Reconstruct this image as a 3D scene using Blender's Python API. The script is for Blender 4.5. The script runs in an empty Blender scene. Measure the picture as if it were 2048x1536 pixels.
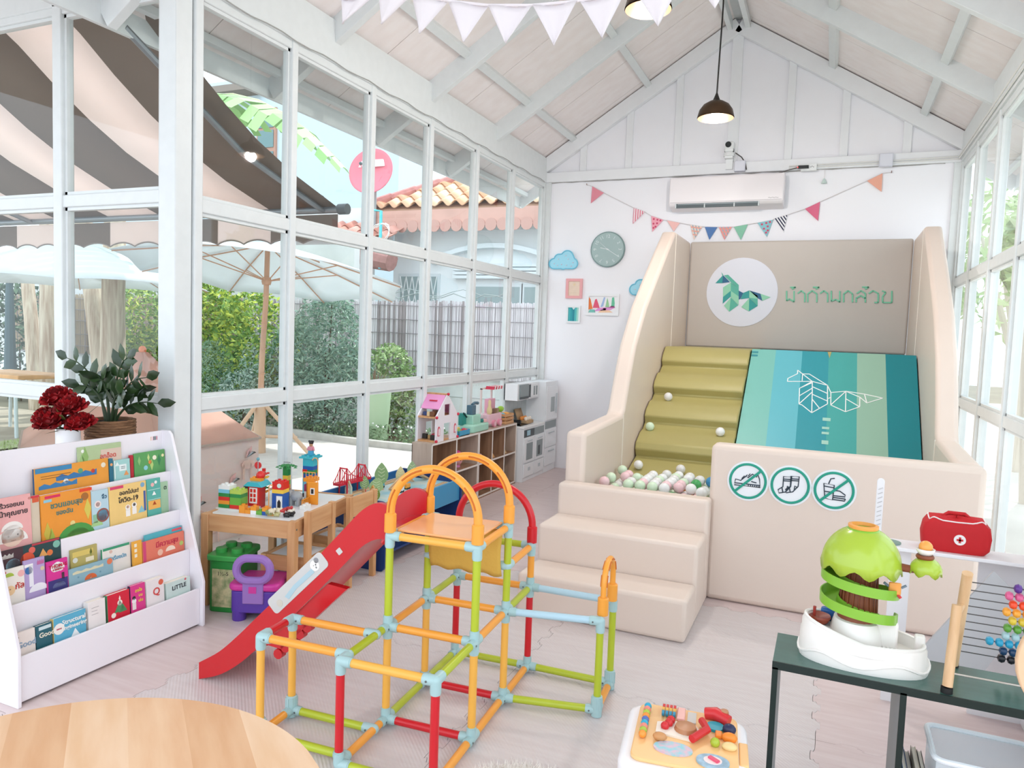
import bpy, math, random
from mathutils import Matrix, Vector
random.seed(7)
S = bpy.context.scene
COL = S.collection
PI = math.pi

# ---------------------------------------------------------------- camera
cam = bpy.data.cameras.new('camera')
cam.sensor_width = 36.0
cam.lens = 25.8027
cam.clip_start = .02
cam.clip_end = 300
camo = bpy.data.objects.new('camera', cam)
COL.objects.link(camo)
camo.matrix_world = Matrix(((0.916806, -0.06087, 0.394667, 0),
                            (0.3977, 0.049872, -0.916159, 0),
                            (0.036084, 0.996899, 0.069931, 1.58), (0, 0, 0, 1)))
S.camera = camo

# ---------------------------------------------------------------- world, sun, exposure
w = bpy.data.worlds.new('sky')
S.world = w
w.use_nodes = True
bgn = w.node_tree.nodes['Background']
bgn.inputs['Color'].default_value = (.80, .905, 1.0, 1)
bgn.inputs['Strength'].default_value = 1.75
sun = bpy.data.lights.new('sun', 'SUN')
sun.energy = 2.4
sun.angle = .02
sun.color = (1, .97, .95)
suno = bpy.data.objects.new('sun', sun)
COL.objects.link(suno)
suno.rotation_euler = (math.radians(-32), math.radians(9), 0)
S.view_settings.view_transform = 'Standard'
S.view_settings.look = 'None'
S.view_settings.gamma = 1
S.view_settings.use_curve_mapping = False
S.view_settings.exposure = 0.55

# ---------------------------------------------------------------- materials
MATS = {}


def lin(h):
    if not isinstance(h, str):
        return (h[0], h[1], h[2], 1)
    h = h.lstrip('#')
    c = [int(h[i:i + 2], 16) / 255 for i in (0, 2, 4)]
    return tuple((x / 12.92 if x <= .04045 else ((x + .055) / 1.055) ** 2.4) for x in c) + (1,)


def mat(name, col, rough=.5, var=.0, vs=8., bump=0., bs=60., metal=0., spec=.4, trans=0., alpha=1., emit=0., coat=0.,
        stretch=(1, 1, 1), col2=None, sub=0.):
    """Principled material; var mixes col with col2 (or a darker col) through stretched noise."""
    if name in MATS:
        return MATS[name]
    m = bpy.data.materials.new(name)
    m.use_nodes = True
    nt = m.node_tree
    p = nt.nodes['Principled BSDF']
    I = p.inputs
    c = lin(col)
    I['Base Color'].default_value = c
    I['Roughness'].default_value = rough
    I['Metallic'].default_value = metal
    I['Specular IOR Level'].default_value = spec
    I['Transmission Weight'].default_value = trans
    I['Alpha'].default_value = alpha
    I['Coat Weight'].default_value = coat
    I['Coat Roughness'].default_value = .1
    I['Subsurface Weight'].default_value = sub
    if emit:
        I['Emission Color'].default_value = c
        I['Emission Strength'].default_value = emit
    if var or bump:
        tc = nt.nodes.new('ShaderNodeTexCoord')
        mp = nt.nodes.new('ShaderNodeMapping')
        mp.inputs['Scale'].default_value = stretch
        nt.links.new(tc.outputs['Object'], mp.inputs['Vector'])
    if var:
        n = nt.nodes.new('ShaderNodeTexNoise')
        n.inputs['Scale'].default_value = vs
        n.inputs['Detail'].default_value = 4
        nt.links.new(mp.outputs[0], n.inputs['Vector'])
        r = nt.nodes.new('ShaderNodeValToRGB')
        c2 = lin(col2) if col2 else tuple(x * (1 - var) for x in c[:3]) + (1,)
        r.color_ramp.elements[0].position = .35
        r.color_ramp.elements[0].color = c2
        r.color_ramp.elements[1].position = .65
        r.color_ramp.elements[1].color = c
        nt.links.new(n.outputs['Fac'], r.inputs[0])
        nt.links.new(r.outputs[0], I['Base Color'])
    if bump:
        n2 = nt.nodes.new('ShaderNodeTexNoise')
        n2.inputs['Scale'].default_value = bs
        n2.inputs['Detail'].default_value = 3
        nt.links.new(mp.outputs[0], n2.inputs['Vector'])
        b = nt.nodes.new('ShaderNodeBump')
        b.inputs['Strength'].default_value = bump
        b.inputs['Distance'].default_value = .01
        nt.links.new(n2.outputs['Fac'], b.inputs['Height'])
        nt.links.new(b.outputs[0], I['Normal'])
    MATS[name] = m
    return m


def wood(name, c1, c2, axis='x', sc=1., rough=.45):
    st = {'x': (1.2, 14, 14), 'y': (14, 1.2, 14), 'z': (14, 14, 1.2)}[axis]
    return mat(name, c1, rough, var=.3, vs=2.2 * sc, stretch=st, col2=c2)


def fabric(name, col, tr=.45):
    """woven cloth that lets some light through"""
    if name in MATS:
        return MATS[name]
    m = bpy.data.materials.new(name)
    m.use_nodes = True
    nt = m.node_tree
    nt.nodes.remove(nt.nodes['Principled BSDF'])
    tc = nt.nodes.new('ShaderNodeTexCoord')
    n = nt.nodes.new('ShaderNodeTexNoise')
    n.inputs['Scale'].default_value = 4
    r = nt.nodes.new('ShaderNodeValToRGB')
    c = lin(col)
    r.color_ramp.elements[0].color = tuple(x * .93 for x in c[:3]) + (1,)
    r.color_ramp.elements[1].color = c
    nt.links.new(tc.outputs['Object'], n.inputs['Vector'])
    nt.links.new(n.outputs['Fac'], r.inputs[0])
    d = nt.nodes.new('ShaderNodeBsdfDiffuse')
    t = nt.nodes.new('ShaderNodeBsdfTranslucent')
    mx = nt.nodes.new('ShaderNodeMixShader')
    mx.inputs[0].default_value = tr
    nt.links.new(r.outputs[0], d.inputs[0])
    nt.links.new(r.outputs[0], t.inputs[0])
    nt.links.new(d.outputs[0], mx.inputs[1])
    nt.links.new(t.outputs[0], mx.inputs[2])
    nt.links.new(mx.outputs[0], nt.nodes['Material Output'].inputs[0])
    MATS[name] = m
    return m


def glass(name, tint=(.95, .985, .98), ior=1.25):
    if name in MATS:
        return MATS[name]
    m = bpy.data.materials.new(name)
    m.use_nodes = True
    nt = m.node_tree
    nt.nodes.remove(nt.nodes['Principled BSDF'])
    t = nt.nodes.new('ShaderNodeBsdfTransparent')
    t.inputs[0].default_value = tint + (1,)
    g = nt.nodes.new('ShaderNodeBsdfGlossy')
    g.inputs['Roughness'].default_value = .02
    lw = nt.nodes.new('ShaderNodeLayerWeight')
    lw.inputs[0].default_value = .5
    pw = nt.nodes.new('ShaderNodeMath')
    pw.operation = 'POWER'
    pw.inputs[1].default_value = 5
    nt.links.new(lw.outputs['Facing'], pw.inputs[0])
    fr = nt.nodes.new('ShaderNodeMath')
    fr.operation = 'MULTIPLY_ADD'
    fr.inputs[1].default_value = ior - .45
    fr.inputs[2].default_value = .06
    nt.links.new(pw.outputs[0], fr.inputs[0])
    mx = nt.nodes.new('ShaderNodeMixShader')
    nt.links.new(fr.outputs[0], mx.inputs[0])
    nt.links.new(t.outputs[0], mx.inputs[1])
    nt.links.new(g.outputs[0], mx.inputs[2])
    nt.links.new(mx.outputs[0], nt.nodes['Material Output'].inputs[0])
    MATS[name] = m
    return m


# ---------------------------------------------------------------- mesh builder
class G:
    def __init__(s):
        s.v, s.f, s.mi, s.m, s.T = [], [], [], 0, None

    def add(s, vs, fs):
        o = len(s.v)
        if s.T is not None:
            vs = [tuple(s.T @ Vector(p)) for p in vs]
        s.v += [tuple(p) for p in vs]
        s.f += [tuple(i + o for i in q) for q in fs]
        s.mi += [s.m] * len(fs)
        return s

    def box(s, x0, x1, y0, y1, z0, z1):
        return s.add([(x, y, z) for z in (z0, z1) for y in (y0, y1) for x in (x0, x1)],
                     [(0, 2, 3, 1), (4, 5, 7, 6), (0, 1, 5, 4), (2, 6, 7, 3), (0, 4, 6, 2), (1, 3, 7, 5)])

    def cbox(s, c, d):
        return s.box(c[0] - d[0] / 2, c[0] + d[0] / 2, c[1] - d[1] / 2, c[1] + d[1] / 2, c[2] - d[2] / 2, c[2] + d[2] / 2)

    def beam(s, a, b, wd, ht, up=(0, 0, 1)):
        a, b = Vector(a), Vector(b)
        d = (b - a).normalized()
        u = Vector(up)
        r = d.cross(u)
        if r.length < 1e-4:
            r = d.cross(Vector((1, 0, 0)))
        r.normalize()
        u = r.cross(d)
        vs = []
        for p in (a, b):
            for i, j in ((-1, -1), (1, -1), (1, 1), (-1, 1)):
                vs.append(p + r * (wd / 2 * i) + u * (ht / 2 * j))
        return s.add(vs, [(0, 1, 2, 3), (7, 6, 5, 4), (0, 4, 5, 1), (1, 5, 6, 2), (2, 6, 7, 3), (3, 7, 4, 0)])

    def tube(s, pts, r, n=8, closed=False, cap=True):
        P = [Vector(p) for p in pts]
        rs = r if isinstance(r, (list, tuple)) else [r] * len(P)
        k = len(P)
        ref = None
        vs, fs = [], []
        for i in range(k):
            if closed:
                d = P[(i + 1) % k] - P[i - 1]
            else:
                d = P[min(i + 1, k - 1)] - P[max(i - 1, 0)]
            if d.length < 1e-9:
                d = Vector((0, 0, 1))
            d.normalize()
            if ref is None:
                ref = Vector((0, 0, 1)) if abs(d.z) < .9 else Vector((1, 0, 0))
            u = ref - d * ref.dot(d)
            if u.length < 1e-4:
                u = d.orthogonal()
            u.normalize()
            ref = u
            q = d.cross(u)
            for j in range(n):
                a = 2 * PI * j / n
                vs.append(P[i] + (u * math.cos(a) + q * math.sin(a)) * rs[i])
        for i in range(k if closed else k - 1):
            for j in range(n):
                a, b = i * n + j, i * n + (j + 1) % n
                c, d2 = ((i + 1) % k) * n + (j + 1) % n, ((i + 1) % k) * n + j
                fs.append((a, d2, c, b)[::-1])
        if cap and not closed:
            fs.append(tuple(range(n))[::-1])
            fs.append(tuple(range((k - 1) * n, k * n)))
        return s.add(vs, fs)

    def lathe(s, prof, c=(0, 0, 0), n=24, sx=1, sy=1, cap=True):
        vs, fs = [], []
        for r, z in prof:
            for j in range(n):
                a = 2 * PI * j / n
                vs.append((c[0] + r * math.cos(a) * sx, c[1] + r * math.sin(a) * sy, c[2] + z))
        for i in range(len(prof) - 1):
            for j in range(n):
                fs.append((i * n + j, i * n + (j + 1) % n, (i + 1) * n + (j + 1) % n, (i + 1) * n + j))
        if cap:
            fs.append(tuple(range(n))[::-1])
            fs.append(tuple(range((len(prof) - 1) * n, len(prof) * n)))
        return s.add(vs, fs)

    def ball(s, c, r, nu=12, nv=8, sc=(1, 1, 1)):
        pr = [(max(1e-5, math.sin(PI * i / nv)) * r, -math.cos(PI * i / nv) * r * sc[2]) for i in range(nv + 1)]
        return s.lathe(pr, c, nu, sc[0], sc[1])

    def prism(s, poly, a=0., b=.01, plane='xy'):
        """polygon (2-D list) extruded from a to b along the third axis"""
        n = len(poly)

        def P(p, h):
            if plane == 'xy':
                return (p[0], p[1], h)
            if plane == 'xz':
                return (p[0], h, p[1])
            return (h, p[0], p[1])
        ar = sum(poly[i][0] * poly[(i + 1) % n][1] - poly[(i + 1) % n][0] * poly[i][1] for i in range(n))
        if (ar < 0) != (plane == 'xz'):
            poly = poly[::-1]
        lo, hi = (a, b) if a < b else (b, a)
        vs = [P(p, lo) for p in poly] + [P(p, hi) for p in poly]
        fs = [tuple(range(n))[::-1], tuple(range(n, 2 * n))] + [(i, (i + 1) % n, (i + 1) % n + n, i + n) for i in range(n)]
        return s.add(vs, fs)

    def quadgrid(s, fn, nu, nv, wrap=False):
        vs = [fn(i / nu, j / nv) for j in range(nv + 1) for i in range(nu + 1)]
        k = nu + 1
        return s.add(vs, [(j * k + i, j * k + i + 1, (j + 1) * k + i + 1, (j + 1) * k + i) for j in range(nv) for i in range(nu)])

    def out(s, name, mt, parent=None, smooth=35, bev=0., seg=2, solid=0., sub=0, kind=None, loc=None, rot=None):
        me = bpy.data.meshes.new(name)
        me.from_pydata(s.v, [], s.f)
        for m in (mt if isinstance(mt, (list, tuple)) else [mt]):
            me.materials.append(m)
        if len(set(s.mi)) > 1 or (s.mi and s.mi[0]):
            me.polygons.foreach_set('material_index', s.mi)
        if smooth:
            me.polygons.foreach_set('use_smooth', [True] * len(me.polygons))
            me.set_sharp_from_angle(angle=math.radians(smooth))
        me.update()
        return mk(name, me, parent, bev, seg, solid, sub, kind, loc, rot)


def mk(name, me, parent=None, bev=0., seg=2, solid=0., sub=0, kind=None, loc=None, rot=None):
    o = bpy.data.objects.new(name, me)
    COL.objects.link(o)
    if parent:
        o.parent = parent
    if solid:
        d = o.modifiers.new('solid', 'SOLIDIFY')
        d.thickness = solid
        d.offset = 0
    if bev:
        d = o.modifiers.new('bevel', 'BEVEL')
        d.width = bev
        d.segments = seg
        d.limit_method = 'ANGLE'
        d.angle_limit = .6
    if sub:
        d = o.modifiers.new('sub', 'SUBSURF')
        d.levels = d.render_levels = sub
    if kind:
        o['kind'] = kind
    if loc:
        o.location = loc
    if rot:
        o.rotation_euler = rot
    return o


def tag(o, label, cat, group=None, kind=None):
    o['label'] = label
    o['category'] = cat
    if group:
        o['group'] = group
    if kind:
        o['kind'] = kind
    return o


def thing(name, label, cat, loc=(0, 0, 0), rz=0., group=None, kind=None):
    o = bpy.data.objects.new(name, None)
    COL.objects.link(o)
    o.empty_display_size = .1
    o.location = loc
    o.rotation_euler = (0, 0, rz)
    return tag(o, label, cat, group, kind)


def dup(o, loc=None, rot=None, label=None, parent=None):
    c = o.copy()
    COL.objects.link(c)
    if parent:
        c.parent = parent
    for ch in o.children:
        dup(ch, parent=c)
    if loc:
        c.location = loc
    if rot:
        c.rotation_euler = rot
    if label:
        c['label'] = label
    return c


def text(body, size, mt, parent, M, name='lettering', align='CENTER', ext=.0006, bold=0.):
    cu = bpy.data.curves.new('t', 'FONT')
    cu.body = body
    cu.size = size
    cu.extrude = ext
    cu.align_x = align
    cu.align_y = 'CENTER'
    cu.offset = bold
    cu.resolution_u = 3
    to = bpy.data.objects.new('t', cu)
    COL.objects.link(to)
    dg = bpy.context.evaluated_depsgraph_get()
    me = bpy.data.meshes.new_from_object(to.evaluated_get(dg))
    bpy.data.objects.remove(to)
    me.materials.clear()
    me.materials.append(mt)
    me.transform(M)
    return mk(name, me, parent)


def rect(x0, x1, y0, y1, r=0., n=4):
    if not r:
        return [(x0, y0), (x1, y0), (x1, y1), (x0, y1)]
    o = []
    for cx, cy, a0 in ((x1 - r, y0 + r, -90), (x1 - r, y1 - r, 0), (x0 + r, y1 - r, 90), (x0 + r, y0 + r, 180)):
        for i in range(n + 1):
            a = math.radians(a0 + 90 * i / n)
            o.append((cx + r * math.cos(a), cy + r * math.sin(a)))
    return o


def disc(cx, cy, r, n=24, ry=None):
    return [(cx + r * math.cos(2 * PI * i / n), cy + (ry or r) * math.sin(2 * PI * i / n)) for i in range(n)]


FACE_NY = Matrix.Rotation(PI / 2, 4, 'X')        # text/flat art in local xy -> facing -Y


def T(x=0, y=0, z=0):
    return Matrix.Translation((x, y, z))


def RZ(a):
    return Matrix.Rotation(a, 4, 'Z')


def RX(a):
    return Matrix.Rotation(a, 4, 'X')


def RY(a):
    return Matrix.Rotation(a, 4, 'Y')

# ================================================================ the room
XL, XR, YB, PK, ZPK, SL = -3.194, 1.07, 8.15, -1.07, 4.94, .632


def zc(x):
    return ZPK - SL * abs(x - PK)


white = mat('white_paint', '#f1efee', .45, var=.04, vs=3)
whitew = mat('white_wood_paint', '#e2e6e6', .4, var=.03, vs=5, stretch=(3, 3, 3))
wallp = mat('white_wall_plaster', '#f7f6fa', .6, var=.01, vs=2)
ply = mat('pinkish_plywood', '#f8f0ee', .6, var=.03, vs=2, stretch=(.6, 6, 6), col2='#f4eae7')
gl = glass('window_glass')
dark = mat('dark_gap', '#3a3634', .8)


def struct(o):
    o['kind'] = 'structure'
    return o


# floor: concrete base, interlocking foam tiles on it
g = G()
g.box(-7.2, XR + .12, -3.4, YB + .12, -.22, -.014)
floor = struct(g.out('floor', mat('floor_screed', '#d9d2cb', .7, var=.1)))
TS, X0, Y0, PITCH = 1.31, .04, 3.10, 1.31 / 16


def edge_pts(flip):
    """jigsaw edge from 0 to TS, offset list"""
    pts = []
    for k in range(16):
        s = 1 if k % 2 else -1
        if k in (0, 15):
            s = 0
        a = k * PITCH
        h = .017 * s
        pts += [(a + .18 * PITCH, 0 if not s else h * .35), (a + .06 * PITCH, h * .9), (a + .3 * PITCH, h), (a + .7 * PITCH, h),
                (a + .94 * PITCH, h * .9), (a + .82 * PITCH, 0 if not s else h * .35)]
    return [p for p in pts]


def tile_poly():
    e = edge_pts(0)
    p = [(0, 0)] + [(x, y) for x, y in e]
    p += [(TS, 0)] + [(TS + y, x) for x, y in e]
    p += [(TS, TS)] + [(x, TS + y) for x, y in e[::-1]]
    p += [(0, TS)] + [(y, x) for x, y in e[::-1]]
    c = TS / 2
    return [(c + (x - c) * .9985, c + (y - c) * .9985) for x, y in p]


def foam(name, c1, c2, ribs):
    m = mat(name, c1, .42, var=.2, vs=2.0, stretch=(1.6, 16, 1), col2=c2, spec=.5)
    nt = m.node_tree
    tc = nt.nodes.new('ShaderNodeTexCoord')
    wv = nt.nodes.new('ShaderNodeTexWave')
    wv.inputs['Scale'].default_value = 34 if ribs else 5
    wv.inputs['Distortion'].default_value = .2 if ribs else 6
    wv.bands_direction = 'DIAGONAL' if ribs else 'Y'
    nt.links.new(tc.outputs['Object'], wv.inputs['Vector'])
    b = nt.nodes.new('ShaderNodeBump')
    b.inputs['Strength'].default_value = .25 if ribs else .05
    b.inputs['Distance'].default_value = .003
    nt.links.new(wv.outputs['Fac'], b.inputs['Height'])
    nt.links.new(b.outputs[0], nt.nodes['Principled BSDF'].inputs['Normal'])
    return m


foam_w = foam('foam_tile_wood_grain', '#dccbc9', '#d4c0be', 0)
foam_r = foam('foam_tile_ribbed', '#dad1d0', '#d4c9c8', 1)
tp = tile_poly()
tm = []
for mt in (foam_w, foam_r):
    o = G().prism(tp, -.014, 0).out('foam_tile', mt, floor, smooth=0)
    tm.append(o.data)
    bpy.data.objects.remove(o)
ribbed = {(-1, 0), (-2, 0), (-2, -1), (-1, 1), (-2, 1)}
for i in range(-5, 1):
    for j in range(-4, 5):
        x, y = X0 + i * TS, Y0 + (j - 1) * TS
        if x + TS < XL + .1 and y > 1.7:
            continue
        if x + TS > XR + .5 or y + TS > YB + 1.3:
            continue
        mk('foam_tile', tm[1 if (i, j) in ribbed else 0], floor, loc=(x, y, 0))
x1 = X0 + TS
for j in range(-4, 5):          # cut strip at the right wall
    y = Y0 + (j - 1) * TS
    if y < YB - .3:
        G().box(X0 + .001, XR, y + .001, min(y + TS, YB) - .001, -.014, -.0005).out('foam_tile', foam_w, floor, smooth=0)

# back wall: smooth lower wall, battened gable above
g = G()
g.box(XL - .05, XR + .05, YB, YB + .12, 0, 3.34)
wb = struct(g.out('wall_back', wallp))
g = G()
g.prism([(XL - .1, 3.34), (XR + .1, 3.34), (XR + .1, zc(XR) + .02), (PK, ZPK + .02), (XL - .1, zc(XL) + .02)], YB + .01, YB + .1, 'xz')
g.out('gable_panel', mat('gable_board', '#f5f4f8', .55, var=.01), wb)
G().box(XL, XR, YB - .05, YB + .02, 3.335, 3.445).out('tie_beam', mat('gable_paint', '#eff0f2', .45, var=.02), wb, bev=.004)
for x in (-2.72, -2.19, -1.655, -1.075, -.52, .0, .56):
    wd = .11 if abs(x + 1.075) < .01 else .075
    G().box(x - wd / 2, x + wd / 2, YB - .018, YB + .012, 3.44, zc(x) - .12).out('batten', mat('gable_paint', '#eff0f2', .45, var=.02), wb, bev=.003)
for sg in (-1, 1):
    x0 = XL if sg < 0 else XR
    G().beam((x0, YB - .03, zc(x0) - .09), (PK, YB - .03, ZPK - .09), .07, .15, (0, 0, 1)).out('gable_rafter', mat('gable_paint', '#eff0f2'), wb, bev=.004)
g = G()                                   # crumbly joint line below the tie beam
g.tube([(XL + .02 + i * .11, YB - .012, 3.334 + random.uniform(-.006, .004)) for i in range(38)], .004, 5)
g.out('joint_cable', mat('joint_line', '#9a9690', .7), wb)
G().box(XL, XL + .1, YB - .03, YB + .01, .0, 3.335).out('corner_trim', whitew, wb, bev=.003)
G().box(XR - .1, XR, YB - .03, YB + .01, .0, 3.335).out('corner_trim', whitew, wb, bev=.003)
g = G()
g.box(-2.7, -.6, YB - .018, YB, .0, .07)
struct(g.out('baseboard_back', whitew, None, bev=.004))

# roof: ceiling sheets, rafters, purlins, ridge and eave beams
XO = -3.72
YN = -1.0
g = G()
for sg in (-1, 1):
    xo = XO if sg < 0 else 2 * PK - XO
    n = 1
    g.add([(PK, YN, ZPK + .035), (xo, YN, zc(xo) + .035), (xo, YB + .55, zc(xo) + .035), (PK, YB + .55, ZPK + .035),
           (PK, YN, ZPK + .08), (xo, YN, zc(xo) + .08), (xo, YB + .55, zc(xo) + .08), (PK, YB + .55, ZPK + .08)],
          [(0, 1, 2, 3), (7, 6, 5, 4), (0, 4, 5, 1), (1, 5, 6, 2), (2, 6, 7, 3)])
ceil = struct(g.out('ceiling', mat('roof_cover', '#cfcac4', .8), smooth=0))
raf = [-.991 + 1.2855 * k for k in range(7)]            # rafter planes (last one near the gable)
for sg in (-1, 1):
    xo = XO if sg < 0 else 2 * PK - XO
    for k in range(-1, 16):
        ya = YN + .643 * k + .64
        yb2 = ya + .643
        if ya > YB + .45:
            break
        yb2 = min(yb2, YB + .5)
        for xa, xb in ((PK, xo),):
            e = .003
            g = G()
            xs, xe = xa + sg * e, xb - sg * e
            g.add([(xs, ya + e, zc(xs) + .012), (xe, ya + e, zc(xe) + .012), (xe, yb2 - e, zc(xe) + .012), (xs, yb2 - e, zc(xs) + .012),
                   (xs, ya + e, zc(xs) + .034), (xe, ya + e, zc(xe) + .034), (xe, yb2 - e, zc(xe) + .034), (xs, yb2 - e, zc(xs) + .034)],
                  [(0, 1, 2, 3), (7, 6, 5, 4), (0, 4, 5, 1), (1, 5, 6, 2), (2, 6, 7, 3), (3, 7, 4, 0)])
            g.out('ceiling_panel', ply, ceil, smooth=0)
    for y in raf:
        x1 = xo + sg * -.02
        G().beam((x1, y, zc(x1) - .075), (PK, y, ZPK - .075), .06, .155).out('rafter', whitew, ceil, bev=.004)
    for off in (.93, 1.76):
        x = PK + sg * off
        g = G()
        nrm = (sg * SL, 0, 1)
        g.beam((x, YN, zc(x) - .018), (x, YB - .02, zc(x) - .018), .07, .055, nrm)
        g.out('purlin', whitew, ceil, bev=.003)
    x = PK + sg * .09
    G().beam((x, YN, zc(x) - .03), (x, YB - .02, zc(x) - .03), .05, .1).out('ridge_beam', whitew, ceil, bev=.003)
    # fascia and under-eave purlin outside
    G().beam((xo, YN, zc(xo) - .03), (xo, YB + .55, zc(xo) - .03), .03, .16).out('fascia', whitew, ceil, bev=.003)
    x = xo - sg * .1
    G().beam((x, YN, zc(x) - .02), (x, YB + .5, zc(x) - .02), .05, .05).out('eave_purlin', whitew, ceil, bev=.003)
    # eave plate above the windows
    xw = XL if sg < 0 else XR
    G().box(xw - .05, xw + .05, 2.85 if sg < 0 else YN, YB, 3.33, zc(xw) + .01).out('eave_beam', whitew, ceil, bev=.003)
    xb_ = PK + sg * 2.34
    G().beam((xb_, YB + .5, zc(xb_) - .05), (xo, YB + .5, zc(xo) - .05), .03, .16).out('barge_board', whitew, ceil, bev=.003)
G().box(PK - .05, PK + .05, YN, YB, ZPK - .02, ZPK + .03).out('ridge_beam', whitew, ceil)
G().box(-7.2, XL - .06, -1.2, 2.95, 3.63, 3.68).out('alcove_ceiling', ply, ceil)
# thin cable stapled along the left plate
g = G()
g.tube([(XL + .056, 2.95 + i * .13, 3.33 + .008 * math.sin(i * 1.7)) for i in range(40)], .0035, 5)
g.out('stapled_cable', mat('grey_cable', '#a7a7a3', .6), ceil)
g = G()
for dz in (0, .02):
    g.tube([(XR - .056 - dz, YN + .3 * i, 3.36 + dz + .006 * math.sin(i * 1.3)) for i in range(22)] + [(XR - .07, YB - .06, 3.36 + dz), (XR - .4, YB - .06, 3.355 + dz), (-.5, YB - .058, 3.352 + dz)], .006, 6)
g.out('stapled_cable', mat('white_cable', '#e3e2de', .5), ceil)


# glazed walls ----------------------------------------------------
def glazed(name, P, stops, zs, wd=.055, dp=.08, depth_axis='x'):
    """P(s) -> (x, y) at run length s; stops: mullion centres; zs: rail heights (centre, height)"""
    e = bpy.data.objects.new(name, None)
    COL.objects.link(e)
    e['kind'] = 'structure'
    for s in stops:
        x, y = P(s)
        a = (wd, dp) if depth_axis == 'y' else (dp, wd)
        G().box(x - a[0] / 2, x + a[0] / 2, y - a[1] / 2, y + a[1] / 2, .0, 3.34).out('mullion', whitew, e, bev=.006)
    for s0, s1 in zip(stops[:-1], stops[1:]):
        for z, h in zs:
            (xa, ya), (xb, yb2) = P(s0 + wd / 2 - .008), P(s1 - wd / 2 + .008)
            d = dp * .8
            if depth_axis == 'y':
                G().box(min(xa, xb), max(xa, xb), ya - d / 2, ya + d / 2, z - h / 2, z + h / 2).out('rail', whitew, e, bev=.006)
            else:
                G().box(xa - d / 2, xa + d / 2, min(ya, yb2), max(ya, yb2), z - h / 2, z + h / 2).out('rail', whitew, e, bev=.006)
        for (z0, h0), (z1, h1) in zip(zs[:-1], zs[1:]):
            (xa, ya), (xb, yb2) = P(s0 + wd / 2), P(s1 - wd / 2)
            zl, zh = z0 + h0 / 2, z1 - h1 / 2
            b = .018
            g = G()            # glazing bead
            for q in (0, 1):
                if depth_axis == 'y':
                    g.box(*( (min(xa, xb), min(xa, xb) + b) if q == 0 else (max(xa, xb) - b, max(xa, xb))), ya - .018, ya + .018, zl, zh)
                    g.box(min(xa, xb), max(xa, xb), ya - .018, ya + .018, *((zl, zl + b) if q == 0 else (zh - b, zh)))
                else:
                    g.box(xa - .018, xa + .018, *((min(ya, yb2), min(ya, yb2) + b) if q == 0 else (max(ya, yb2) - b, max(ya, yb2))), zl, zh)
                    g.box(xa - .018, xa + .018, min(ya, yb2), max(ya, yb2), *((zl, zl + b) if q == 0 else (zh - b, zh)))
            g.out('glazing_bead', whitew, e, smooth=0)
            g = G()
            if depth_axis == 'y':
                g.add([(xa, ya, zl), (xb, ya, zl), (xb, ya, zh), (xa, ya, zh)], [(0, 1, 2, 3)])
            else:
                g.add([(xa, ya, zl), (xa, yb2, zl), (xa, yb2, zh), (xa, ya, zh)], [(0, 1, 2, 3)])
            g.out('glass_pane', gl, e, smooth=0)
    return e


ZS = [(.045, .09), (1.125, .075), (2.205, .075), (3.31, .06)]
glazed('window_1', lambda s: (XL, s), [2.99, 3.745, 4.605, 5.46, 6.335, 7.2, 8.12], ZS)
glazed('window_2', lambda s: (s, 2.9), [-6.6, -5.7, -4.9, -4.1, -3.27], [(.045, .09), (1.13, .07), (2.235, .07), (3.3, .06)], wd=.075, depth_axis='y')
glazed('window_3', lambda s: (XR, s), [2.05, 2.93, 3.81, 4.68, 5.56, 6.44, 7.34, 8.12], ZS)
struct(G().box(-3.285, -3.168, 2.845, 2.955, 0, 3.7).out('column', whitew, None, bev=.006))
struct(G().box(-6.8, -3.168, 2.86, 2.95, 3.31, 3.62).out('trim_1', whitew, None, bev=.005))

# ================================================================ outdoors
pave = mat('pale_paving', '#ddd8d0', .85, var=.12, vs=1.2, bump=.2, bs=30)
struct(G().box(-40, 14, -8, 40, -.4, -.12).out('ground', mat('earth', '#8d8672', .9, var=.3, vs=.8)))
g = G()
g.box(-9.0, -3.25, 2.2, 8.36, -.14, -.03)
g.box(XR + .12, 9, -3, 26, -.14, -.03)
struct(g.out('courtyard', pave))


def leafset(g, c, r, n, ls, asp=.45, shell=.55, nm=3):
    """n two-triangle leaves scattered in an ellipsoid"""
    for _ in range(n):
        while True:
            d = Vector((random.uniform(-1, 1), random.uniform(-1, 1), random.uniform(-1, 1)))
            if .05 < d.length < 1:
                break
        k = d.length
        d *= (shell + (1 - shell) * k) / k if random.random() < .8 else 1
        p = Vector(c) + Vector((d.x * r[0], d.y * r[1], d.z * r[2]))
        a = Vector((random.gauss(0, 1), random.gauss(0, 1), random.gauss(.3, .8))).normalized()
        b = a.cross(Vector((random.gauss(0, 1), random.gauss(0, 1), random.gauss(0, 1)))).normalized()
        s = ls * random.uniform(.6, 1.3)
        g.m = random.randrange(nm)
        nrm = a.cross(b) * s * .12
        g.add([p - a * s, p + b * s * asp + nrm, p + a * s, p - b * s * asp + nrm], [(0, 1, 2), (0, 2, 3)])


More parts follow.
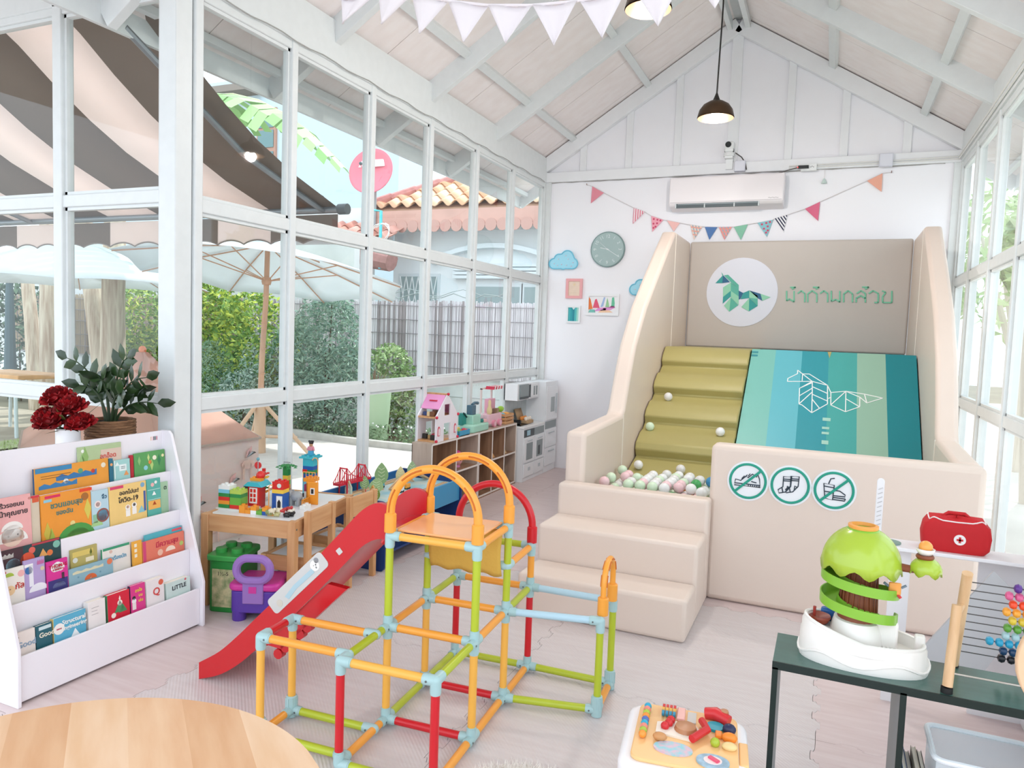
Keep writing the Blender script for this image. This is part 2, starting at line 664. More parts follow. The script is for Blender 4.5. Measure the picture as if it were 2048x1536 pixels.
def shrub(name, label, base, blobs, n, ls, cols, cat='shrub', asp=.45, group=None, stems=4, sr=.02):
    t = thing(name, label, cat, base, group=group)
    g = G()
    tot = sum(b[1][0] * b[1][1] * b[1][2] for b in blobs)
    for c, r in blobs:
        leafset(g, c, r, int(n * r[0] * r[1] * r[2] / tot), ls, asp)
    g.out('foliage', [mat('leaf_' + c, c, .55, spec=.3) for c in cols], t, smooth=0, kind='stuff')
    top = max(b[0][2] for b in blobs)
    for k in range(stems):
        c = blobs[k % len(blobs)][0]
        G().tube([(c[0] * .2 + random.uniform(-.05, .05), c[1] * .2, -.1), (c[0] * .6, c[1] * .6, c[2] * .5), (c[0], c[1], c[2])], [sr, sr * .8, sr * .4], 6).out('stem', mat('bark', '#6b5a48', .9, var=.3), t)
    return t


YG = ['#93b052', '#c3cf58', '#739a4e']
BG = ['#8fae9c', '#78998b', '#a5bfaa']
GG = ['#b3c6b8', '#c9d6ca', '#93ad9c']
shrub('hedge_shrub', 'large yellow-green leafy shrub behind the white parasol', (-8.6, 8.95, -.1),
      [((-.7, .1, 1.35), (.75, .6, 1.0)), ((.35, 0, 1.35), (.75, .6, .85)), ((-.2, -.05, .6), (1.1, .6, .65)), ((-1.0, .2, 1.9), (.5, .45, .55))], 9500, .05, YG)
shrub('hedge_shrub', 'yellow-green leafy shrub beside the banana trunks', (-10.75, 8.95, -.1),
      [((-.1, 0, 1.45), (.75, .55, .85)), ((.2, 0, .7), (.75, .5, .75))], 4500, .052, YG)
shrub('hedge_shrub', 'dark green shrub in shade at the boundary wall', (-14.6, 9.4, -.1),
      [((0, 0, 1.2), (.9, .6, 1.2))], 1500, .07, ['#48604a', '#3d5340', '#5b7358'])
shrub('conifer_shrub', 'tall blue-green feathery shrub in front of the bamboo fence', (-6.9, 8.95, -.1),
      [((.0, 0, 1.3), (.6, .5, .95)), ((.3, 0, .7), (.65, .5, .7)), ((.1, 0, 2.0), (.32, .3, .45)), ((-.5, 0, .9), (.5, .45, .9))], 11000, .042, BG, asp=.32)
shrub('fluffy_shrub', 'soft rounded grey-green shrub in the flower bed', (-8.6, 8.45, -.1),
      [((0, 0, .8), (.36, .32, .62))], 3600, .03, ['#9db89a', '#86a588', '#b0c8ab'], asp=.25)
shrub('silver_shrub', 'pale silvery small-leaved shrub under the large yellow-green shrub', (-8.05, 8.5, -.1),
      [((0, 0, .5), (.42, .35, .5)), ((.1, 0, 1.0), (.16, .14, .4)), ((.25, 0, .65), (.25, .2, .45))], 3600, .028, GG, asp=.4)
shrub('fence_shrub', 'light green bush against the bamboo fence', (-6.25, 9.7, -.1),
      [((0, 0, .9), (.42, .35, .55)), ((.25, 0, .55), (.4, .3, .4))], 2200, .045, ['#9db87f', '#b3c890', '#86a66c'])
t = thing('flower_bed', 'low green ground cover with small white flowers along the kerb', 'plants', (-6.6, 8.75, -.05), kind='stuff')
g = G()
for k in range(9):
    leafset(g, (-1.6 + k * .42, random.uniform(-.1, .2), .1), (.32, .28, .17), 330, .03)
g.out('foliage', [mat('leaf_' + c, c, .55, spec=.3) for c in ('#7f9b74', '#93ad84', '#6b8a66')], t, smooth=0, kind='stuff')
g = G()
for k in range(55):
    g.ball((random.uniform(-1.7, 1.9), random.uniform(-.25, .1), random.uniform(.2, .3)), .014, 6, 4)
g.out('blossom', mat('white_petal', '#f6f6f2', .6), t, kind='stuff')
g = G()
kp = [(-9.6, 8.5), (-8.6, 8.52), (-7.6, 8.48), (-7.0, 8.46), (-6.6, 8.38), (-6.2, 8.3), (-5.8, 8.27), (-5.3, 8.27), (-4.6, 8.3), (-3.3, 8.32)]
for (xa, ya), (xb, yb2) in zip(kp[:-1], kp[1:]):
    g.beam((xa, ya, -.01), (xb + .01, yb2, -.01), .1, .16)
tag(g.out('garden_kerb', mat('concrete_kerb', '#c9c5bd', .85, var=.15), None, bev=.01), 'curved grey concrete kerb along the flower bed', 'kerb')
struct(G().box(-15, -9.2, 4.5, 8.3, -.14, -.06).out('soil_patch', mat('garden_soil', '#a69d8c', .9, var=.25, vs=3)))
t = thing('lawn', 'short grass strip beyond the window beside the tent', 'grass', (-6.3, 5.2, -.03), kind='stuff')
g = G()
for _ in range(2200):
    x, y = random.uniform(-3.2, .2), random.uniform(-1.1, 1.6)
    h = random.uniform(.03, .07)
    a = random.uniform(0, PI)
    dx, dy = .006 * math.cos(a), .006 * math.sin(a)
    g.add([(x - dx, y - dy, 0), (x + dx, y + dy, 0), (x + random.uniform(-.02, .02), y + random.uniform(-.02, .02), h)], [(0, 1, 2)])
g.out('grass_blades', mat('grass_green', '#9bb06a', .6), t, smooth=0, kind='stuff')
G().box(-3.3, .3, -1.2, 1.7, -.03, .0).out('turf', mat('turf', '#a9b383', .9, var=.3, vs=6), t)

# boundary wall, vent blocks, bamboo fence
cw = mat('weathered_wall', '#d5d7d6', .8, var=.14, vs=1.3)
wt = thing('boundary_wall', 'weathered grey-white boundary wall behind the shrubs', 'wall', (0, 0, -.1))
G().box(-24, -7.62, 10.62, 10.78, 0, 3.1).out('wall_body', cw, wt)
G().box(-24, -2.2, 10.55, 10.62, 0, .93).out('low_wall', mat('low_white_wall', '#e9ecec', .7, var=.06), wt)
for z in (.3, .6):
    G().box(-24, -2.2, 10.545, 10.552, z, z + .012).out('joint_groove', mat('groove', '#c3c8c8', .8), wt)
G().box(-7.62, -2.2, 10.62, 10.78, 0, 1.8).out('wall_body', cw, wt)
vb = mat('vent_slot', '#55595a', .9)
for x0, n in ((-7.75, 2), (-13.55, 2), (-13.0, 2), (-12.0, 2), (-15.0, 2), (-11.2, 2)):
    for i in range(n):
        for z in (2.22, 2.4):
            G().box(x0 + i * .19 - .3, x0 + i * .19 - .16, 10.6, 10.625, z, z + .035).out('vent_slot', vb, wt)
ft = thing('bamboo_fence', 'weathered split bamboo screen fence tied with wire along the boundary wall', 'fence', (0, 10.5, .0))
g = G()
x = -16.5
while x < -3.5:
    wd = random.uniform(.018, .04)
    z1 = 2.04 + random.uniform(-.02, .02)
    g.m = random.choice((0, 0, 0, 0, 0, 1, 1, 1, 2)) + (3 if x < -10 else 0)  # far-left canes get browner tones, the shade there painted in
    yy = random.uniform(-.012, .012)
    z0 = .82
    g.add([(x, yy, z0), (x + wd / 2, yy - wd * .4, z0), (x + wd, yy, z0), (x, yy, z1), (x + wd / 2, yy - wd * .4, z1), (x + wd, yy, z1)], [(0, 1, 4, 3), (1, 2, 5, 4)])
    x += wd + random.choice((.0, .002, .004, .008))
g.out('cane_panel', [mat('cane_' + c, c, .8, var=.2, vs=6, stretch=(1, 1, .3)) for c in ('#e8e2e6', '#d6cdd2', '#aba0a2', '#b7a48c', '#a18c74', '#8c7862')], ft, smooth=20, kind='stuff')
G().box(-16.5, -3.5, .012, .02, .8, 2.0).out('fence_backing', mat('fence_shadow_cloth', '#bdb4b8', .9), ft)
for z in (.98, 1.22, 1.5, 1.73, 1.96):
    G().tube([(-16.5 + i * .65, -.03, z + random.uniform(-.012, .012)) for i in range(21)], .006, 5).out('tie_wire', mat('fence_wire', '#8b8486', .7), ft)

# neighbour house with tiled roof
hw = mat('house_white', '#eef1f3', .7, var=.04, vs=1.5)
hs = thing('neighbour_house', 'white house with orange tiled hip roof beyond the bamboo fence', 'house', (0, 0, -.1))
G().box(-8.35, -1.5, 13.0, 13.3, 0, 4.1).out('house_wall', hw, hs)
G().box(-8.35, -8.1, 13.3, 19, 0, 4.1).out('house_wall', hw, hs)
EZ, EY = 4.0, 12.45                           # roof eave
tile_c = [mat('roof_tile_' + c, c, .75, var=.15, vs=4) for c in ('#eec19c', '#e8b48c', '#f0cba9')]
rp = .56                                      # pitch rise per metre
g = G()
tw, tl = .3, .38


def tile_fn(u, v):
    x = u * tw
    return (x, v * tl, .05 * math.sin(u * 2 * PI) + v * tl * rp - .035 * v)


g.quadgrid(tile_fn, 10, 1)
o = g.out('roof_tile', tile_c[0], hs, solid=.025)
tms = [o.data]
for c in tile_c[1:]:
    m2 = o.data.copy()
    m2.materials[0] = c
    tms.append(m2)
bpy.data.objects.remove(o)
for r in range(8):
    y = EY + r * tl * .86
    xs = -8.62 + r * tl * .86 * .95
    for c in range(17):
        x = xs + .08 + c * tw
        if x > -3.6:
            break
        q = mk('roof_tile', random.choice(tms), hs, loc=(x, y, EZ + .09 + r * tl * .86 * rp), solid=.02)
G().add([(-8.65, EY + .05, EZ + .01), (-1.2, EY + .05, EZ + .01), (-1.2, EY + 3.1, EZ + 3.1 * rp), (-5.75, EY + 3.1, EZ + 3.1 * rp), (-8.65, EY + .05, EZ - .05), (-1.2, EY + .05, EZ - .05)],
        [(0, 1, 2, 3), (4, 5, 1, 0)]).out('roof_deck', mat('roof_deck', '#b08a72', .8), hs, smooth=0)
for k in range(9):
    xx, yy = -8.68 + k * .345, EY + .0 + k * .36
    G().tube([(xx, yy, EZ + .08 + (yy - EY) * rp), (xx + .36, yy + .375, EZ + .115 + (yy + .375 - EY) * rp)], [.1, .085], 8).out('hip_tile', mat('hip_tile', '#c98d86', .75, var=.2), hs)
G().add([(-8.65, EY + .05, EZ), (-5.75, EY + 3.1, EZ + 3.1 * rp), (-8.65, EY + 6.1, EZ)], [(0, 1, 2)]).out('roof_deck', mat('roof_deck2', '#b97b72', .8), hs, smooth=0, solid=.04)
G().box(-8.6, -1.2, EY + .02, EY + .06, EZ - .33, EZ - .02).out('fascia_board', mat('fascia_red', '#d7a99b', .7, var=.12, vs=2), hs)
for k in range(22):                            # scalloped edge, its shadows put into a darker red
    x = -8.55 + k * .24
    G().prism(disc(x, EZ - .33, .12, 12), EY + .0, EY + .018, 'xz').out('scallop', mat('scallop_shade', '#c99c90', .7), hs)
G().box(-8.6, -1.2, EY + .06, 13.0, EZ - .36, EZ - .34).out('soffit', mat('soffit', '#cfd2d2', .8), hs)
wg = mat('far_window_glass', '#97a7a8', .25)


def grille_window(x0, x1, z0, z1, y, grille=True):
    f = G()
    f.box(x0 - .06, x1 + .06, y - .03, y, z0 - .06, z1 + .06)
    w_ = f.out('window_frame', mat('far_frame', '#d9dfe2', .6), hs)
    G().box(x0, x1, y - .04, y - .03, z0, z1).out('pane', wg, w_)
    if grille:
        n = 6
        g = G()
        for i in range(n):
            xa, xb = x0 + (x1 - x0) * i / n, x0 + (x1 - x0) * (i + 1) / n
            for a, b in (((xa, z0), (xb, z1)), ((xb, z0), (xa, z1))):
                g.beam((a[0], y - .05, a[1]), (b[0], y - .05, b[1]), .012, .022, (0, 1, 0))
        g.box(x0, x1, y - .06, y - .045, (z0 + z1 * 2) / 3 - .3, (z0 + z1 * 2) / 3 - .28)
        g.out('grille', mat('white_iron', '#f2f4f4', .5), w_)


grille_window(-8.15, -7.3, 2.0, 2.74, 13.0)
grille_window(-6.55, -5.5, 1.7, 2.55, 13.0, False)
grille_window(-5.4, -4.4, 1.7, 2.55, 13.0, False)
for k in range(4):
    G().box(-6.9, -3.4, 12.86 - .0 * k, 12.99, 2.7 + k * .075, 2.76 + k * .075).out('shutter_slat', mat('shutter', '#dfe5e8', .6), hs)
g = G()
ar = [(-7.35 + .1 * k, 3.05 + .32 * math.sin(PI * min(k / 26., 1)) ** .7) for k in range(0, 37)]
g.prism(ar[:27] + [(p[0], p[1] - .09) for p in ar[:27]][::-1], 12.8, 13.0, 'xz')
g.out('arch_hood', mat('arch_plaster', '#e3eaee', .7), hs)
G().box(-4.75, -3.6, 12.82, 13.0, 3.2, 3.32).out('arch_hood', mat('arch_plaster', '#e3eaee'), hs)
g = G()
g.tube([(-8.4 + .2 * i, 10.45 + .05 * math.sin(i), 2.12 + .05 * math.sin(i * 1.9)) for i in range(20)], .008, 5)
g.tube([(-8.4 + .2 * i, 10.44, 2.17 + .06 * math.sin(i * 1.3 + 1)) for i in range(20)], .006, 5)
tag(g.out('wire_strand', mat('old_wire', '#9aa3a2', .7)), 'loose wire strands running above the bamboo fence', 'wire')

t = thing('outhouse', 'low outbuilding with dull red tiled roof behind the boundary wall', 'building', (0, 0, -.1))
G().box(-10.2, -8.4, 12.2, 12.4, 0, 3.4).out('outhouse_wall', mat('outhouse_wall', '#dcdfe0', .8, var=.08), t)
G().box(-11.4, -8.42, 12.9, 13.1, 3.3, 4.15).out('parapet', mat('parapet', '#dfe6e8', .8), t)
for r in range(3):
    for c in range(9):
        g = G()
        x, y = -10.5 + c * .3, 11.9 + r * .3
        g.quadgrid(lambda u, v: (x + u * .31, y + v * .33, 3.4 + r * .15 + .045 * math.sin(u * 2 * PI) + v * .13), 8, 1)
        g.out('roof_tile', mat('dull_tile' + str(c % 3), ('#cf9486', '#c68675', '#d6a294')[c % 3], .8), t, solid=.02)
G().tube([(-8.9, 12.0, 3.3), (-8.2, 12.0, 3.05), (-7.75, 12.0, 2.95)], [.22, .24, .2], 10).out('ridge_end', mat('ridge_rust', '#b98a84', .8, var=.2), t)

t = thing('tall_white_building', 'tall pale building far behind the awning and banana leaf', 'building', (0, 0, -.1))
G().box(-26, -11.6, 18.2, 20, 0, 9.3).out('building_wall', mat('pale_building', '#c3d3da', .7, var=.02), t)
G().box(-27, -16.6, 17.6, 18.4, 8.75, 8.95).out('roof_eave', mat('eave_timber', '#8d8279', .8), t)
f = G().box(-16.75, -16.0, 18.12, 18.2, 6.35, 8.3).out('window_frame', mat('brown_frame', '#b88d7c', .7), t)
for z in (6.45, 7.1, 7.7):
    G().box(-16.68, -16.07, 18.09, 18.12, z, z + .52).out('pane', mat('teal_pane', '#6c8b8c', .2), f)

# satellite dish on a mast
t = thing('satellite_dish', 'round red satellite dish with white band beside the tiled roof', 'dish', (-8.45, 12.35, 3.6))
Rm = T(0, 0, 1.0) @ RZ(.15) @ RX(math.radians(78))
g = G()
g.T = Rm
g.lathe([(.46 * i / 8, .13 * (i / 8) ** 2) for i in range(9)], n=36, cap=False)
o = g.out('reflector', mat('dish_red', '#e8808e', .5), t, solid=.012)
g = G()
g.T = Rm
g.prism([(-.3, .1), (.26, .12), (.22, .26), (-.24, .25)], .05, .075)
g.out('label_band', mat('dish_band', '#f7dfe2', .5), t)
G().tube([(0, .08, 0), (0, .08, .9)], .03, 8).out('mast', mat('steel_grey', '#9aa0a2', .5), t)
G().tube([(0.02, -.02, .55), (.12, -.45, .95), (.05, -.5, 1.05)], .014, 6).out('feed_arm', mat('dish_arm', '#d98a94', .5), t)
G().ball((.05, -.5, 1.08), .035, 8, 6).out('receiver', mat('dark_grey_plastic', '#5d6468', .5), t)
g = G()
g.tube([(-7.95, 11.9, 2.7), (-7.95, 11.9, 3.78), (-8.25, 11.9, 3.82)], .03, 8)
tag(g.out('water_pipe', mat('turquoise_pipe', '#5fc9d4', .4)), 'turquoise plastic water pipe with elbow by the outbuilding roof', 'pipe')
g = G()
g.tube([(-7.96 + .22 * math.cos(a * .5), 11.88, 3.35 + .2 * math.sin(a * .5 + a * .02)) for a in range(30)], .008, 5)
tag(g.out('cable_coil', mat('white_cable', '#e3e2de')), 'white cable coiled around the turquoise pipe', 'cable')

# striped awning over the terrace
t = thing('awning', 'brown and cream striped awning with scalloped valance outside the windows', 'awning', (0, 0, 0))
prof = [(2.99, 3.365), (3.127, 3.285), (3.36, 3.115), (3.62, 2.95), (3.905, 2.80), (4.3, 2.645), (4.765, 2.51)]
cb = fabric('awning_brown', '#92847a', .3)
cc = fabric('awning_cream', '#f3e6e0', .45)
x = -3.6
k = 0
for wd in (.663, .573, .675, .63, .72, .6, .66, .62, .66):
    g = G()
    n = len(prof)
    g.add([(x, p[0], p[1]) for p in prof] + [(x - wd, p[0], p[1]) for p in prof], [(i, i + 1, n + i + 1, n + i) for i in range(n - 1)])
    g.out('stripe', cc if k % 2 else cb, t, smooth=60, solid=.006)
    g = G()
    m = 16
    top = [(x - wd * i / m, 2.455) for i in range(m + 1)]
    bot = [(x - wd * i / m, 2.235 + .035 * abs(math.sin(PI * (i / m * 2))) ** .8 * (1 if 1 else 0)) for i in range(m + 1)]
    g.add([(p[0], 4.79, p[1]) for p in top] + [(p[0], 4.79, p[1]) for p in bot], [(i, i + 1, m + 2 + i, m + 1 + i) for i in range(m)])
    o = g.out('valance', cc if k % 2 else cb, t, smooth=0, solid=.005)
    g = G()
    g.tube([(p[0], 4.79, p[1]) for p in bot], .007, 6)
    g.out('piping', mat('valance_piping', '#8f857e', .8), o)
    x -= wd
    k += 1
st = mat('galvanised_steel', '#8e9499', .4, metal=.5)
G().tube([(x, 4.78, 2.49), (-3.55, 4.78, 2.49)], .03, 12).out('front_bar', st, t)
G().tube([(-3.58, 4.78, 2.49), (-3.5, 4.78, 2.49)], .042, 12).out('end_cap', mat('dark_grey_plastic', '#5d6468'), t)
for xx in (-3.75,):
    g = G()
    g.tube([(xx + .02 * math.cos(a), 4.78, 2.58 + .02 * math.sin(a)) for a in [i * PI / 6 for i in range(12)]], .005, 6, closed=True)
    g.tube([(xx, 4.78, 2.5), (xx, 4.78, 2.56)], .006, 6)
    g.out('hook', mat('dark_grey_plastic', '#5d6468'), t)
for xx in (-3.72, -7.2):
    G().tube([(xx, 2.99, 3.2), (xx, 3.9, 2.72), (xx, 4.76, 2.48)], .022, 8).out('arm', st, t)

# parasols
cv = fabric('parasol_canvas', '#f0f5f7', .4)
bamb = mat('bamboo', '#d9ab8e', .5, var=.15, vs=5, stretch=(3, 3, .6))


def canopy(t, c, R, ztop, zed, n=8, rot=0., tilt=0.):
    tz = lambda p: Vector((p[0], p[1], p[2] - tilt * (p[1] - c[1])))

    for k in range(n):
        a0, a1 = 2 * PI * k / n + rot, 2 * PI * (k + 1) / n + rot
        g = G()

        def fn(u, v):
            a = a0 + (a1 - a0) * u
            rr = R * v * (1 - .09 * v * math.sin(PI * u))
            z = ztop + (zed - ztop) * (v ** 1.12) + .07 * v * math.sin(PI * u) * .5
            return tuple(tz((c[0] + rr * math.cos(a), c[1] + rr * math.sin(a), c[2] + z)))
        g.quadgrid(fn, 6, 6)
        g.out('canopy_panel', cv, t, smooth=60, solid=.004)
        d = Vector((math.cos(a0), math.sin(a0), 0))
        p0 = Vector(c)
        o = G()
        o.tube([tz(q) for q in (p0 + Vector((0, 0, ztop - .02)), p0 + d * R * .5 + Vector((0, 0, ztop + (zed - ztop) * .46 - .015)), p0 + d * R * .985 + Vector((0, 0, zed - .012)))], .008, 6)
        rb = o.out('rib', bamb, t)
        o = G()
        o.tube([p0 + d * .03 + Vector((0, 0, ztop - .45)), tz(p0 + d * R * .52 + Vector((0, 0, ztop + (zed - ztop) * .48 - .02)))], .007, 6)
        o.out('strut', bamb, rb)


t = thing('parasol', 'white parasol with bamboo pole and tripod stand on the pale paving', 'parasol', (-6.38, 7.04, -.03), group='white garden parasols')
canopy(t, (.07, 0, 0), 1.7, 2.58, 2.16, 8, .25, .13)
g = G()
g.tube([(-.02, 0, .5), (0.0, 0, 1.2), (.05, 0, 1.9), (.07, 0, 2.68)], [.036, .034, .032, .03], 10)
po = g.out('pole', bamb, t)
for z in (.82, 1.0, 1.3, 1.62, 1.95):
    G().lathe([(.037, -.008), (.041, 0), (.037, .008)], (-.02 + .045 * (z - .5), 0, z), 10).out('node_ring', bamb, po)
G().lathe([(.05, -.04), (.06, 0), (.05, .05)], (.055, 0, 2.12), 12).out('hub', bamb, t)
bs = mat('pale_bamboo', '#e3bf9f', .5, var=.12, vs=4, stretch=(3, 3, .6))
b = G().lathe([(.075, 0), (.072, .2), (.076, .21), (.072, .22), (.07, .62)], (-.02, 0, 0), 12).out('stand_tube', bs, t)
for a in (.4, 2.5, 4.6):
    l = G().tube([(-.02 + .07 * math.cos(a), .07 * math.sin(a), .6), (-.02 + .62 * math.cos(a), .62 * math.sin(a), .02)], .026, 8).out('leg', bs, t)
    G().tube([(-.02, 0, .22), (-.02 + .46 * math.cos(a), .46 * math.sin(a), .22)], .02, 8).out('stretcher', bs, l)
t = thing('parasol', 'white parasol with white leaning pole beside the banana trunks', 'parasol', (-9.6, 6.9, -.05), group='white garden parasols')
canopy(t, (0, 0, 0), 1.75, 2.72, 2.07, 8, .1)
G().tube([(0.0, 0, 0), (0, 0, 1.2), (0, 0, 2.7)], .035, 10).out('pole', mat('white_metal', '#f1f1ef', .4), t)
G().tube([(-.09, -.05, 1.12), (.06, -.05, 1.14)], .03, 10).out('crank', mat('white_metal', '#f1f1ef'), t)

# play tent
t = thing('play_tent', 'peach and pink play tent pitched outside the glass wall', 'tent', (-4.76, 3.98, -.03), .45)
pe = fabric('tent_peach', '#fddccd', .5)
pk = fabric('tent_pink', '#fff7f3', .5)
n = 6
for k in range(n):
    a0, a1 = 2 * PI * k / n, 2 * PI * (k + 1) / n
    q = lambda a, r, z: (r * math.cos(a), r * math.sin(a), z)
    g = G()
    g.quadgrid(lambda u, v: tuple(Vector(q(a0, .04 + .84 * v, 1.36 - .62 * v ** .85)).lerp(Vector(q(a1, .04 + .84 * v, 1.36 - .62 * v ** .85)), u)), 2, 6)
    g.out('roof_panel', pe, t, smooth=50, solid=.006)
    g = G()
    g.quadgrid(lambda u, v: tuple(Vector(q(a0, .87 - .0 * v, .74 - .74 * v)).lerp(Vector(q(a1, .87, .74 - .74 * v)), u)), 2, 3)
    o = g.out('side_panel', pk, t, smooth=0, solid=.006)
    G().beam(q(a0, .885, .735), q(a1, .885, .735), .02, .016).out('eave_trim', mat('tent_trim', '#b9a79b', .7), t)
    # printed leaves and butterflies
    mid = Vector(q(a0, .885, 0)).lerp(Vector(q(a1, .885, 0)), .5)
    ux = (Vector(q(a1, .885, 0)) - Vector(q(a0, .885, 0))).normalized()
    nz = Vector((mid.x, mid.y, 0)).normalized()
    for i in range(5):
        ox, oz = -.3 + .15 * i, (.55, .3, .18, .42, .6)[i]
        g = G()
        g.T = Matrix(((ux.x, 0, nz.x, mid.x + nz.x * .006 + ux.x * ox), (ux.y, 0, nz.y, mid.y + nz.y * .006 + ux.y * ox), (0, 1, 0, oz), (0, 0, 0, 1)))
        for da, c in ((.3, 0), (1.0, 1)):
            g.m = c
            g.prism([(.0, 0), (.05 * math.cos(da) - .02, .05), (.1 * math.cos(da), .1 * math.sin(da)), (.06 * math.cos(da) + .02, .04)], 0, .002)
        g.m = 2
        g.prism(disc(.02, -.05, .06, 12, .035), 0, .002)
        g.prism([(-.03, -.16), (-.015, -.16), (-.01, -.05), (-.025, -.05)], 0, .002)
        g.prism([(.05, -.16), (.06, -.16), (.055, -.05), (.04, -.05)], 0, .002)
        g.out('fabric_print', [mat('print_grey', '#c3c6c8', .8), mat('print_rose', '#f0b9b4', .8), mat('print_peach', '#f3cdbd', .8)], o)
G().ball((0, 0, 1.38), .03, 8, 6).out('finial', mat('tent_orange', '#ef8f63', .6), t)

# big green pot with plant
t = thing('planter_pot', 'tall pale green planter with reddish spiky plant by the flower bed', 'planter', (-6.0, 8.95, -.05))
G().lathe([(.17, 0), (.2, .3), (.23, .78), (.215, .8), (.2, .74)], n=24).out('pot', mat('pale_green_pot', '#bfd8b4', .4), t)
g = G()
for k in range(70):
    a, h, r = random.uniform(0, 2 * PI), random.uniform(.15, .34), random.uniform(.05, .26)
    g.m = k % 2
    c, s = math.cos(a), math.sin(a)
    g.add([(.04 * c - .01 * s, .04 * s + .01 * c, .76), (.04 * c + .01 * s, .04 * s - .01 * c, .76), (r * c, r * s, .76 + h)], [(0, 1, 2)])
g.out('leaves', [mat('red_leaf', '#8d5a55', .6), mat('dull_leaf', '#8b9a72', .6)], t, smooth=0, kind='stuff')

# banana plants
tr = mat('banana_bark', '#a98f78', .9, var=.5, vs=3, stretch=(5, 5, .5), col2='#d8cbb5', bump=.4, bs=8)
bl = [mat('banana_leaf_a', '#86b06c', .5), mat('banana_leaf_b', '#9cc380', .5)]
rg = mat('leaf_midrib', '#d7e3a6', .5)


def banana_leaf(t, p0, p1, p2, wd, n=26):
    p0, p1, p2 = Vector(p0), Vector(p1), Vector(p2)
    f = lambda u: p0 * (1 - u) ** 2 + p1 * 2 * u * (1 - u) + p2 * u * u
    g = G()
    for i in range(n):
        u0, u1 = i / n, (i + .93) / n
        for sg in (-1, 1):
            g.m = random.randrange(2)
            a, b = f(u0), f(u1)
            d = (b - a).normalized()
            side = d.cross(Vector((0, 0, 1))).normalized() * sg
            L = wd * (math.sin(PI * min(1, u0 * .93 + .08)) ** .6) * random.uniform(.85, 1.05)
            dr = Vector((0, 0, -L * random.uniform(.35, .75)))
            g.add([a, b, b + side * L * .6 + dr * .3, a + side * L * .6 + dr * .3, b + side * L + dr + d * .02, a + side * L + dr + d * .02], [(0, 1, 2, 3), (3, 2, 4, 5)])
    lf_ = g.out('leaf', bl, t, smooth=0)
    G().tube([f(i / 10) for i in range(11)], [.025 * (1 - .08 * i) for i in range(11)], 6).out('midrib', rg, lf_)


def trunk(t, a, b, r):
    g = G()
    a, b = Vector(a), Vector(b)
    g.tube([a.lerp(b, i / 6) + Vector((random.uniform(-.015, .015), 0, 0)) for i in range(7)], [r * (1.15 - .05 * i) for i in range(7)], 12)
    return g.out('trunk', tr, t)


t = thing('banana_plant', 'banana plant with thick pale peeling trunk and arching leaf', 'banana plant', (-10.25, 8.0, -.1))
trunk(t, (0, 0, 0), (.1, 0, 3.6), .17)
trunk(t, (-.22, .1, 0), (-.1, .05, 3.0), .1)
banana_leaf(t, (.1, 0, 3.6), (2.9, -1.0, 5.6), (5.0, -.9, 3.5), .62, 30)
banana_leaf(t, (.1, 0, 3.6), (1.2, -1.4, 5.6), (3.2, -1.6, 5.2), .55)
t = thing('banana_plant', 'banana plant with leaning brown trunk behind the white parasol', 'banana plant', (-11.1, 8.3, -.1))
trunk(t, (.45, 0, 0), (-.2, 0, 3.4), .15)
banana_leaf(t, (-.2, 0, 3.3), (1.0, -2.2, 5.2), (1.6, -3.4, 4.3), .36)
t = thing('banana_plant', 'banana plant with brown mottled trunk beyond the orange table', 'banana plant', (-11.9, 8.2, -.1))
trunk(t, (0, 0, 0), (-.05, 0, 3.4), .17)
banana_leaf(t, (-.05, 0, 3.3), (-.6, -2.0, 5.4), (.5, -3.6, 5.0), .36)
t = thing('banana_plant', 'banana plant with thin yellowish trunk by the dark shrub', 'banana plant', (-13.2, 8.6, -.1))
trunk(t, (.3, 0, 0), (0, 0, 3.2), .11)

# terrace table, folded parasol
t = thing('terrace_table', 'outdoor table with orange wooden top and pale metal legs', 'table', (-10.25, 6.6, -.06))
G().box(-.75, .5, -.35, .35, .78, .84).out('tabletop', mat('orange_wood', '#e9b27c', .5, var=.15), t, bev=.01)
for x, y in ((-.7, -.3), (.38, -.3), (-.7, .3), (.38, .3)):
    G().tube([(x, y, .0), (x * .96, y, .78)], .024, 8).out('leg', mat('pale_metal', '#cfdcdf', .4), t)
t = thing('folded_parasol', 'folded dark green parasol leaning behind the terrace table', 'parasol', (-12.2, 7.7, -.1))
G().lathe([(.02, .3), (.1, .5), (.08, 1.2), (.06, 2.0), (.02, 2.6)], n=10).out('folded_canopy', mat('dark_green_canvas', '#50656a', .8, var=.1), t)
G().tube([(0, 0, 0), (0, 0, 2.7)], .02, 8).out('pole', mat('dark_grey_plastic', '#5d6468'), t)

# garden to the right of the room
struct(G().box(7.6, 7.8, -3, 30, 0, 2.6).out('garden_wall', mat('garden_wall_white', '#e7eaea', .8, var=.05)))
for i, (x, y, z, s, lb) in enumerate(((2.35, 11.6, 3.0, 1.3, 'broad-leaved pale green tree seen through the right-hand windows'), (2.0, 9.2, 2.7, .6, 'bushy pale green tree close outside the right-hand windows'))):
    t = thing('frangipani_tree', lb, 'tree', (x, y, -.1))
    g = G()
    leafset(g, (0, 0, z), (s * .75, s, s * .95), 700, .13, .32)
    g.out('foliage', [mat('leaf_' + c, c, .5) for c in ('#b7cf8f', '#cdddad', '#9fbd80')], t, smooth=0, kind='stuff')
    for k in range(5):
        a = k * 1.3
        G().tube([(0, 0, 0), (.1 * math.cos(a), .1 * math.sin(a), z * .5), (s * .5 * math.cos(a), s * .6 * math.sin(a), z + .4 * math.sin(k))], [.07, .05, .02], 7).out('branch', mat('pale_bark', '#cfc6b8', .8), t)

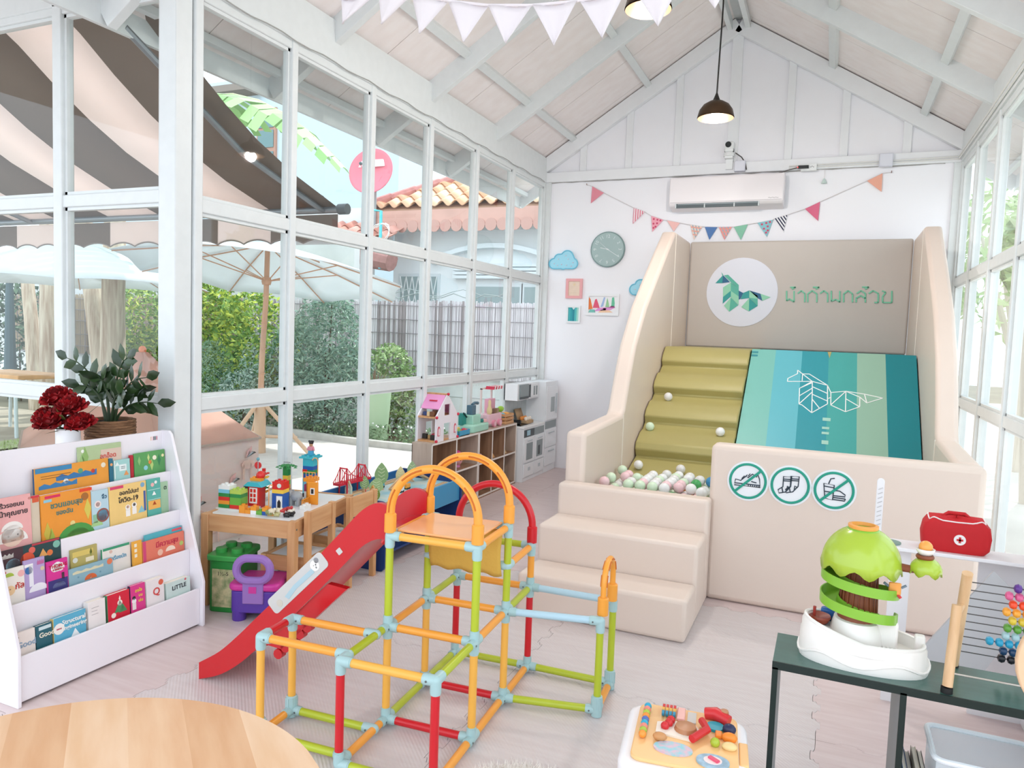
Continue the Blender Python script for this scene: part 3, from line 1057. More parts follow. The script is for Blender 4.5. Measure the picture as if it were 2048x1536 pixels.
# ================================================================ soft-play slide
vin = mat('cream_vinyl', '#e5d3c6', .42, var=.02, vs=2, bump=.12, bs=9)
vin2 = mat('cream_vinyl_seam', '#f3ebe0', .45)
yel = mat('mustard_vinyl', '#b3a86c', .42, var=.05, vs=2, bump=.15, bs=7)


def soft(name, label, g, m, bev=.03, cat='soft play block', group=None):
    return tag(g.out(name, m, None, bev=bev, seg=3), label, cat, group)


prof = [(4.53, 0.0), (4.53, .95), (5.45, .985), (5.5, 1.03), (5.62, 1.28), (5.76, 1.52), (6.05, 1.83), (6.41, 2.1), (6.8, 2.38), (7.12, 2.6), (7.95, 2.6), (7.95, 0)]
for x0, x1, lb in ((-1.555, -1.42, 'tall curved cream padded side wall beside the yellow steps'), (.665, .8, 'tall curved cream padded side wall beside the blue slide')):
    t = thing('padded_side_wall', lb, 'soft wall', (0, 0, 0))
    G().prism(prof if x0 < 0 else [(4.665, 0), (4.665, .955)] + prof[2:], x0, x1, 'yz').out('padded_body', vin, t, bev=.03, seg=3)
    xi = x1 if x0 < 0 else x0
    g = G()
    for y, z in ((7.15, 2.58), (5.48, .98)):
        g.box(xi - .003, xi + .003, y - .006, y + .006, .55, z)
    g.out('seam', vin2, t)
g = G()
g.box(-1.415, .66, 7.9, 8.06, 1.5, 2.6)
bp = thing('logo_panel', 'beige padded back panel with round horse logo and green lettering', 'soft panel', (0, 0, 0))
g.out('padded_body', mat('beige_vinyl', '#c4bab2', .45, var=.03, vs=2, bump=.1, bs=6), bp, bev=.02, seg=3)


def pp(cx, cy):
    return (-.877 + .001821 * (cx - 850) + .000108 * (cy - 370), 2.078 + .00002 * (cx - 850) - .00199 * (cy - 370))


lgc = {k: mat('logo_' + k, c, .5) for k, c in dict(disc='#dfe0ea', navy='#235f86', teal='#2f9a97', mid='#58b09c', light='#92cfb0', line='#76c3a1').items()}
c0 = pp(853, 370)
G().prism(disc(c0[0], c0[1], .352, 48), 7.894, 7.899, 'xz').out('logo_disc', lgc['disc'], bp)
for k, pl in (('teal', [(710, 323), (752, 282), (748, 323)]), ('navy', [(752, 282), (790, 318), (748, 323)]), ('mid', [(743, 266), (753, 280), (748, 285)]),
              ('mid', [(757, 283), (780, 280), (838, 333), (838, 352), (795, 318)]), ('light', [(752, 345), (795, 320), (795, 363), (752, 395)]),
              ('teal', [(752, 395), (795, 363), (795, 392), (750, 430)]), ('mid', [(795, 320), (838, 352), (838, 392), (795, 363)]), ('light', [(795, 363), (838, 392), (838, 436), (795, 398)]),
              ('light', [(757, 440), (795, 398), (786, 471)]), ('mid', [(795, 398), (836, 437), (786, 471)]), ('navy', [(838, 362), (862, 374), (846, 405), (838, 408)]),
              ('teal', [(862, 374), (895, 361), (895, 400), (848, 406)]), ('light', [(895, 361), (940, 388), (940, 404), (895, 398)]), ('light', [(852, 446), (895, 400), (893, 468)]),
              ('teal', [(895, 400), (940, 440), (893, 468)]), ('mid', [(895, 398), (940, 404), (940, 440)]), ('navy', [(895, 361), (955, 378), (965, 414), (940, 400)]), ('light', [(955, 378), (1009, 395), (965, 414)])):
    G().prism([pp(*q) for q in pl], 7.889, 7.893, 'xz').out('logo_facet', lgc[k], bp, smooth=0)
for s in ([(1092, 363), (1092, 413), (1106, 403), (1130, 418), (1130, 363)], [(1110, 345), (1138, 345)], [(1118, 355), (1138, 345)], [(1148, 376), (1167, 362), (1185, 376), (1185, 419)],
          [(1200, 419), (1200, 378), (1222, 362), (1246, 378), (1246, 419)], [(1226, 345), (1258, 345)], [(1240, 355), (1258, 345)], [(1262, 376), (1281, 362), (1300, 376), (1300, 419)],
          [(1318, 363), (1318, 414), (1340, 404), (1360, 418), (1360, 363)], [(1379, 419), (1379, 378), (1400, 362), (1422, 378), (1422, 419)],
          [(1440, 419), (1440, 398), (1462, 386), (1484, 400)], [(1442, 376), (1462, 362), (1484, 376), (1484, 419)], [(1468, 345), (1500, 345)], [(1482, 355), (1500, 345)],
          [(1500, 376), (1520, 362), (1545, 376), (1545, 419), (1527, 419)], [(1563, 363), (1580, 370), (1566, 390), (1566, 419), (1609, 419), (1609, 363)]):
    g = G()
    P = [pp(*q) for q in s]
    for a, b in zip(P[:-1], P[1:]):
        g.beam((a[0], 7.896, a[1]), (b[0], 7.896, b[1]), .013, .012, (0, 1, 0))
    g.out('lettering', lgc['line'], bp, smooth=0)
# yellow step ramp
yp = [(6.9, 1.505), (6.84, 1.5), (6.74, 1.42), (6.715, 1.372), (6.74, 1.326), (6.64, 1.272), (6.56, 1.268), (6.45, 1.2), (6.415, 1.15), (6.46, 1.09), (6.39, 1.042), (6.3, 1.035), (6.17, .97), (6.13, .92), (6.157, .862),
      (6.09, .816), (6.0, .8), (5.87, .73), (5.845, .674), (5.885, .61), (5.72, .555), (5.6, .52), (5.5, .46), (5.45, .4), (5.45, 0), (7.88, 0), (7.88, 1.505)]
g = G()
g.prism(yp, -1.412, -.65, 'yz')
soft('climbing_ramp', 'mustard yellow padded ramp with rounded steps', g, yel, .012, 'soft ramp')
# blue striped slide
t = thing('padded_slide', 'teal and green striped padded slide with white horse outline', 'soft slide', (0, 0, 0))
G().prism([(6.9, 1.503), (5.4, .257), (5.4, 0), (7.88, 0), (7.88, 1.503)], -.64, .655, 'yz').out('padded_body', mat('slide_core', '#2c8f98', .4), t, bev=.012)
dy, dz = -.766, -.642
rmp = lambda x, s, h=0.: (x, 6.9 + dy * s - dz * -1 * -h * 1.0, 1.506 + dz * s + .766 * h) if 0 else (x, 6.9 + dy * s + dz * h, 1.506 + dz * s - dy * h)
top = [-.64, -.439, -.221, -.009, .212, .427, .655]
low = [-.64, -.402, -.19, .03, .236, .447, .655]
for i, c in enumerate(('#7bbdb2', '#63b7c3', '#3598a4', '#4aa8a3', '#96bda8', '#16858f')):
    g = G()
    q = [rmp(top[i], 0), rmp(top[i + 1], 0), rmp(low[i + 1], 1.9), rmp(low[i], 1.9)]
    q2 = [rmp(top[i], 0, .006), rmp(top[i + 1], 0, .006), rmp(low[i + 1], 1.9, .006), rmp(low[i], 1.9, .006)]
    g.add(q + q2, [(0, 3, 2, 1), (4, 5, 6, 7), (0, 1, 5, 4), (1, 2, 6, 5), (2, 3, 7, 6), (3, 0, 4, 7)])
    g.out('stripe', mat('slide_stripe' + c, c, .4, spec=.45), t, smooth=0)
wl = mat('white_print', '#f4f6f4', .5)
A = {'n': (-.314, .404), 'm': (-.314, .367), 'e': (-.244, .255), 'p': (-.202, .3), 'h': (-.241, .3), 'q': (-.121, .387), 'r': (-.149, .297), 's': (-.003, .424), 'v': (.006, .643), 'w': (-.105, .756), 'y': (-.206, .665), 'z': (-.214, .479)}
for s in ([A['n'], A['m'], A['h'], A['e'], A['p'], A['r'], A['s'], A['v'], A['w'], (-.183, .674), A['y'], A['z'], A['q'], A['n']], [A['p'], (-.2, .385)], [A['p'], A['q'], A['s']], [A['q'], (-.113, .54), A['w']],
          [A['z'], (-.118, .4)], [A['y'], (-.118, .52)], [(-.21, .57), (-.118, .47)], [(-.118, .45), (-.0, .52)], [(-.115, .54), (.004, .61)], [(-.11, .6), (-.05, .7)],
          [A['s'], (.026, .508), (.031, .652), (.137, .482), (.24, .541), (.241, .652), (.14, .718), (.061, .671), (.03, .652)], [(.026, .508), (.137, .482), (.273, .503), (.404, .536), (.292, .603), (.24, .541)],
          [(.137, .482), (.14, .718)], [(.273, .503), (.292, .603)], [(.139, .57), (.241, .652)], [(.01, .58), (.031, .56)]):
    g = G()
    for a, b in zip(s[:-1], s[1:]):
        g.beam(rmp(a[0], a[1], .008), rmp(b[0], b[1], .008), .007, .003, (0, dz, -dy))
    g.out('horse_line', wl, t, smooth=0)
for x0, s0, x1, s1 in ((-.022, .8, .036, .835), (-.022, .9, .03, .925), (-.022, .955, .03, .98), (-.018, 1.045, .03, 1.085)):
    G().add([rmp(x0, s0, .008), rmp(x1, s0, .008), rmp(x1, s1, .008), rmp(x0, s1, .008)], [(3, 2, 1, 0)]).out('printed_block', mat('pale_mint_print', '#a9d3c4', .5), t, smooth=0)
for s0 in (.03, .075):
    G().add([rmp(-.638, s0, .008), rmp(-.585, s0, .008), rmp(-.585, s0 + .025, .008), rmp(-.638, s0 + .025, .008)], [(3, 2, 1, 0)]).out('printed_block', mat('dark_teal_print', '#3e8f96', .5), t, smooth=0)
G().add([rmp(-.02, .0, .009), rmp(.012, .0, .009), rmp(-.002, .085, .009)], [(0, 2, 1)]).out('pull_tab', yel, t, smooth=0)

# front wall with signs, steps
t = thing('padded_front_wall', 'low cream padded front wall carrying three round rule signs', 'soft wall', (0, 0, 0))
G().box(-.622, .805, 4.52, 4.66, 0, .955).out('padded_body', vin, t, bev=.035, seg=3)
g = G()
for i, (y0, z) in enumerate(((3.77, .228), (4.07, .44), (4.4, .632))):
    g = G()
    g.box(-1.55, -.6, y0, (4.068, 4.398, 4.519)[i], 0, z)
    if i == 0:
        t = thing('padded_steps', 'three cream padded steps up to the ball pit', 'soft steps', (0, 0, 0))
    g.out('step', vin, t, bev=.022, seg=3)
G().box(-1.41, .655, 4.67, 5.44, .0, .42).out('ball_pit_floor', mat('pit_vinyl', '#dfe0c8', .5), None)
tag(bpy.data.objects['ball_pit_floor'], 'flat padded floor of the ball pit under the plastic balls', 'soft floor')

sg = mat('sign_green', '#1f9a82', .4)
sw = mat('sign_white', '#f2f3f6', .35)
sk = mat('sign_ink', '#2b3a48', .4)


def sign(label, cx, kind):
    t = thing('rule_sign', label, 'sign', (cx, 4.519, .752), group='round rule signs')
    G().prism(disc(0, 0, .118, 48), -.004, 0, 'xz').out('sign_disc', sw, t)
    g = G()
    g.tube([(.1 * math.cos(2 * PI * i / 48), -.005, .1 * math.sin(2 * PI * i / 48)) for i in range(48)], .0075, 6, closed=True)
    g.out('ring', sg, t)

    def ln(P, r=.0032, close=False):
        G().tube([(x, -.006, z) for x, z in P], r, 6, closed=close).out('icon_line', sk, t)
    if kind == 'shoe':
        ln([(-.075, -.03), (-.07, .005), (-.04, .0), (-.01, .03), (.0, .02), (.025, .045), (.05, .03), (.055, .045), (.065, .02), (.072, -.03)], close=True)
        ln([(-.075, -.018), (.072, -.018)])
        for i in range(6):
            ln([(.005 + i * .012, -.03), (.005 + i * .012, -.018)], .0025)
        for i in range(3):
            ln([(-.035 + i * .018, .012 + i * .009), (-.02 + i * .016, .03 + i * .008)], .0025)
        ln([(.02, .0), (.05, -.005)])
    if kind == 'socks':
        for dx, dz_ in ((-.018, .0), (.022, .006)):
            ln([(dx - .02, .05 + dz_), (dx + .025, .052 + dz_), (dx + .022, -.005 + dz_), (dx - .005, -.04 + dz_), (dx - .04, -.05 + dz_), (dx - .045, -.03 + dz_), (dx - .02, -.01 + dz_)], close=True)
            ln([(dx - .02, .035 + dz_), (dx + .024, .037 + dz_)])
            ln([(dx - .02, .025 + dz_), (dx + .024, .027 + dz_)])
            ln([(dx + .018, -.012 + dz_), (dx + .004, -.004 + dz_), (dx + .002, -.028 + dz_)])
            ln([(dx - .025, -.016 + dz_), (dx - .018, -.046 + dz_)])
    if kind == 'food':
        ln([(-.055, .035), (.0, .03), (-.004, -.055), (-.045, -.05)], close=True)
        ln([(-.056, .02), (-.002, .015)])
        ln([(-.03, .035), (-.02, .065), (.0, .07)])
        ln([(-.05, -.01), (.0, -.012)])
        ln([(.0, .0), (.03, .0), (.06, -.02), (.06, -.03), (-.002, -.03)])
        ln([(-.002, -.04), (.062, -.042)])
        ln([(.0, -.052), (.058, -.054), (.062, -.042)])
    if kind != 'socks':
        a = .075
        G().beam((-a, -.009, -a * .95), (a, -.009, a * .95), .004, .014, (0, 0, 1)).out('slash', sg, t)


sign('round green-ringed no-shoes sign on the padded front wall', -.401, 'shoe')
sign('round green-ringed socks sign on the padded front wall', -.166, 'socks')
sign('round green-ringed no-food sign on the padded front wall', .068, 'food')

# ball pit
bc = ['#f2f2f0'] * 8 + ['#d9edd0'] * 6 + ['#f3cdd0'] * 6 + ['#e8e6e2'] * 6 + ['#f4a34a', '#3f8fc0', '#4aa85f']
lbn = {'#f2f2f0': 'white', '#d9edd0': 'pale green', '#f3cdd0': 'pale pink', '#e8e6e2': 'translucent white', '#f4a34a': 'orange', '#3f8fc0': 'blue', '#4aa85f': 'green'}
bm = {}


def pit_ball(x, y, z, c, where='in the heap of the ball pit'):
    if c not in bm:
        o = G().ball((0, 0, 0), .037, 14, 10).out('pit_ball', mat('ball' + c, c, .3, spec=.5, sub=.0))
        bm[c] = o.data
        bpy.data.objects.remove(o)
    tag(mk('pit_ball', bm[c], loc=(x, y, z)), lbn[c] + ' plastic ball ' + where, 'ball', 'plastic ball-pit balls')


random.seed(5)
placed = []
for lay, z in ((0, .459), (1, .525), (2, .588)):
    for i in range(9):
        for j in range(8):
            x = -1.36 + i * .082 + (.04 if lay == 1 else 0) + random.uniform(-.004, .004)
            y = 4.73 + j * .082 + (.04 if lay == 1 else 0) + random.uniform(-.004, .004)
            if y > 5.38 or x > -.68:
                continue
            if lay == 2 and (random.random() < .35 or j < 1):
                continue
            pit_ball(x, y, z, random.choice(bc))
for x, y, z, c, wh in ((-1.26, 6.35, 1.075, '#e8e6e2', 'alone below the second mustard bolster'), (-1.34, 6.05, .84, '#d9edd0', 'under the third mustard bolster by the side wall'), (-.77, 6.05, .845, '#f2f2f0', 'under the third mustard bolster by the slide'), (-1.33, 5.66, .577, '#f2f2f0', 'at the foot of the ramp by the side wall'), (-1.0, 5.66, .577, '#e8e6e2', 'at the foot of the mustard ramp'), (-.7, 5.66, .577, '#d9edd0', 'at the foot of the ramp by the slide')):
    pit_ball(x, y, z, c, wh)

# ================================================================ climbing frame with slide
cf = thing('toddler_climber', 'colourful tubular toddler climbing frame with arches, orange deck and red slide', 'climbing frame', (-1.168, 2.44, 0), .066)
pc = {k: mat('plastic_' + k, c, .3, spec=.5) for k, c in dict(orange='#f3a23c', yellow='#f2b24c', lime='#b3c030', red='#cf1a26', blue='#b3d2e0', grey='#a9c8c9').items()}
z0, z1, z2, zm = .028, .405, .77, .6
N = {'d': (-.37, -.335), 'e': (0, -.335), 'f': (-.37, 0), 'g': (0, 0), 'i': (-.37, .345), 'h': (0, .345), 'j': (-.37, .675), 'k': (0, .675),
     'c': (-.37, -.285), 'c2': (-.37, -.09), 'a': (-.75, -.285), 'b': (-.75, -.09)}
ca, sa = math.cos(.17), math.sin(.17)
N['l'] = (.03 + .37 * ca, .345 + .37 * sa)
N['m'] = (.03 + .37 * ca - .0, .6 + .37 * sa)
PR, JR = .0155, .0195


def P3(n, z):
    return Vector((N[n][0], N[n][1], z))


joints = {}


def pole(a, za, b, zb, c, ja=True, jb=True):
    A_, B_ = P3(a, za), P3(b, zb)
    d = (B_ - A_).normalized()
    G().tube([A_ + d * .03, B_ - d * .03], PR, 14).out('pole', pc[c], cf)
    if ja:
        joints.setdefault((a, za), []).append(d)
    if jb:
        joints.setdefault((b, zb), []).append(-d)


for n, c in (('d', 'red'), ('e', 'red'), ('f', 'yellow'), ('g', 'yellow'), ('h', 'yellow'), ('i', 'yellow'), ('j', 'red'), ('k', 'red'), ('a', 'yellow'), ('b', 'yellow')):
    pole(n, z0, n, z1, c)
for n in 'fghi':
    pole(n, z1, n, z2, 'lime')
pole('k', z1, 'k', zm, 'orange')
pole('j', z1, 'j', zm, 'orange')
for a, b, c in (('a', 'c', 'orange'), ('b', 'c2', 'orange'), ('a', 'b', 'red'), ('d', 'f', 'lime'), ('d', 'e', 'yellow'), ('e', 'g', 'lime'), ('f', 'g', 'orange'), ('g', 'h', 'orange'), ('f', 'i', 'orange'),
                ('i', 'h', 'orange'), ('i', 'j', 'lime'), ('j', 'k', 'orange'), ('h', 'k', 'lime'), ('h', 'l', 'blue'), ('k', 'm', 'blue')):
    pole(a, z1, b, z1, c)
for a, b, c in (('a', 'c', 'lime'), ('b', 'c2', 'lime'), ('a', 'b', 'orange'), ('d', 'f', 'orange'), ('d', 'e', 'lime'), ('e', 'g', 'orange'), ('f', 'g', 'red'), ('g', 'h', 'orange'), ('f', 'i', 'lime'),
                ('i', 'h', 'red'), ('i', 'j', 'lime'), ('j', 'k', 'lime'), ('h', 'k', 'orange'), ('h', 'l', 'lime'), ('k', 'm', 'lime'), ('l', 'm', 'orange')):
    pole(a, z0, b, z0, c)
for a, b, c in (('f', 'g', 'yellow'), ('g', 'h', 'orange'), ('i', 'h', 'orange'), ('f', 'i', 'orange')):
    pole(a, z2, b, z2, c)
pole('h', zm, 'k', zm, 'orange')
pole('i', zm, 'h', zm, 'yellow')
pole('j', zm, 'k', zm, 'lime')
pole('l', z0, 'l', z1, 'lime')
pole('m', z0, 'm', z1, 'lime')
for (n, z), ds in joints.items():
    p = P3(n, z)
    g = G()
    g.ball(tuple(p), JR, 12, 8)
    for d in ds:
        g.tube([p, p + d * .042], JR, 12)
        g.tube([p + d * .042, p + d * .047], JR * .92, 12)
    o = g.out('connector', pc['grey'], cf)
    hz = [d for d in ds if abs(d.z) < .5]
    if hz and z < .5:
        s = G()
        q = p + hz[0] * .028
        sd = Vector((0, -1, 0)) if abs(hz[0].x) > .5 else Vector((1, 0, 0))
        s.tube([q + sd * JR * .9, q + sd * (JR + .0015)], .0038, 8)
        s.out('screw', mat('screw_steel', '#6f7776', .4, metal=.6), o)
for n in ('a', 'b', 'l', 'm'):
    p = P3(n, 0)
    g = G()
    g.lathe([(.0225, .002), (.0225, .085), (.0185, .088)], tuple(p), 14)
    for k in range(8):
        a = k * PI / 4
        g.box(p.x + .0225 * math.cos(a) - .002, p.x + .0225 * math.cos(a) + .002, p.y + .0225 * math.sin(a) - .002, p.y + .0225 * math.sin(a) + .002, .03, .08)
    g.out('foot', pc['grey'], cf)


def arch(a, b, z, rise, c, name='arch', leg=.1, r=.017, inset=0., slots=True):
    A_, B_ = P3(a, z), P3(b, z)
    mid = (A_ + B_) / 2
    R = (B_ - A_).length / 2 - inset
    u = (B_ - A_).normalized()
    pts = []
    h = rise - R
    for k in range(25):
        t_ = PI * k / 24
        pts.append(mid - u * (R * math.cos(t_)) + Vector((0, 0, h + R * math.sin(t_))))
    pts = [mid - u * R + Vector((0, 0, .02))] + pts + [mid + u * R + Vector((0, 0, .02))]
    g = G()
    n = len(pts)
    wd, dp = r, r * .72                                   # flat-sided moulded hoop
    sdv = u.cross(Vector((0, 0, 1)))
    g.tube(pts, r, 12)
    o = g.out(name, pc[c], cf)
    for s in (-1, 1):
        q = mid + u * (R * s)
        G().tube([q + Vector((0, 0, .015)), q + Vector((0, 0, .085)), q + Vector((0, 0, .09))], [.0235, .0235, .019], 14).out('socket', pc[c], o)
    if slots:
        for s in (-1, 1):
            for k in range(1, 24, 6):
                g = G()
                g.tube([pts[i] + sdv * (s * r * .98) for i in range(k, min(k + 5, n))], .0035, 6)
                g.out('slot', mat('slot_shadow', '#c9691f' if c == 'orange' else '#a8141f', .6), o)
    return o


arch('f', 'g', z2, .28, 'orange')
arch('i', 'h', z2, .28, 'orange')
arch('j', 'k', zm, .27, 'red', slots=False)
arch('l', 'm', z1, .225, 'orange', inset=.035, r=.0125)
G().box(-.35, -.02, .02, .325, z2 + .012, z2 + .022).out('deck', mat('deck_orange', '#f6b377', .18, spec=.6), cf, bev=.004)
g = G()
g.quadgrid(lambda u, v: (-.35 + .33 * u, .335 - .025 * math.sin(PI * v), z2 - .015 - .2 * v + .006 * math.sin(u * 19) * v), 20, 8)
g.out('cloth_flap', mat('mustard_cloth', '#d9ad4e', .8, bump=.3, bs=40), cf, solid=.004)
# slide
sp = [(-.37, .775), (-.43, .775), (-.5, .735), (-.6, .63), (-.8, .42), (-1.0, .225), (-1.1, .135), (-1.2, .07), (-1.31, .03)]
rd = mat('slide_red', '#c5141d', .28, spec=.55)
g = G()
y0, y1 = .02, .325
wh = [.1, .115, .12, .12, .115, .11, .1, .075, .045]


def catmull(L, m=5):
    o = []
    for i in range(len(L) - 1):
        p = [L[max(i - 1, 0)], L[i], L[i + 1], L[min(i + 2, len(L) - 1)]]
        for k in range(m):
            u = k / m
            o.append(tuple(.5 * (2 * b + (c - a) * u + (2 * a - 5 * b + 4 * c - d) * u * u + (3 * b - a - 3 * c + d) * u ** 3) for a, b, c, d in zip(*p)))
    return o + [tuple(L[-1])]


q3 = catmull([(a, b, c) for (a, b), c in zip(sp, wh)])
sp, wh = [(a, b) for a, b, c in q3], [c for a, b, c in q3]
n = len(sp)


def sec(i):
    x, z = sp[i]
    h = wh[i]
    return [(x, y0 - .012, z - .03), (x, y0 - .012, z + h), (x, y0 + .008, z + h), (x, y0 + .016, z), (x, y1 - .016, z), (x, y1 - .008, z + h), (x, y1 + .012, z + h), (x, y1 + .012, z - .03), (x, y1 - .02, z - .014), (x, y0 + .02, z - .014)]


vs = []
for i in range(n):
    vs += sec(i)
k = 10
fs = [(i * k + j, i * k + (j + 1) % k, (i + 1) * k + (j + 1) % k, (i + 1) * k + j) for i in range(n - 1) for j in range(k)]
fs += [tuple(range(k))[::-1], tuple(range((n - 1) * k, n * k))]
g.add(vs, fs)
slo = g.out('slide_chute', rd, cf, smooth=40)
ang = math.atan2(-.395, -.4)
MS = Matrix(((-.712, -.702, 0, 0), (0, 0, -1, 0), (-.702, .712, 0, 0), (0, 0, 0, 1)))     # local x along chute (down), y up, z out to the viewer
def chute(x):
    return T(-.37 - .23 - x * .712, y0 - .012, .63 - x * .702) @ MS


g = G()
g.T = T(-.655, y0 - .0125, .62) @ MS
g.prism(rect(0, .36, -.012, .06, .018), 0, .0016)
st_ = g.out('sticker', mat('sticker_pale', '#c9c6c2', .4), slo)
for nm, pl, c in (('dog_print', disc(.06, .028, .022, 14), '#f6f4ef'), ('dog_print', disc(.04, .04, .012, 10), '#8c8a8c'), ('dog_print', disc(.064, .03, .004, 8), '#333333'), ('dog_print', disc(.053, .028, .004, 8), '#333333'), ('dog_print', disc(.06, .018, .005, 8), '#333333'),
                  ('ribbon_print', [(.08, .028), (.2, .03), (.27, .02), (.26, -.0), (.2, .01), (.08, .008)], '#a9c3cc'), ('leaf_print', disc(.31, .015, .016, 10), '#c9c1b4')):
    g = G()
    g.T = T(-.655, y0 - .0125, .62) @ MS
    g.prism(pl, .0016, .0026)
    g.out(nm, mat('print' + c, c, .5), st_)
g = G()
g.T = T(-.60, y0 - .0125, .67) @ MS
g.prism(rect(-.012, .012, -.008, .016, .003), 0, .0016)
g.out('sticker', mat('sticker_pale', '#d9d6d2'), slo)
g = G()
g.T = T(-.6, y0 + .0, .63) @ MS
g.prism([(.12, -.03), (.06, -.1), (.5, -.1), (.56, -.03)], 0, -.03)
for i in range(5):
    g.prism(disc(.33 + i * .05, -.105, .022, 10), 0, -.03)
g.out('underside_rail', rd, slo)
for s in (y0, y1):
    G().tube([(-.372, s, z2 + .02), (-.41, s, z2 - .04)], .012, 8).out('slide_hook', rd, slo)

# ================================================================ furniture by the glass wall
lam = mat('white_laminate', '#f2eef3', .35, var=.02, vs=3)
pine = wood('beech_wood', '#d9a878', '#c99362', 'z')
pinex = wood('beech_wood_x', '#d9a878', '#c99362', 'x')
piney = wood('beech_wood_y', '#d9a878', '#c99362', 'y')
wtop = mat('white_board', '#eef0f2', .3)

# bookcase -------------------------------------------------------
bcs = thing('display_bookcase', 'white slanted children\'s display bookcase with four book tiers', 'bookcase', (0, 0, 0))
TX = {1: (-2.92, .201), 2: (-2.992, .396), 3: (-3.064, .596), 4: (-3.13, .793)}
sidep = [(-3.205, 0.0), (-2.9, .0), (-2.9, .235), (-3.13, .985), (-3.15, 1.003), (-3.205, 1.003)]
for y in (1.845, 2.79):
    G().prism(sidep, y, y + .016, 'xz').out('side_panel', lam, bcs, bev=.003)
G().box(-3.205, -3.195, 1.861, 2.79, .05, 1.0).out('back_panel', lam, bcs)
for k in (1, 2, 3, 4):
    x, z = TX[k]
    zl = .012 if k == 1 else TX[k - 1][1] - .13
    G().box(x - .012, x, 1.861, 2.79, zl, z).out('lip_panel', lam, bcs, bev=.002)
    xb = -3.195
    zs = .03 if k == 1 else TX[k - 1][1] - .02
    G().box(xb, x - .012, 1.861, 2.79, zs, zs + .012).out('shelf_board', lam, bcs)
for i, c in enumerate(('#e9c9a9', '#efc0c8', '#3a3a42', '#2f5560', '#c2566a')):
    G().box(-3.1955, -3.1935, 2.72 + i * .009, 2.724 + i * .009, .955, .975).out('brand_mark', mat('brand' + c, c, .5), bcs)
for k in range(4):
    G().box(-3.156, -3.1545, 2.66, 2.661, .9, .901).out('fixing', lam, bcs) if 0 else None

paper = mat('book_paper', '#efe6d8', .8)
ink = mat('book_ink', '#27303c', .6)


def book(t, y0, y1, z1, c, label, dx=0., th=.008, title=None, ts=.03, tc=None, deco=(), spine=None, tz=.8, group=None):
    x, zl = TX[t]
    zb = (.045 if t == 1 else TX[t - 1][1] - .006)
    xf = x - .02 - dx
    lean = .06
    h = (z1 - zb) / math.cos(lean)
    b = thing('picture_book', label, 'book', (xf, (y0 + y1) / 2, zb), 0, group)
    b.rotation_euler = (0, -lean, 0)
    w = (y1 - y0) / 2 - .001
    cm = mat('cover' + c, c, .4, var=.06, vs=12)
    G().box(-.0015, 0, -w, w, 0, h).out('front_cover', cm, b)
    G().box(-th, -th + .0015, -w, w, 0, h).out('back_cover', cm, b)
    G().box(-th, 0, -w - .0015, -w, 0, h).out('spine', mat('cover' + (spine or c), spine or c, .4), b)
    G().box(-th + .0018, -.0018, -w + .001, w - .003, .002, h - .003).out('pages', paper, b)
    F = T(.0006, 0, 0) @ Matrix(((0, 0, 1, 0), (1, 0, 0, 0), (0, 1, 0, 0), (0, 0, 0, 1)))

    for d in deco:                         # (kind, u -1..1, v metres below the top, size, colour)
        kd, u, v, s, cc = d
        g = G()
        g.T = F @ T(u * w, h - v, 0)
        if kd == 'o':
            g.prism(disc(0, 0, s, 18), -.0003, .0003)
        elif kd == 'b':
            g.prism(rect(-s[0], s[0], -s[1], s[1]), -.0003, .0003)
        elif kd == 'h':
            g.prism([(s * math.cos(PI * i / 12), s * .8 * math.sin(PI * i / 12)) for i in range(13)], -.0003, .0003)
        elif kd == 'z':
            n = 7
            g.prism([(-s[0] + 2 * s[0] * i / n, s[1] * (1 if i % 2 else .2)) for i in range(n + 1)] + [(s[0], -s[1]), (-s[0], -s[1])], -.0003, .0003)
        elif kd == 'l':
            g.prism([(0, -s), (s * .35, 0), (0, s), (-s * .35, 0)], -.0003, .0003)
        elif kd == 't':
            g.prism([(-s, -s * .7), (s, -s * .7), (0, s)], -.0003, .0003)
        g.out('cover_print', mat('prt' + cc, cc, .5), b)
    if title:
        for i, (tx, dz_, u, sz, col) in enumerate(title):
            text(tx, sz, mat('ttl' + col, col, .5), b, F @ T(u * w, h - dz_, .0006), 'title_lettering', bold=sz * .018)
    return b


GR = 'picture books on the bookcase'
book(4, 2.312, 2.54, .972, '#b5c99a', 'green picture book with red lettering, rearmost on the top tier', .012, title=[('ลูกอ๊อด', .058, .35, .03, '#c8443a')], deco=[('b', .5, .075, (.055, .05), '#d9c3b2'), ('l', -.7, .05, .05, '#8fb56a'), ('l', -.85, .08, .05, '#9cc27c'), ('o', -.8, .02, .008, '#f0f4ea')])
book(4, 2.096, 2.46, .905, '#eb9f3e', 'wide orange and blue picture book on the top tier', .004, spine='#2d5f8a', deco=[('b', -.5, .012, (.085, .011), '#3f88b4'), ('z', .1, .055, (.1, .014), '#3b78ad'), ('z', -.4, .085, (.09, .012), '#3d7fb3'), ('o', .2, .04, .012, '#5aa27c'), ('o', -.2, .075, .012, '#f2f0e6'), ('o', .55, .05, .01, '#d04838'), ('b', -.45, .04, (.07, .0012), '#8a5a2a'), ('b', -.5, .05, (.06, .0012), '#8a5a2a'), ('o', .85, .03, .012, '#e9dfc8')])
book(4, 2.462, 2.482, .9, '#2f6f86', 'narrow dark teal book standing between the orange and the mint book', 0, th=.012, deco=[('o', 0, .03, .007, '#e7a46a')])
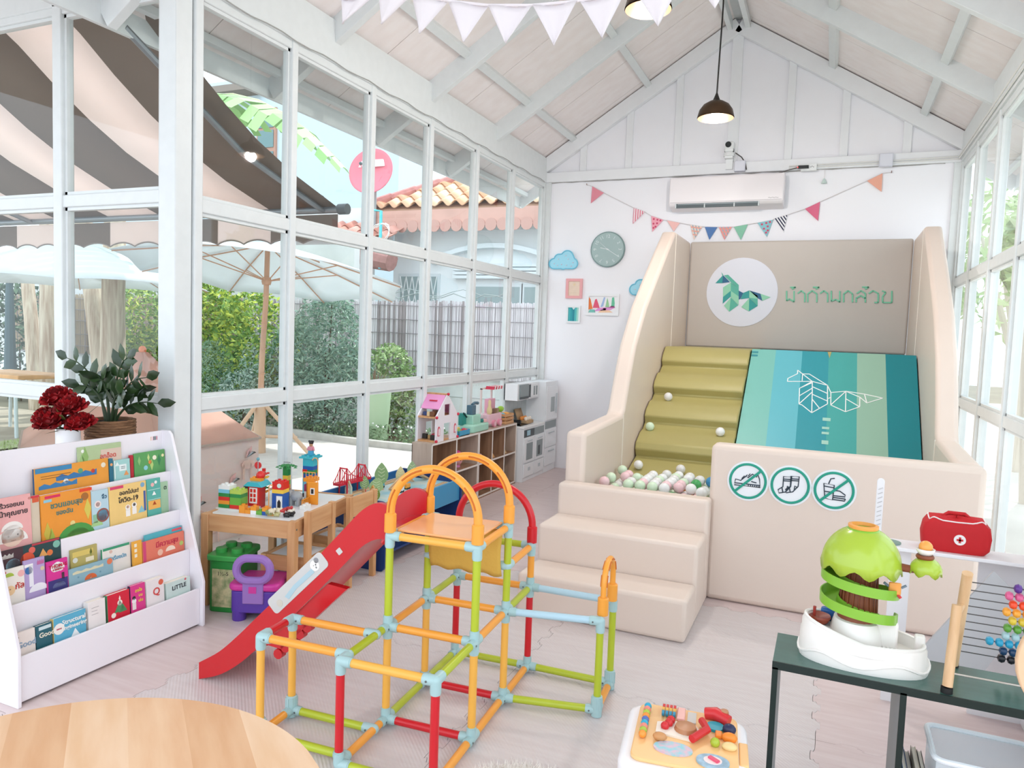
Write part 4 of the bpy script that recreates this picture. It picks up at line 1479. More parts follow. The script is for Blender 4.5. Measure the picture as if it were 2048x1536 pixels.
book(4, 2.485, 2.575, .887, '#a5d3cf', 'mint picture book with pale animals on the top tier', 0, deco=[('b', .1, .04, (.02, .016), '#e8f2f0'), ('b', .1, .036, (.012, .0016), '#49636d'), ('b', .1, .044, (.012, .0016), '#49636d'), ('t', -.6, .02, .012, '#e8f2ee'), ('t', .5, .07, .014, '#e69a5c'), ('b', -.92, .045, (.002, .045), '#f2f2ee')])
book(4, 2.578, 2.596, .9, '#b92d36', 'thin red book squeezed beside the leafy green book', 0, th=.012)
book(4, 2.6, 2.785, .905, '#5fa25e', 'leafy green picture book with animals at the end of the top tier', 0, deco=[('l', -.7, .04, .025, '#8fc07a'), ('l', .6, .05, .03, '#3f8656'), ('o', .3, .035, .012, '#f1ead0'), ('l', .1, .07, .03, '#b6cf7a'), ('o', -.3, .08, .012, '#8ec9d6'), ('o', .85, .03, .008, '#f4e7b0'), ('l', -.1, .03, .02, '#c9d98c'), ('o', .0, .055, .01, '#e58e4a')])
book(3, 1.866, 2.04, .818, '#efb0ad', 'pink picture book with white-haired figure on its cover', 0, title=[('ริ้วรอยบน', .035, .1, .026, '#3d3436'), ('หน้าคุณยาย', .07, .05, .029, '#3d3436')], deco=[('h', .0, .19, .068, '#f4efe8'), ('o', .05, .165, .046, '#f3d2bd'), ('h', .05, .14, .045, '#f4efe8'), ('o', -.15, .165, .004, '#3d3436'), ('o', .3, .163, .004, '#3d3436'), ('o', -.35, .18, .01, '#f0a79b'), ('o', .5, .178, .01, '#f0a79b'), ('o', .95, .02, .006, '#c9877f'), ('b', .08, .185, (.01, .0012), '#b5625a')])
book(3, 2.044, 2.081, .803, '#d8c9b2', 'beige picture book half hidden behind the orange one', .006, deco=[('b', .1, .02, (.014, .01), '#d6603c'), ('b', .0, .005, (.018, .005), '#d23b46')])
book(3, 2.083, 2.318, .797, '#ef9a3a', 'orange picture book with green hill and big title', 0, title=[('ชวนแอบสุข', .055, .0, .034, '#3f7d78'), ('ของฉัน', .09, -.1, .028, '#3f7d78')], deco=[('h', .35, .225, .09, '#4f9a4a'), ('h', .4, .225, .06, '#7db35a'), ('l', -.8, .17, .05, '#c9b54a'), ('l', -.65, .19, .04, '#a9b94e'), ('o', .75, .04, .018, '#a86a32'), ('b', -.55, .012, (.035, .006), '#d9305a'), ('b', .8, .01, (.03, .007), '#e4482e'), ('l', .85, .1, .05, '#d9c85a'), ('o', .2, .15, .012, '#e6d28a'), ('b', -.75, .028, (.018, .006), '#8fc4d6')])
book(3, 2.32, 2.408, .772, '#bcd8e2', 'pale blue picture book with magnifying glass', 0, title=[('จิ๋ว', .035, .5, .026, '#2a5a78')], deco=[('o', .25, .12, .033, '#9a5a4e'), ('o', .25, .12, .026, '#7fb2cc'), ('o', -.3, .065, .017, '#f0e3dc'), ('o', -.3, .065, .011, '#e6b8b0'), ('h', -.5, .165, .03, '#a9cf8e'), ('b', -.65, .13, (.012, .02), '#8fbf9e')])
book(3, 2.411, 2.618, .775, '#f4cf82', 'pale yellow picture book about chasing a virus away', 0, title=[('ออกไปนะ!', .04, .05, .028, '#2c2a2e'), ('โควิด-19', .075, .0, .033, '#2c2a2e')], deco=[('b', -.6, .008, (.036, .007), '#d9476e'), ('o', .8, .018, .012, '#7fa9c4'), ('o', -.05, .115, .014, '#f6f1ea'), ('o', .3, .11, .014, '#f6f1ea'), ('b', -.05, .142, (.012, .016), '#f6f1ea'), ('b', .3, .138, (.012, .016), '#f6f1ea'), ('o', -.05, .112, .008, '#e9bda4'), ('o', .3, .107, .008, '#3a3438'), ('b', .9, .1, (.006, .05), '#4a5f9a'), ('t', .7, .14, .02, '#8cc4cf')])
book(3, 2.622, 2.704, .776, '#5fb3a6', 'teal picture book with small toy icons', 0, title=[], deco=[('b', 0, .055, (.037, .001), '#d7ece4'), ('b', 0, .105, (.037, .001), '#d7ece4'), ('o', -.2, .03, .01, '#f0b7b3'), ('o', .3, .02, .008, '#f2f0ea'), ('t', .0, .075, .012, '#f4f4f0'), ('b', .0, .132, (.036, .022), '#efb25a'), ('t', .0, .125, .012, '#d4432e')])
book(3, 2.708, 2.76, .745, '#a9cba6', 'pale green book at the end of the third tier', .012, title=[('ต', .03, .3, .03, '#3d4a44')])
book(2, 1.872, 2.143, .608, '#2c4a4c', 'dark picture book with glowing bulbs on the second tier', .028, spine='#c98a4a', deco=[('b', -.6, .045, (.05, .045), '#4a343a'), ('o', -.55, .07, .03, '#9cc3d4'), ('o', -.1, .06, .03, '#d9563a'), ('o', .05, .025, .014, '#e0685a'), ('o', .0, .095, .018, '#7f9aa6'), ('o', .85, .025, .016, '#7fb8a4'), ('o', .62, .055, .013, '#e07a44'), ('t', .4, .05, .02, '#e0a25c'), ('z', -.75, .025, (.03, .01), '#f0ece4'), ('b', .5, .004, (.06, .004), '#b8404a')])
book(2, 1.876, 1.96, .538, '#efe9e0', 'off-white picture book with round bun face', 0, title=[('กัล', .08, .5, .034, '#c23b35')], deco=[('h', -.5, .032, .02, '#a9c04a'), ('o', -.45, .09, .02, '#e9c79a'), ('o', -.45, .085, .003, '#6a4a3a'), ('o', .7, .03, .014, '#efb3b0'), ('l', -.8, .012, .006, '#c23b35')])
book(2, 1.962, 2.052, .552, '#b7a3cf', 'lilac picture book with white elephant shape', .006, deco=[('h', .3, .14, .04, '#eceaf0'), ('b', -.35, .07, (.009, .045), '#eceaf0'), ('o', -.55, .045, .016, '#3a6ea6'), ('b', -.55, .024, (.018, .006), '#f4f2f0'), ('o', .75, .05, .009, '#d9c6a0'), ('z', .6, .02, (.015, .01), '#c06a9a')])
book(2, 2.055, 2.15, .522, '#d93a92', 'magenta picture book with white cloud title', 0, title=[('THOMAS', .027, .05, .02, '#c22038'), ('& FRIENDS', .042, .05, .011, '#c22038')], deco=[('o', -.25, .033, .018, '#f7f3f2'), ('o', .3, .033, .018, '#f7f3f2'), ('o', .0, .03, .021, '#f7f3f2'), ('b', .0, .115, (.044, .03), '#3c3a78'), ('b', .5, .075, (.006, .014), '#4a3040'), ('h', .1, .12, .03, '#7f86b8')])
book(2, 2.152, 2.37, .462, '#8fb4c0', 'blue-grey picture book with orange disc', 0, deco=[('z', -.15, .022, (.075, .007), '#d9d2b0'), ('h', -.05, .068, .03, '#dd6a3a'), ('b', -.05, .055, (.003, .01), '#f4efe6'), ('o', .85, .015, .014, '#e07a55'), ('o', -.6, .045, .004, '#6f98aa'), ('o', .4, .05, .004, '#6f98aa')])
book(2, 2.18, 2.31, .538, '#b7aa66', 'olive picture book with rope picture on the second tier', .022, deco=[('b', -.1, .025, (.05, .012), '#d9c26a'), ('o', -.7, .05, .012, '#d8dcd2'), ('l', .5, .03, .02, '#8e9a4e'), ('b', .4, .06, (.02, .01), '#e9dfc0')])
book(2, 2.325, 2.475, .505, '#eae4dc', 'white picture book with blue handwritten title', .012, spine='#3f9a72', title=[('เครื่องมัก', .055, .1, .024, '#5d9fbd')], deco=[('b', .0, .004, (.07, .006), '#3f9a72'), ('o', -.4, .02, .008, '#d9b8a8')])
book(2, 2.24, 2.6, .58, '#c6c5cb', 'large grey picture book at the back of the second tier', .044, deco=[('z', .3, .03, (.1, .02), '#9a979c'), ('o', -.3, .04, .02, '#e7d39a'), ('o', .7, .03, .02, '#b9aeb0')])
book(2, 2.478, 2.53, .505, '#efae45', 'orange picture book with small white squares on its cover', 0, deco=[('b', -.4, .02, (.007, .008), '#f4ead2'), ('b', -.4, .045, (.007, .008), '#f4ead2'), ('b', -.4, .07, (.007, .008), '#f4ead2')])
book(2, 2.533, 2.785, .49, '#e77e66', 'coral picture book with pink handwritten title', 0, title=[('มีความสุข', .035, .15, .036, '#c8304f')], deco=[('h', .3, .08, .03, '#f4dcc8'), ('o', -.2, .075, .016, '#f0c0a8'), ('b', -.92, .05, (.008, .05), '#d24a78'), ('o', .85, .06, .012, '#b8c86a')])
book(2, 2.56, 2.786, .515, '#58b4c0', 'cyan picture book behind the coral one', .014, deco=[('b', .7, .012, (.03, .006), '#e05a66')])
book(1, 1.868, 1.952, .29, '#efe4dc', 'cream book with large pastel capital G', 0, title=[('Good', .055, .1, .034, '#8fa6bc')], deco=[('o', -.7, .02, .004, '#8a7a5a')])
book(1, 1.956, 2.024, .29, '#2f6470', 'dark teal hardback with cream title', 0, th=.018, title=[('Good', .045, .3, .028, '#f0e6d2')], deco=[('b', .1, .015, (.026, .007), '#cfe0e2')])
book(1, 2.03, 2.178, .295, '#5fb2d0', 'sky blue book titled in white hand lettering', 0, th=.02, spine='#d9c27a', title=[('Structural', .03, .25, .027, '#f6f4ee'), ('Engineering', .055, .25, .025, '#f6f4ee')], deco=[('o', -.68, .05, .024, '#f4eee8'), ('b', -.68, .05, (.012, .003), '#d9506a'), ('t', .3, .1, .03, '#f2f4f4')])
book(1, 2.19, 2.274, .313, '#f1ebe8', 'plain white paperback with faint grey text', 0, th=.03, deco=[('b', -.2, .03, (.018, .0012), '#b9b2b0'), ('b', -.3, .045, (.014, .0012), '#b9b2b0'), ('b', -.25, .06, (.016, .0012), '#b9b2b0')])
book(1, 2.284, 2.4, .314, '#d8283e', 'red book with white glove and green sleeve shape', 0, th=.024, spine='#4f8a62', deco=[('o', .1, .05, .013, '#f4e8dc'), ('t', .1, .07, .03, '#4f9060'), ('t', .35, .08, .022, '#4f9060'), ('o', -.5, .1, .012, '#f4e8dc'), ('l', .1, .03, .014, '#f4e8dc')])
book(1, 2.404, 2.486, .321, '#df3f8c', 'hot pink book with yellow lettering and penguin', 0, th=.016, spine='#2a2c4a', title=[('ลงใจ', .03, .1, .02, '#f4d25a'), ('บน', .055, .35, .018, '#f4d25a'), ('เล่น', .08, .35, .018, '#f4d25a')], deco=[('o', -.55, .075, .012, '#f4f0ee'), ('o', -.55, .06, .009, '#2c2a30'), ('b', -.55, .1, (.01, .016), '#f0e6e2')])
book(1, 2.493, 2.595, .318, '#f0e9e8', 'white book with a big red letter Q', 0, th=.03, title=[('Q', .065, .1, .05, '#d2504c')], deco=[('o', .65, .025, .014, '#e0684e')])
book(1, 2.607, 2.755, .272, '#cfe2dc', 'pale mint paperback with black hand lettering', 0, th=.04, title=[('LiTTLE', .035, .05, .03, '#3a4248')], deco=[('o', .6, .008, .006, '#d86a70')])

# ledge behind the bookcase with flowers and plant
t = thing('window_ledge', 'white ledge cabinet hidden behind the bookcase', 'cabinet', (0, 0, 0))
G().box(-3.75, -3.215, 2.3, 2.76, .835, .86).out('ledge_top', lam, t)
for x in (-3.73, -3.235):
    G().box(x - .015, x + .015, 2.32, 2.74, 0, .835).out('ledge_side', lam, t)
random.seed(11)
t = thing('flower_vase', 'white vase holding a bunch of deep red peonies', 'vase', (-3.4, 2.42, .86))
G().lathe([(.045, 0), (.055, .01), (.055, .05), (.052, .17), (.046, .175), (.044, .06)], n=20).out('vase', mat('white_ceramic', '#f2f0f0', .3), t)
red = [mat('petal_red', '#8c0a12', .6), mat('petal_deep', '#6e060e', .6), mat('petal_bright', '#a5121a', .6)]
for fx, fy, fz, r in ((-.035, -.03, .325, .07), (.075, -.04, .29, .068), (-.135, -.02, .225, .058), (-.025, -.07, .215, .07), (.13, -.03, .215, .062)):
    g = G()
    for lay, (R, nn, tilt, s) in enumerate(((1.0, 11, 1.25, .42), (.88, 10, .85, .38), (.7, 9, .5, .32), (.5, 7, .25, .26), (.28, 5, .1, .2))):
        for k in range(nn):
            a = 2 * PI * (k + .37 * lay) / nn + random.uniform(-.1, .1)
            o_ = Vector((math.cos(a), math.sin(a), 0))
            up = Vector((.0, -.35, 1)).normalized()
            o_ = (o_ - up * o_.dot(up)).normalized()
            sd = up.cross(o_)
            c = Vector((fx, fy, fz)) + o_ * r * R * .72 + up * r * (.75 * (1 - R * R) - .1)
            tx = (o_ * math.sin(tilt) + up * math.cos(tilt)).normalized()
            nm_ = sd.cross(tx)
            L = r * s * 1.1
            g.m = random.randrange(3)
            g.quadgrid(lambda u, v: tuple(c + sd * ((u - .5) * 2 * L * math.sin(PI * (.25 + .65 * v))) + tx * (v - .35) * 1.5 * L + nm_ * L * (.35 * (2 * u - 1) ** 2 + .12 * math.sin(9 * u + k) * v)), 4, 3)
    g.ball((fx, fy, fz), r * .62, 10, 8)
    g.out('peony', red, t, smooth=60)
    G().tube([(fx, fy, fz - r * .5), (fx * .2, fy * .2, .17), (0, 0, .05)], .004, 6).out('flower_stem', mat('stem_dark', '#3a4a2c', .6), t)
g = G()
for k in range(16):
    a = random.uniform(0, 6.3)
    p0 = Vector((random.uniform(-.03, .03), random.uniform(-.03, .03), .18))
    d = Vector((math.cos(a), math.sin(a), random.uniform(-.2, 1.0))) * random.uniform(.08, .17)
    s = Vector((-math.sin(a), math.cos(a), 0)) * .011
    g.add([p0, p0 + d * .5 + s, p0 + d, p0 + d * .5 - s], [(0, 1, 2), (0, 2, 3)])
g.out('vase_leaves', mat('dull_olive', '#6f7440', .6), t, smooth=0)

t = thing('basket_plant', 'glossy dark green plant in a round wicker basket', 'plant', (-3.4, 2.65, .86))
wk = mat('wicker', '#9a7252', .8, var=.5, vs=12, stretch=(1, 1, 8), col2='#6b4a34')
bk_ = G().lathe([(.085, 0), (.105, .08), (.112, .195), (.102, .195), (.095, .06)], n=24).out('basket', wk, t)
for r in range(15):
    z = .006 + r * .0133
    R = .088 + .02 * min(1, z / .06) + .004 * (z > .06)
    G().tube([((R + .004 * (-1) ** (k + r)) * math.cos(2 * PI * k / 36), (R + .004 * (-1) ** (k + r)) * math.sin(2 * PI * k / 36), z) for k in range(36)], .0062, 5, closed=True).out('weave_row', wk, bk_)
G().lathe([(.001, .18), (.1, .182)], n=20, cap=False).out('soil', mat('dark_soil', '#241f1c', .9), t)
zl = [mat('zz_leaf_a', '#24381f', .25, spec=.5), mat('zz_leaf_b', '#2f4726', .25, spec=.5)]
for (ex, ey, ez) in ((-.3, -.02, .43), (-.2, .1, .33), (.12, .0, .45), (.28, -.02, .36), (.24, .08, .22), (-.02, -.05, .34), (-.12, -.08, .3), (.08, .1, .28), (.2, -.1, .27)):
    g = G()
    ez += .07
    P0, P1, P2 = Vector((ex * .1, ey * .1, .18)), Vector((ex * .3, ey * .3, ez * .75 + .1)), Vector((ex, ey, ez))
    f = lambda u: P0 * (1 - u) ** 2 + P1 * 2 * u * (1 - u) + P2 * u * u
    st_o = g.tube([f(i / 6) for i in range(7)], [.008, .007, .006, .005, .004, .003, .002], 6).out('plant_stem', mat('stem_green', '#33452a', .5), t)
    n = 6
    for k in range(2, n + 1):
        u = k / n
        p, q = f(u), f(min(1, u + .02))
        d = (f(min(1, u + .01)) - f(u - .03)).normalized()
        side = d.cross(Vector((.2, -1, .1))).normalized()
        for s in ((-1, 1) if k < n else (0,)):
            ax = (d * .6 + side * s * .8 + Vector((0, 0, .15))).normalized()
            up = ax.cross(Vector((random.gauss(0, .3), -1, random.gauss(0, .3)))).normalized()
            L, W = random.uniform(.085, .108), .025
            g = G()
            nn = up.cross(ax)
            pts = [p, p + ax * L * .3 + up * W, p + ax * L * .65 + up * W * .9, p + ax * L, p + ax * L * .65 - up * W * .9, p + ax * L * .3 - up * W]
            c1, c2 = p + ax * L * .35 + nn * .006, p + ax * L * .65 + nn * .006
            g.add(pts + [c1, c2], [(0, 1, 6), (1, 2, 7, 6), (2, 3, 7), (3, 4, 7), (4, 5, 6, 7), (5, 0, 6)])
            g.out('leaf', zl[k % 2], st_o, smooth=60)

# children's table and chairs ------------------------------------
kt = thing('kids_table', 'low beech children\'s table with white top covered in building bricks', 'table', (-2.58, 3.11, 0), .19)
W_, D_, H_ = .57, .74, .52
for x, y in ((-.045, 0), (-W_, 0), (-.045, D_ - .045), (-W_, D_ - .045)):
    G().box(x, x + .045, y, y + .045, 0, H_).out('leg', pine, kt, bev=.003)
for a in ((-W_ + .045, -.045, .004, .026), (-W_ + .045, -.045, D_ - .026, D_ - .004)):
    G().box(*a, H_ - .095, H_ - .002).out('apron', pinex, kt, bev=.002)
for a in ((-W_ + .004, -W_ + .026, .045, D_ - .045), (-.026, -.004, .045, D_ - .045)):
    G().box(*a, H_ - .095, H_ - .002).out('apron', piney, kt, bev=.002)
G().box(-W_ + .02, -.02, .02, D_ - .02, H_ - .02, H_ - .006).out('tabletop', wtop, kt)
for x in (-.022,):
    G().tube([(x + .022, .022, H_ - .045), (x + .0235, .022, H_ - .045)], .006, 8).out('screw', mat('screw_steel', '#9aa0a0'), kt)


def kid_chair(label, x, y, rz):
    t = thing('kids_chair', label, 'chair', (x, y, 0), rz, 'beech children\'s chairs')
    w, d = .3, .3
    for y in (0, w - .034):
        G().box(-.034, 0, y, y + .034, 0, .56).out('leg', pine, t, bev=.003)
        G().box(-d, -d + .034, y, y + .034, 0, .3).out('leg', pine, t, bev=.003)
        G().box(-d + .034, -.034, y + .006, y + .026, .215, .298).out('seat_rail', pinex, t, bev=.002)
    G().box(-.028, -.008, .034, w - .034, .43, .555).out('backrest', piney, t, bev=.003)
    for x in (-d + .006, -.026):
        G().box(x, x + .02, .034, w - .034, .215, .298).out('seat_rail', piney, t, bev=.002)
    G().box(-d + .02, -.02, .02, w - .02, .275, .285).out('seat', wtop, t)
    for y in (.017, w - .017):
        G().tube([(-.0, y, .25), (.0015, y, .25)], .006, 8).out('screw', mat('screw_steel', '#9aa0a0'), t)


kid_chair('beech children\'s chair pushed fully under the table corner', -2.552, 3.195, .15)
kid_chair('beech children\'s chair standing nearer the blue train table', -2.572, 3.6, .03)

# ================================================================ toys on the kids' table
DU, DH = .0175, .0212
dm = lambda c: mat('brick_' + c, c, .3, spec=.5)
DC = dict(g='#2e8b46', G='#6fb044', y='#f2c94a', r='#d92f2a', o='#f09a32', b='#2559a8', t='#3fb5c4', w='#f2f2ee', k='#2a2628', n='#6b2a22', d='#a23a66', a='#9ba1a4', s='#7cc6dd', e='#5a3d2c', l='#b8cf5a')


def brick(t, x, y, z, nx, ny, c, h=1., studs=True):
    g = G()
    g.box(x, x + nx * DU * 2 - .0006, y, y + ny * DU * 2 - .0006, z, z + DH * h)
    if studs:
        for i in range(nx):
            for j in range(ny):
                g.lathe([(.0095, 0), (.0095, .008)], (x + (i + .5) * DU * 2, y + (j + .5) * DU * 2, z + DH * h), 10)
    return g.out('brick', dm(DC[c]), t, smooth=30)


cT, sT = math.cos(.19), math.sin(.19)


def tt(u, v):                                     # table coordinates -> world
    return (-2.58 + u * cT - v * sT, 3.11 + u * sT + v * cT, .514)


def model(name, label, u, v, cat='brick model', rz=.19):
    return thing(name, label, cat, tt(u, v), rz, 'brick models on the table')


m = model('brick_stack', 'green and yellow brick stack on a pale base plate', -.55, .13)
G().box(-.01, .2, -.01, .11, 0, .012).out('base_plate', dm('#e6e6e0'), m)
for i, c in enumerate(('g', 'o', 'r', 'g', 's', 'w')):
    brick(m, 0, .0, .012 + i * DH, 2, 2, c)
for i, c in enumerate(('r', 'G', 'G', 'g', 'l')):
    brick(m, .072, 0, .012 + i * DH, 2, 2, c)
m = model('brick_wall', 'low wall of orange, white and blue bricks at the table edge', -.4, .1)
for i, c in enumerate(('o', 'o', 'w', 'G', 'b', 'o')):
    brick(m, i * .036, 0, 0, 1, 1, c)
    if i % 2 == 0:
        brick(m, i * .036, 0, DH, 1, 1, 'o')
m = model('brick_tower', 'tall turquoise and blue brick tower with figure on top', -.27, .58)
for i, c in enumerate(('k', 's', 's', 's', 't', 'b', 'g', 'b', 't', 't')):
    if c == 's':
        brick(m, 0, 0, i * DH * 1.15, 1, 2, c, 1.15, False)
    else:
        brick(m, 0, 0, i * DH * 1.15, 2, 2, c, 1.15)
brick(m, -.0175, -.0175, 10 * DH * 1.15, 3, 3, 't', .5)
G().box(.0, .03, -.003, .002, .155, .175).out('red_tile', dm(DC['r']), m)
fg = thing('toy_figure', 'small brick figure with black hair on the turquoise tower', 'toy figure', tt(-.235, .615)[:2] + (.514 + 10.9 * DH * 1.15 - .006,), .19)
G().box(-.016, .016, -.01, .01, 0, .028).out('legs', dm('#4aa3c8'), fg, bev=.002)
G().box(-.015, .015, -.011, .011, .028, .055).out('torso', dm('#d98a9a'), fg, bev=.003)
for s in (-1, 1):
    G().tube([(s * .016, 0, .05), (s * .024, -.004, .03)], .005, 8).out('arm', dm('#d98a9a'), fg)
G().lathe([(.010, .055), (.011, .06), (.011, .072), (.008, .076)], n=12).out('head', dm('#b98a68'), fg)
g = G()
g.ball((0, .002, .078), .0145, 10, 8)
g.ball((-.012, 0, .086), .007, 8, 6)
g.ball((.012, 0, .086), .007, 8, 6)
g.out('hair', dm('#1e1a1c'), fg)
m = model('brick_palm', 'brick palm tree with dark green fronds', -.36, .5)
for i, c in enumerate(('n', 'n', 'o', 'G', 'y', 'g', 'g')):
    brick(m, 0, 0, i * DH * 1.35, 1, 1, c, 1.35, False)
for k in range(7):
    a = k * .9
    g = G()
    for q in range(4):
        r0 = .012 + q * .015
        g.lathe([(.012, 0), (.004, .006)], (.0175 + r0 * math.cos(a), .0175 + r0 * math.sin(a), .205 - q * q * .0015), 8)
    g.out('frond', dm(DC['g']), m)
G().tube([(-.005, .0175, .222), (.04, .0175, .222)], .0015, 5).out('propeller', dm(DC['k']), m)
m = model('brick_flower', 'stacked flower tree of green and orange discs with red blossom', -.44, .42)
for i, c in enumerate(('w', 'g', 'o', 'g', 'l', 'g', 'y', 'r', 'r')):
    g = G()
    z = i * .022
    g.lathe([(.011, z), (.011, z + .018)], n=10)
    if i in (0, 2, 3, 4, 6, 7):
        for k in range(5):
            g.ball((.024 * math.cos(k * 1.257 + i), .024 * math.sin(k * 1.257 + i), z + .01), .011, 8, 5, (1, 1, .5))
    g.out('disc_piece', dm(DC[c]), m)
G().prism(disc(-.04, .21, .022, 16), -.004, .004, 'xz').out('round_sign', dm(DC['r']), m)
G().tube([(-.04, 0, 0), (-.04, 0, .2)], .003, 6).out('sign_pole', dm(DC['k']), m)
m = model('brick_shop', 'yellow brick house front with white window and balcony rail', -.16, .42)
G().box(0, .075, 0, .012, .0, .135).out('front_wall', dm(DC['o']), m, bev=.003)
G().box(-.0, .012, 0, .09, .0, .13).out('side_wall', dm(DC['o']), m, bev=.003)
w_ = G().box(.028, .056, -.003, .001, .06, .1).out('window_frame', dm(DC['w']), m)
G().box(.034, .05, -.004, -.002, .066, .094).out('window_opening', dm(DC['k']), w_)
brick(m, -.03, .02, .13, 2, 2, 'o')
g = G()
for k in range(5):
    g.tube([(-.03 + k * .02, .015, .15), (-.03 + k * .02, .015, .19)], .002, 6)
g.tube([(-.03, .015, .19), (.05, .015, .19)], .0025, 6)
g.out('balcony_rail', dm('#f0a860'), m)
G().tube([(.06, .03, .1), (.058, .03, .26), (.05, .03, .275), (.03, .03, .275), (.022, .03, .262)], .003, 6).out('street_lamp', dm('#f0a860'), m)
m = model('brick_clock_house', 'red and blue brick clock house with arched white door', -.29, .26)
for i, c in enumerate(('b', 'b', 'b', 'b', 'y', 'r', 'r')):
    brick(m, 0, 0, i * DH * 1.05, 2, 2, c, 1.05, i == 6)
G().box(.03, .066, -.004, .0, .0, .075).out('door_frame', dm(DC['w']), m)
G().prism([(.038, 0), (.058, 0), (.058, .04), (.048, .055), (.038, .04)], -.006, -.004, 'xz').out('door_arch', dm(DC['k']), m)
G().prism(disc(.046, .135, .013, 16), -.004, .0, 'xz').out('clock_face', dm('#d9e6d9'), m)
G().tube([(-.014, -.01, 0), (-.014, -.01, .13), (-.004, -.01, .14), (.01, -.01, .132)], .0035, 6).out('street_lamp', dm('#f0a860'), m)
m = model('brick_red_house', 'red brick house with white lattice window and turquoise roof', -.42, .22)
for i in range(6):
    brick(m, 0, 0, i * DH, 2, 2, 'r', 1, False)
G().box(.012, .06, -.005, .0, .03, .12).out('lattice_frame', dm(DC['w']), m)
for x in (.018, .039):
    for z in (.04, .067, .094):
        G().box(x, x + .014, -.007, -.004, z, z + .02).out('lattice_pane', dm(DC['r']), m)
G().box(-.012, .0, -.02, .09, 0, .1).out('white_pillar', dm(DC['w']), m)
G().prism([(-.02, .13), (.1, .13), (.07, .155), (.01, .155)], -.02, .09, 'xz').out('roof', dm(DC['t']), m)
brick(m, 0, .02, .155, 2, 1, 'o', .8)
G().ball((.05, .05, .185), .026, 12, 8).out('red_dome', dm(DC['r']), m)
G().tube([(.02, .07, .15), (.02, .07, .27)], .003, 6).out('flag_pole', dm(DC['a']), m)
G().ball((.02, .07, .275), .01, 8, 6).out('flag_knob', dm('#6aa3b0'), m)
m = model('brick_crate', 'dark brown brick crate with black bird figure', -.48, .24)
G().box(0, .05, 0, .06, 0, .09).out('crate_body', dm(DC['e']), m, bev=.003)
G().ball((.025, .03, .105), .02, 10, 8, (1.3, 1, .8)).out('bird', dm(DC['k']), m)
m = model('toy_elephant', 'grey toy elephant standing among the brick houses', -.2, .37, 'toy animal')
g = G()
g.ball((0, 0, .055), .034, 14, 10, (1.25, .85, .9))
g.ball((-.04, 0, .068), .023, 12, 8)
for x in (-.022, .024):
    for y in (-.015, .015):
        g.tube([(x, y, .05), (x, y, 0)], .011, 8)
g.tube([(-.055, 0, .065), (-.068, 0, .045), (-.066, 0, .02), (-.072, 0, .01)], [.01, .008, .006, .005], 8)
g.out('body', dm('#a3a6a8'), m)
for s in (-1, 1):
    G().ball((-.03, s * .023, .07), .017, 10, 6, (.8, .25, 1.1)).out('ear', dm('#b0b3b5'), m)
m = model('brick_fence', 'yellow brick fence panel at the table edge', -.14, .33)
for k in range(5):
    G().box(0, .006, k * .02, k * .02 + .005, 0, .045).out('picket', dm(DC['o']), m)
for z in (.004, .04):
    G().box(0, .006, 0, .085, z, z + .006).out('fence_rail', dm(DC['o']), m)
brick(m, .01, -.04, 0, 1, 2, 'w')
m = model('brick_store', 'small white and crimson brick kiosk beside the yellow house', -.2, .47)
for i, c in enumerate(('g', 'w', 'w', 'd', 'd')):
    brick(m, 0, 0, i * DH, 1, 2, c)
random.seed(3)
for i, (u, v, cs, lb) in enumerate(((-.19, .1, ('#c9c08a', '#8f9a5e', '#e6dcc0'), 'small heap of olive toy animals at the table corner'), (-.12, .13, ('#2a2626', '#e9e2d2', '#c23a3a'), 'small heap of black and cream toy animals near the chair'))):
    m = thing('toy_animals', lb, 'toy animals', tt(u, v), .19)
    for k in range(7):
        x, y, z = random.uniform(-.035, .035), random.uniform(-.03, .03), .014 + .012 * (k % 3)
        g = G()
        g.ball((x, y, z), .016, 10, 7, (1.3, .8, .8))
        g.ball((x + .018, y, z + .009), .009, 8, 6)
        for dx in (-.01, .01):
            g.tube([(x + dx, y, z), (x + dx * 1.4, y, max(.001, z - .016))], .004, 6)
        g.out('animal_body', dm(cs[k % 3]), m)

# ================================================================ train table
tb = thing('train_table', 'blue wooden train play table with rounded navy end panels', 'play table', (0, 0, 0))
nb, lbm = mat('navy_paint', '#1d3a73', .4), mat('sky_blue_paint', '#3f93c0', .4)
for y in (3.965, 5.02):
    G().prism(rect(-3.13, -2.56, -.0, .462, .04), y, y + .02, 'xz').out('end_panel', nb, tb, bev=.002)
G().box(-2.595, -2.575, 3.985, 5.02, .27, .43).out('side_panel', lbm, tb, bev=.002)
G().box(-3.115, -3.095, 3.985, 5.02, .27, .455).out('side_panel', mat('deep_blue_paint', '#2466a5', .4), tb, bev=.002)
G().box(-3.095, -2.595, 3.985, 5.02, .385, .4).out('tabletop', mat('printed_play_board', '#8cc7d9', .5, var=.8, vs=5, col2='#dfe6dc'), tb)
G().box(-3.09, -2.6, 4.0, 5.0, .09, .105).out('lower_shelf', nb, tb)
for y in (3.9645,):
    for x in (-2.6, -3.09):
        G().tube([(x, y, .37), (x, y - .002, .37)], .008, 8).out('bolt_cap', mat('bolt_cap', '#d5dde0', .4), tb)
trk = wood('track_beech', '#e3bf95', '#d6ac7e', 'y')
g = G()
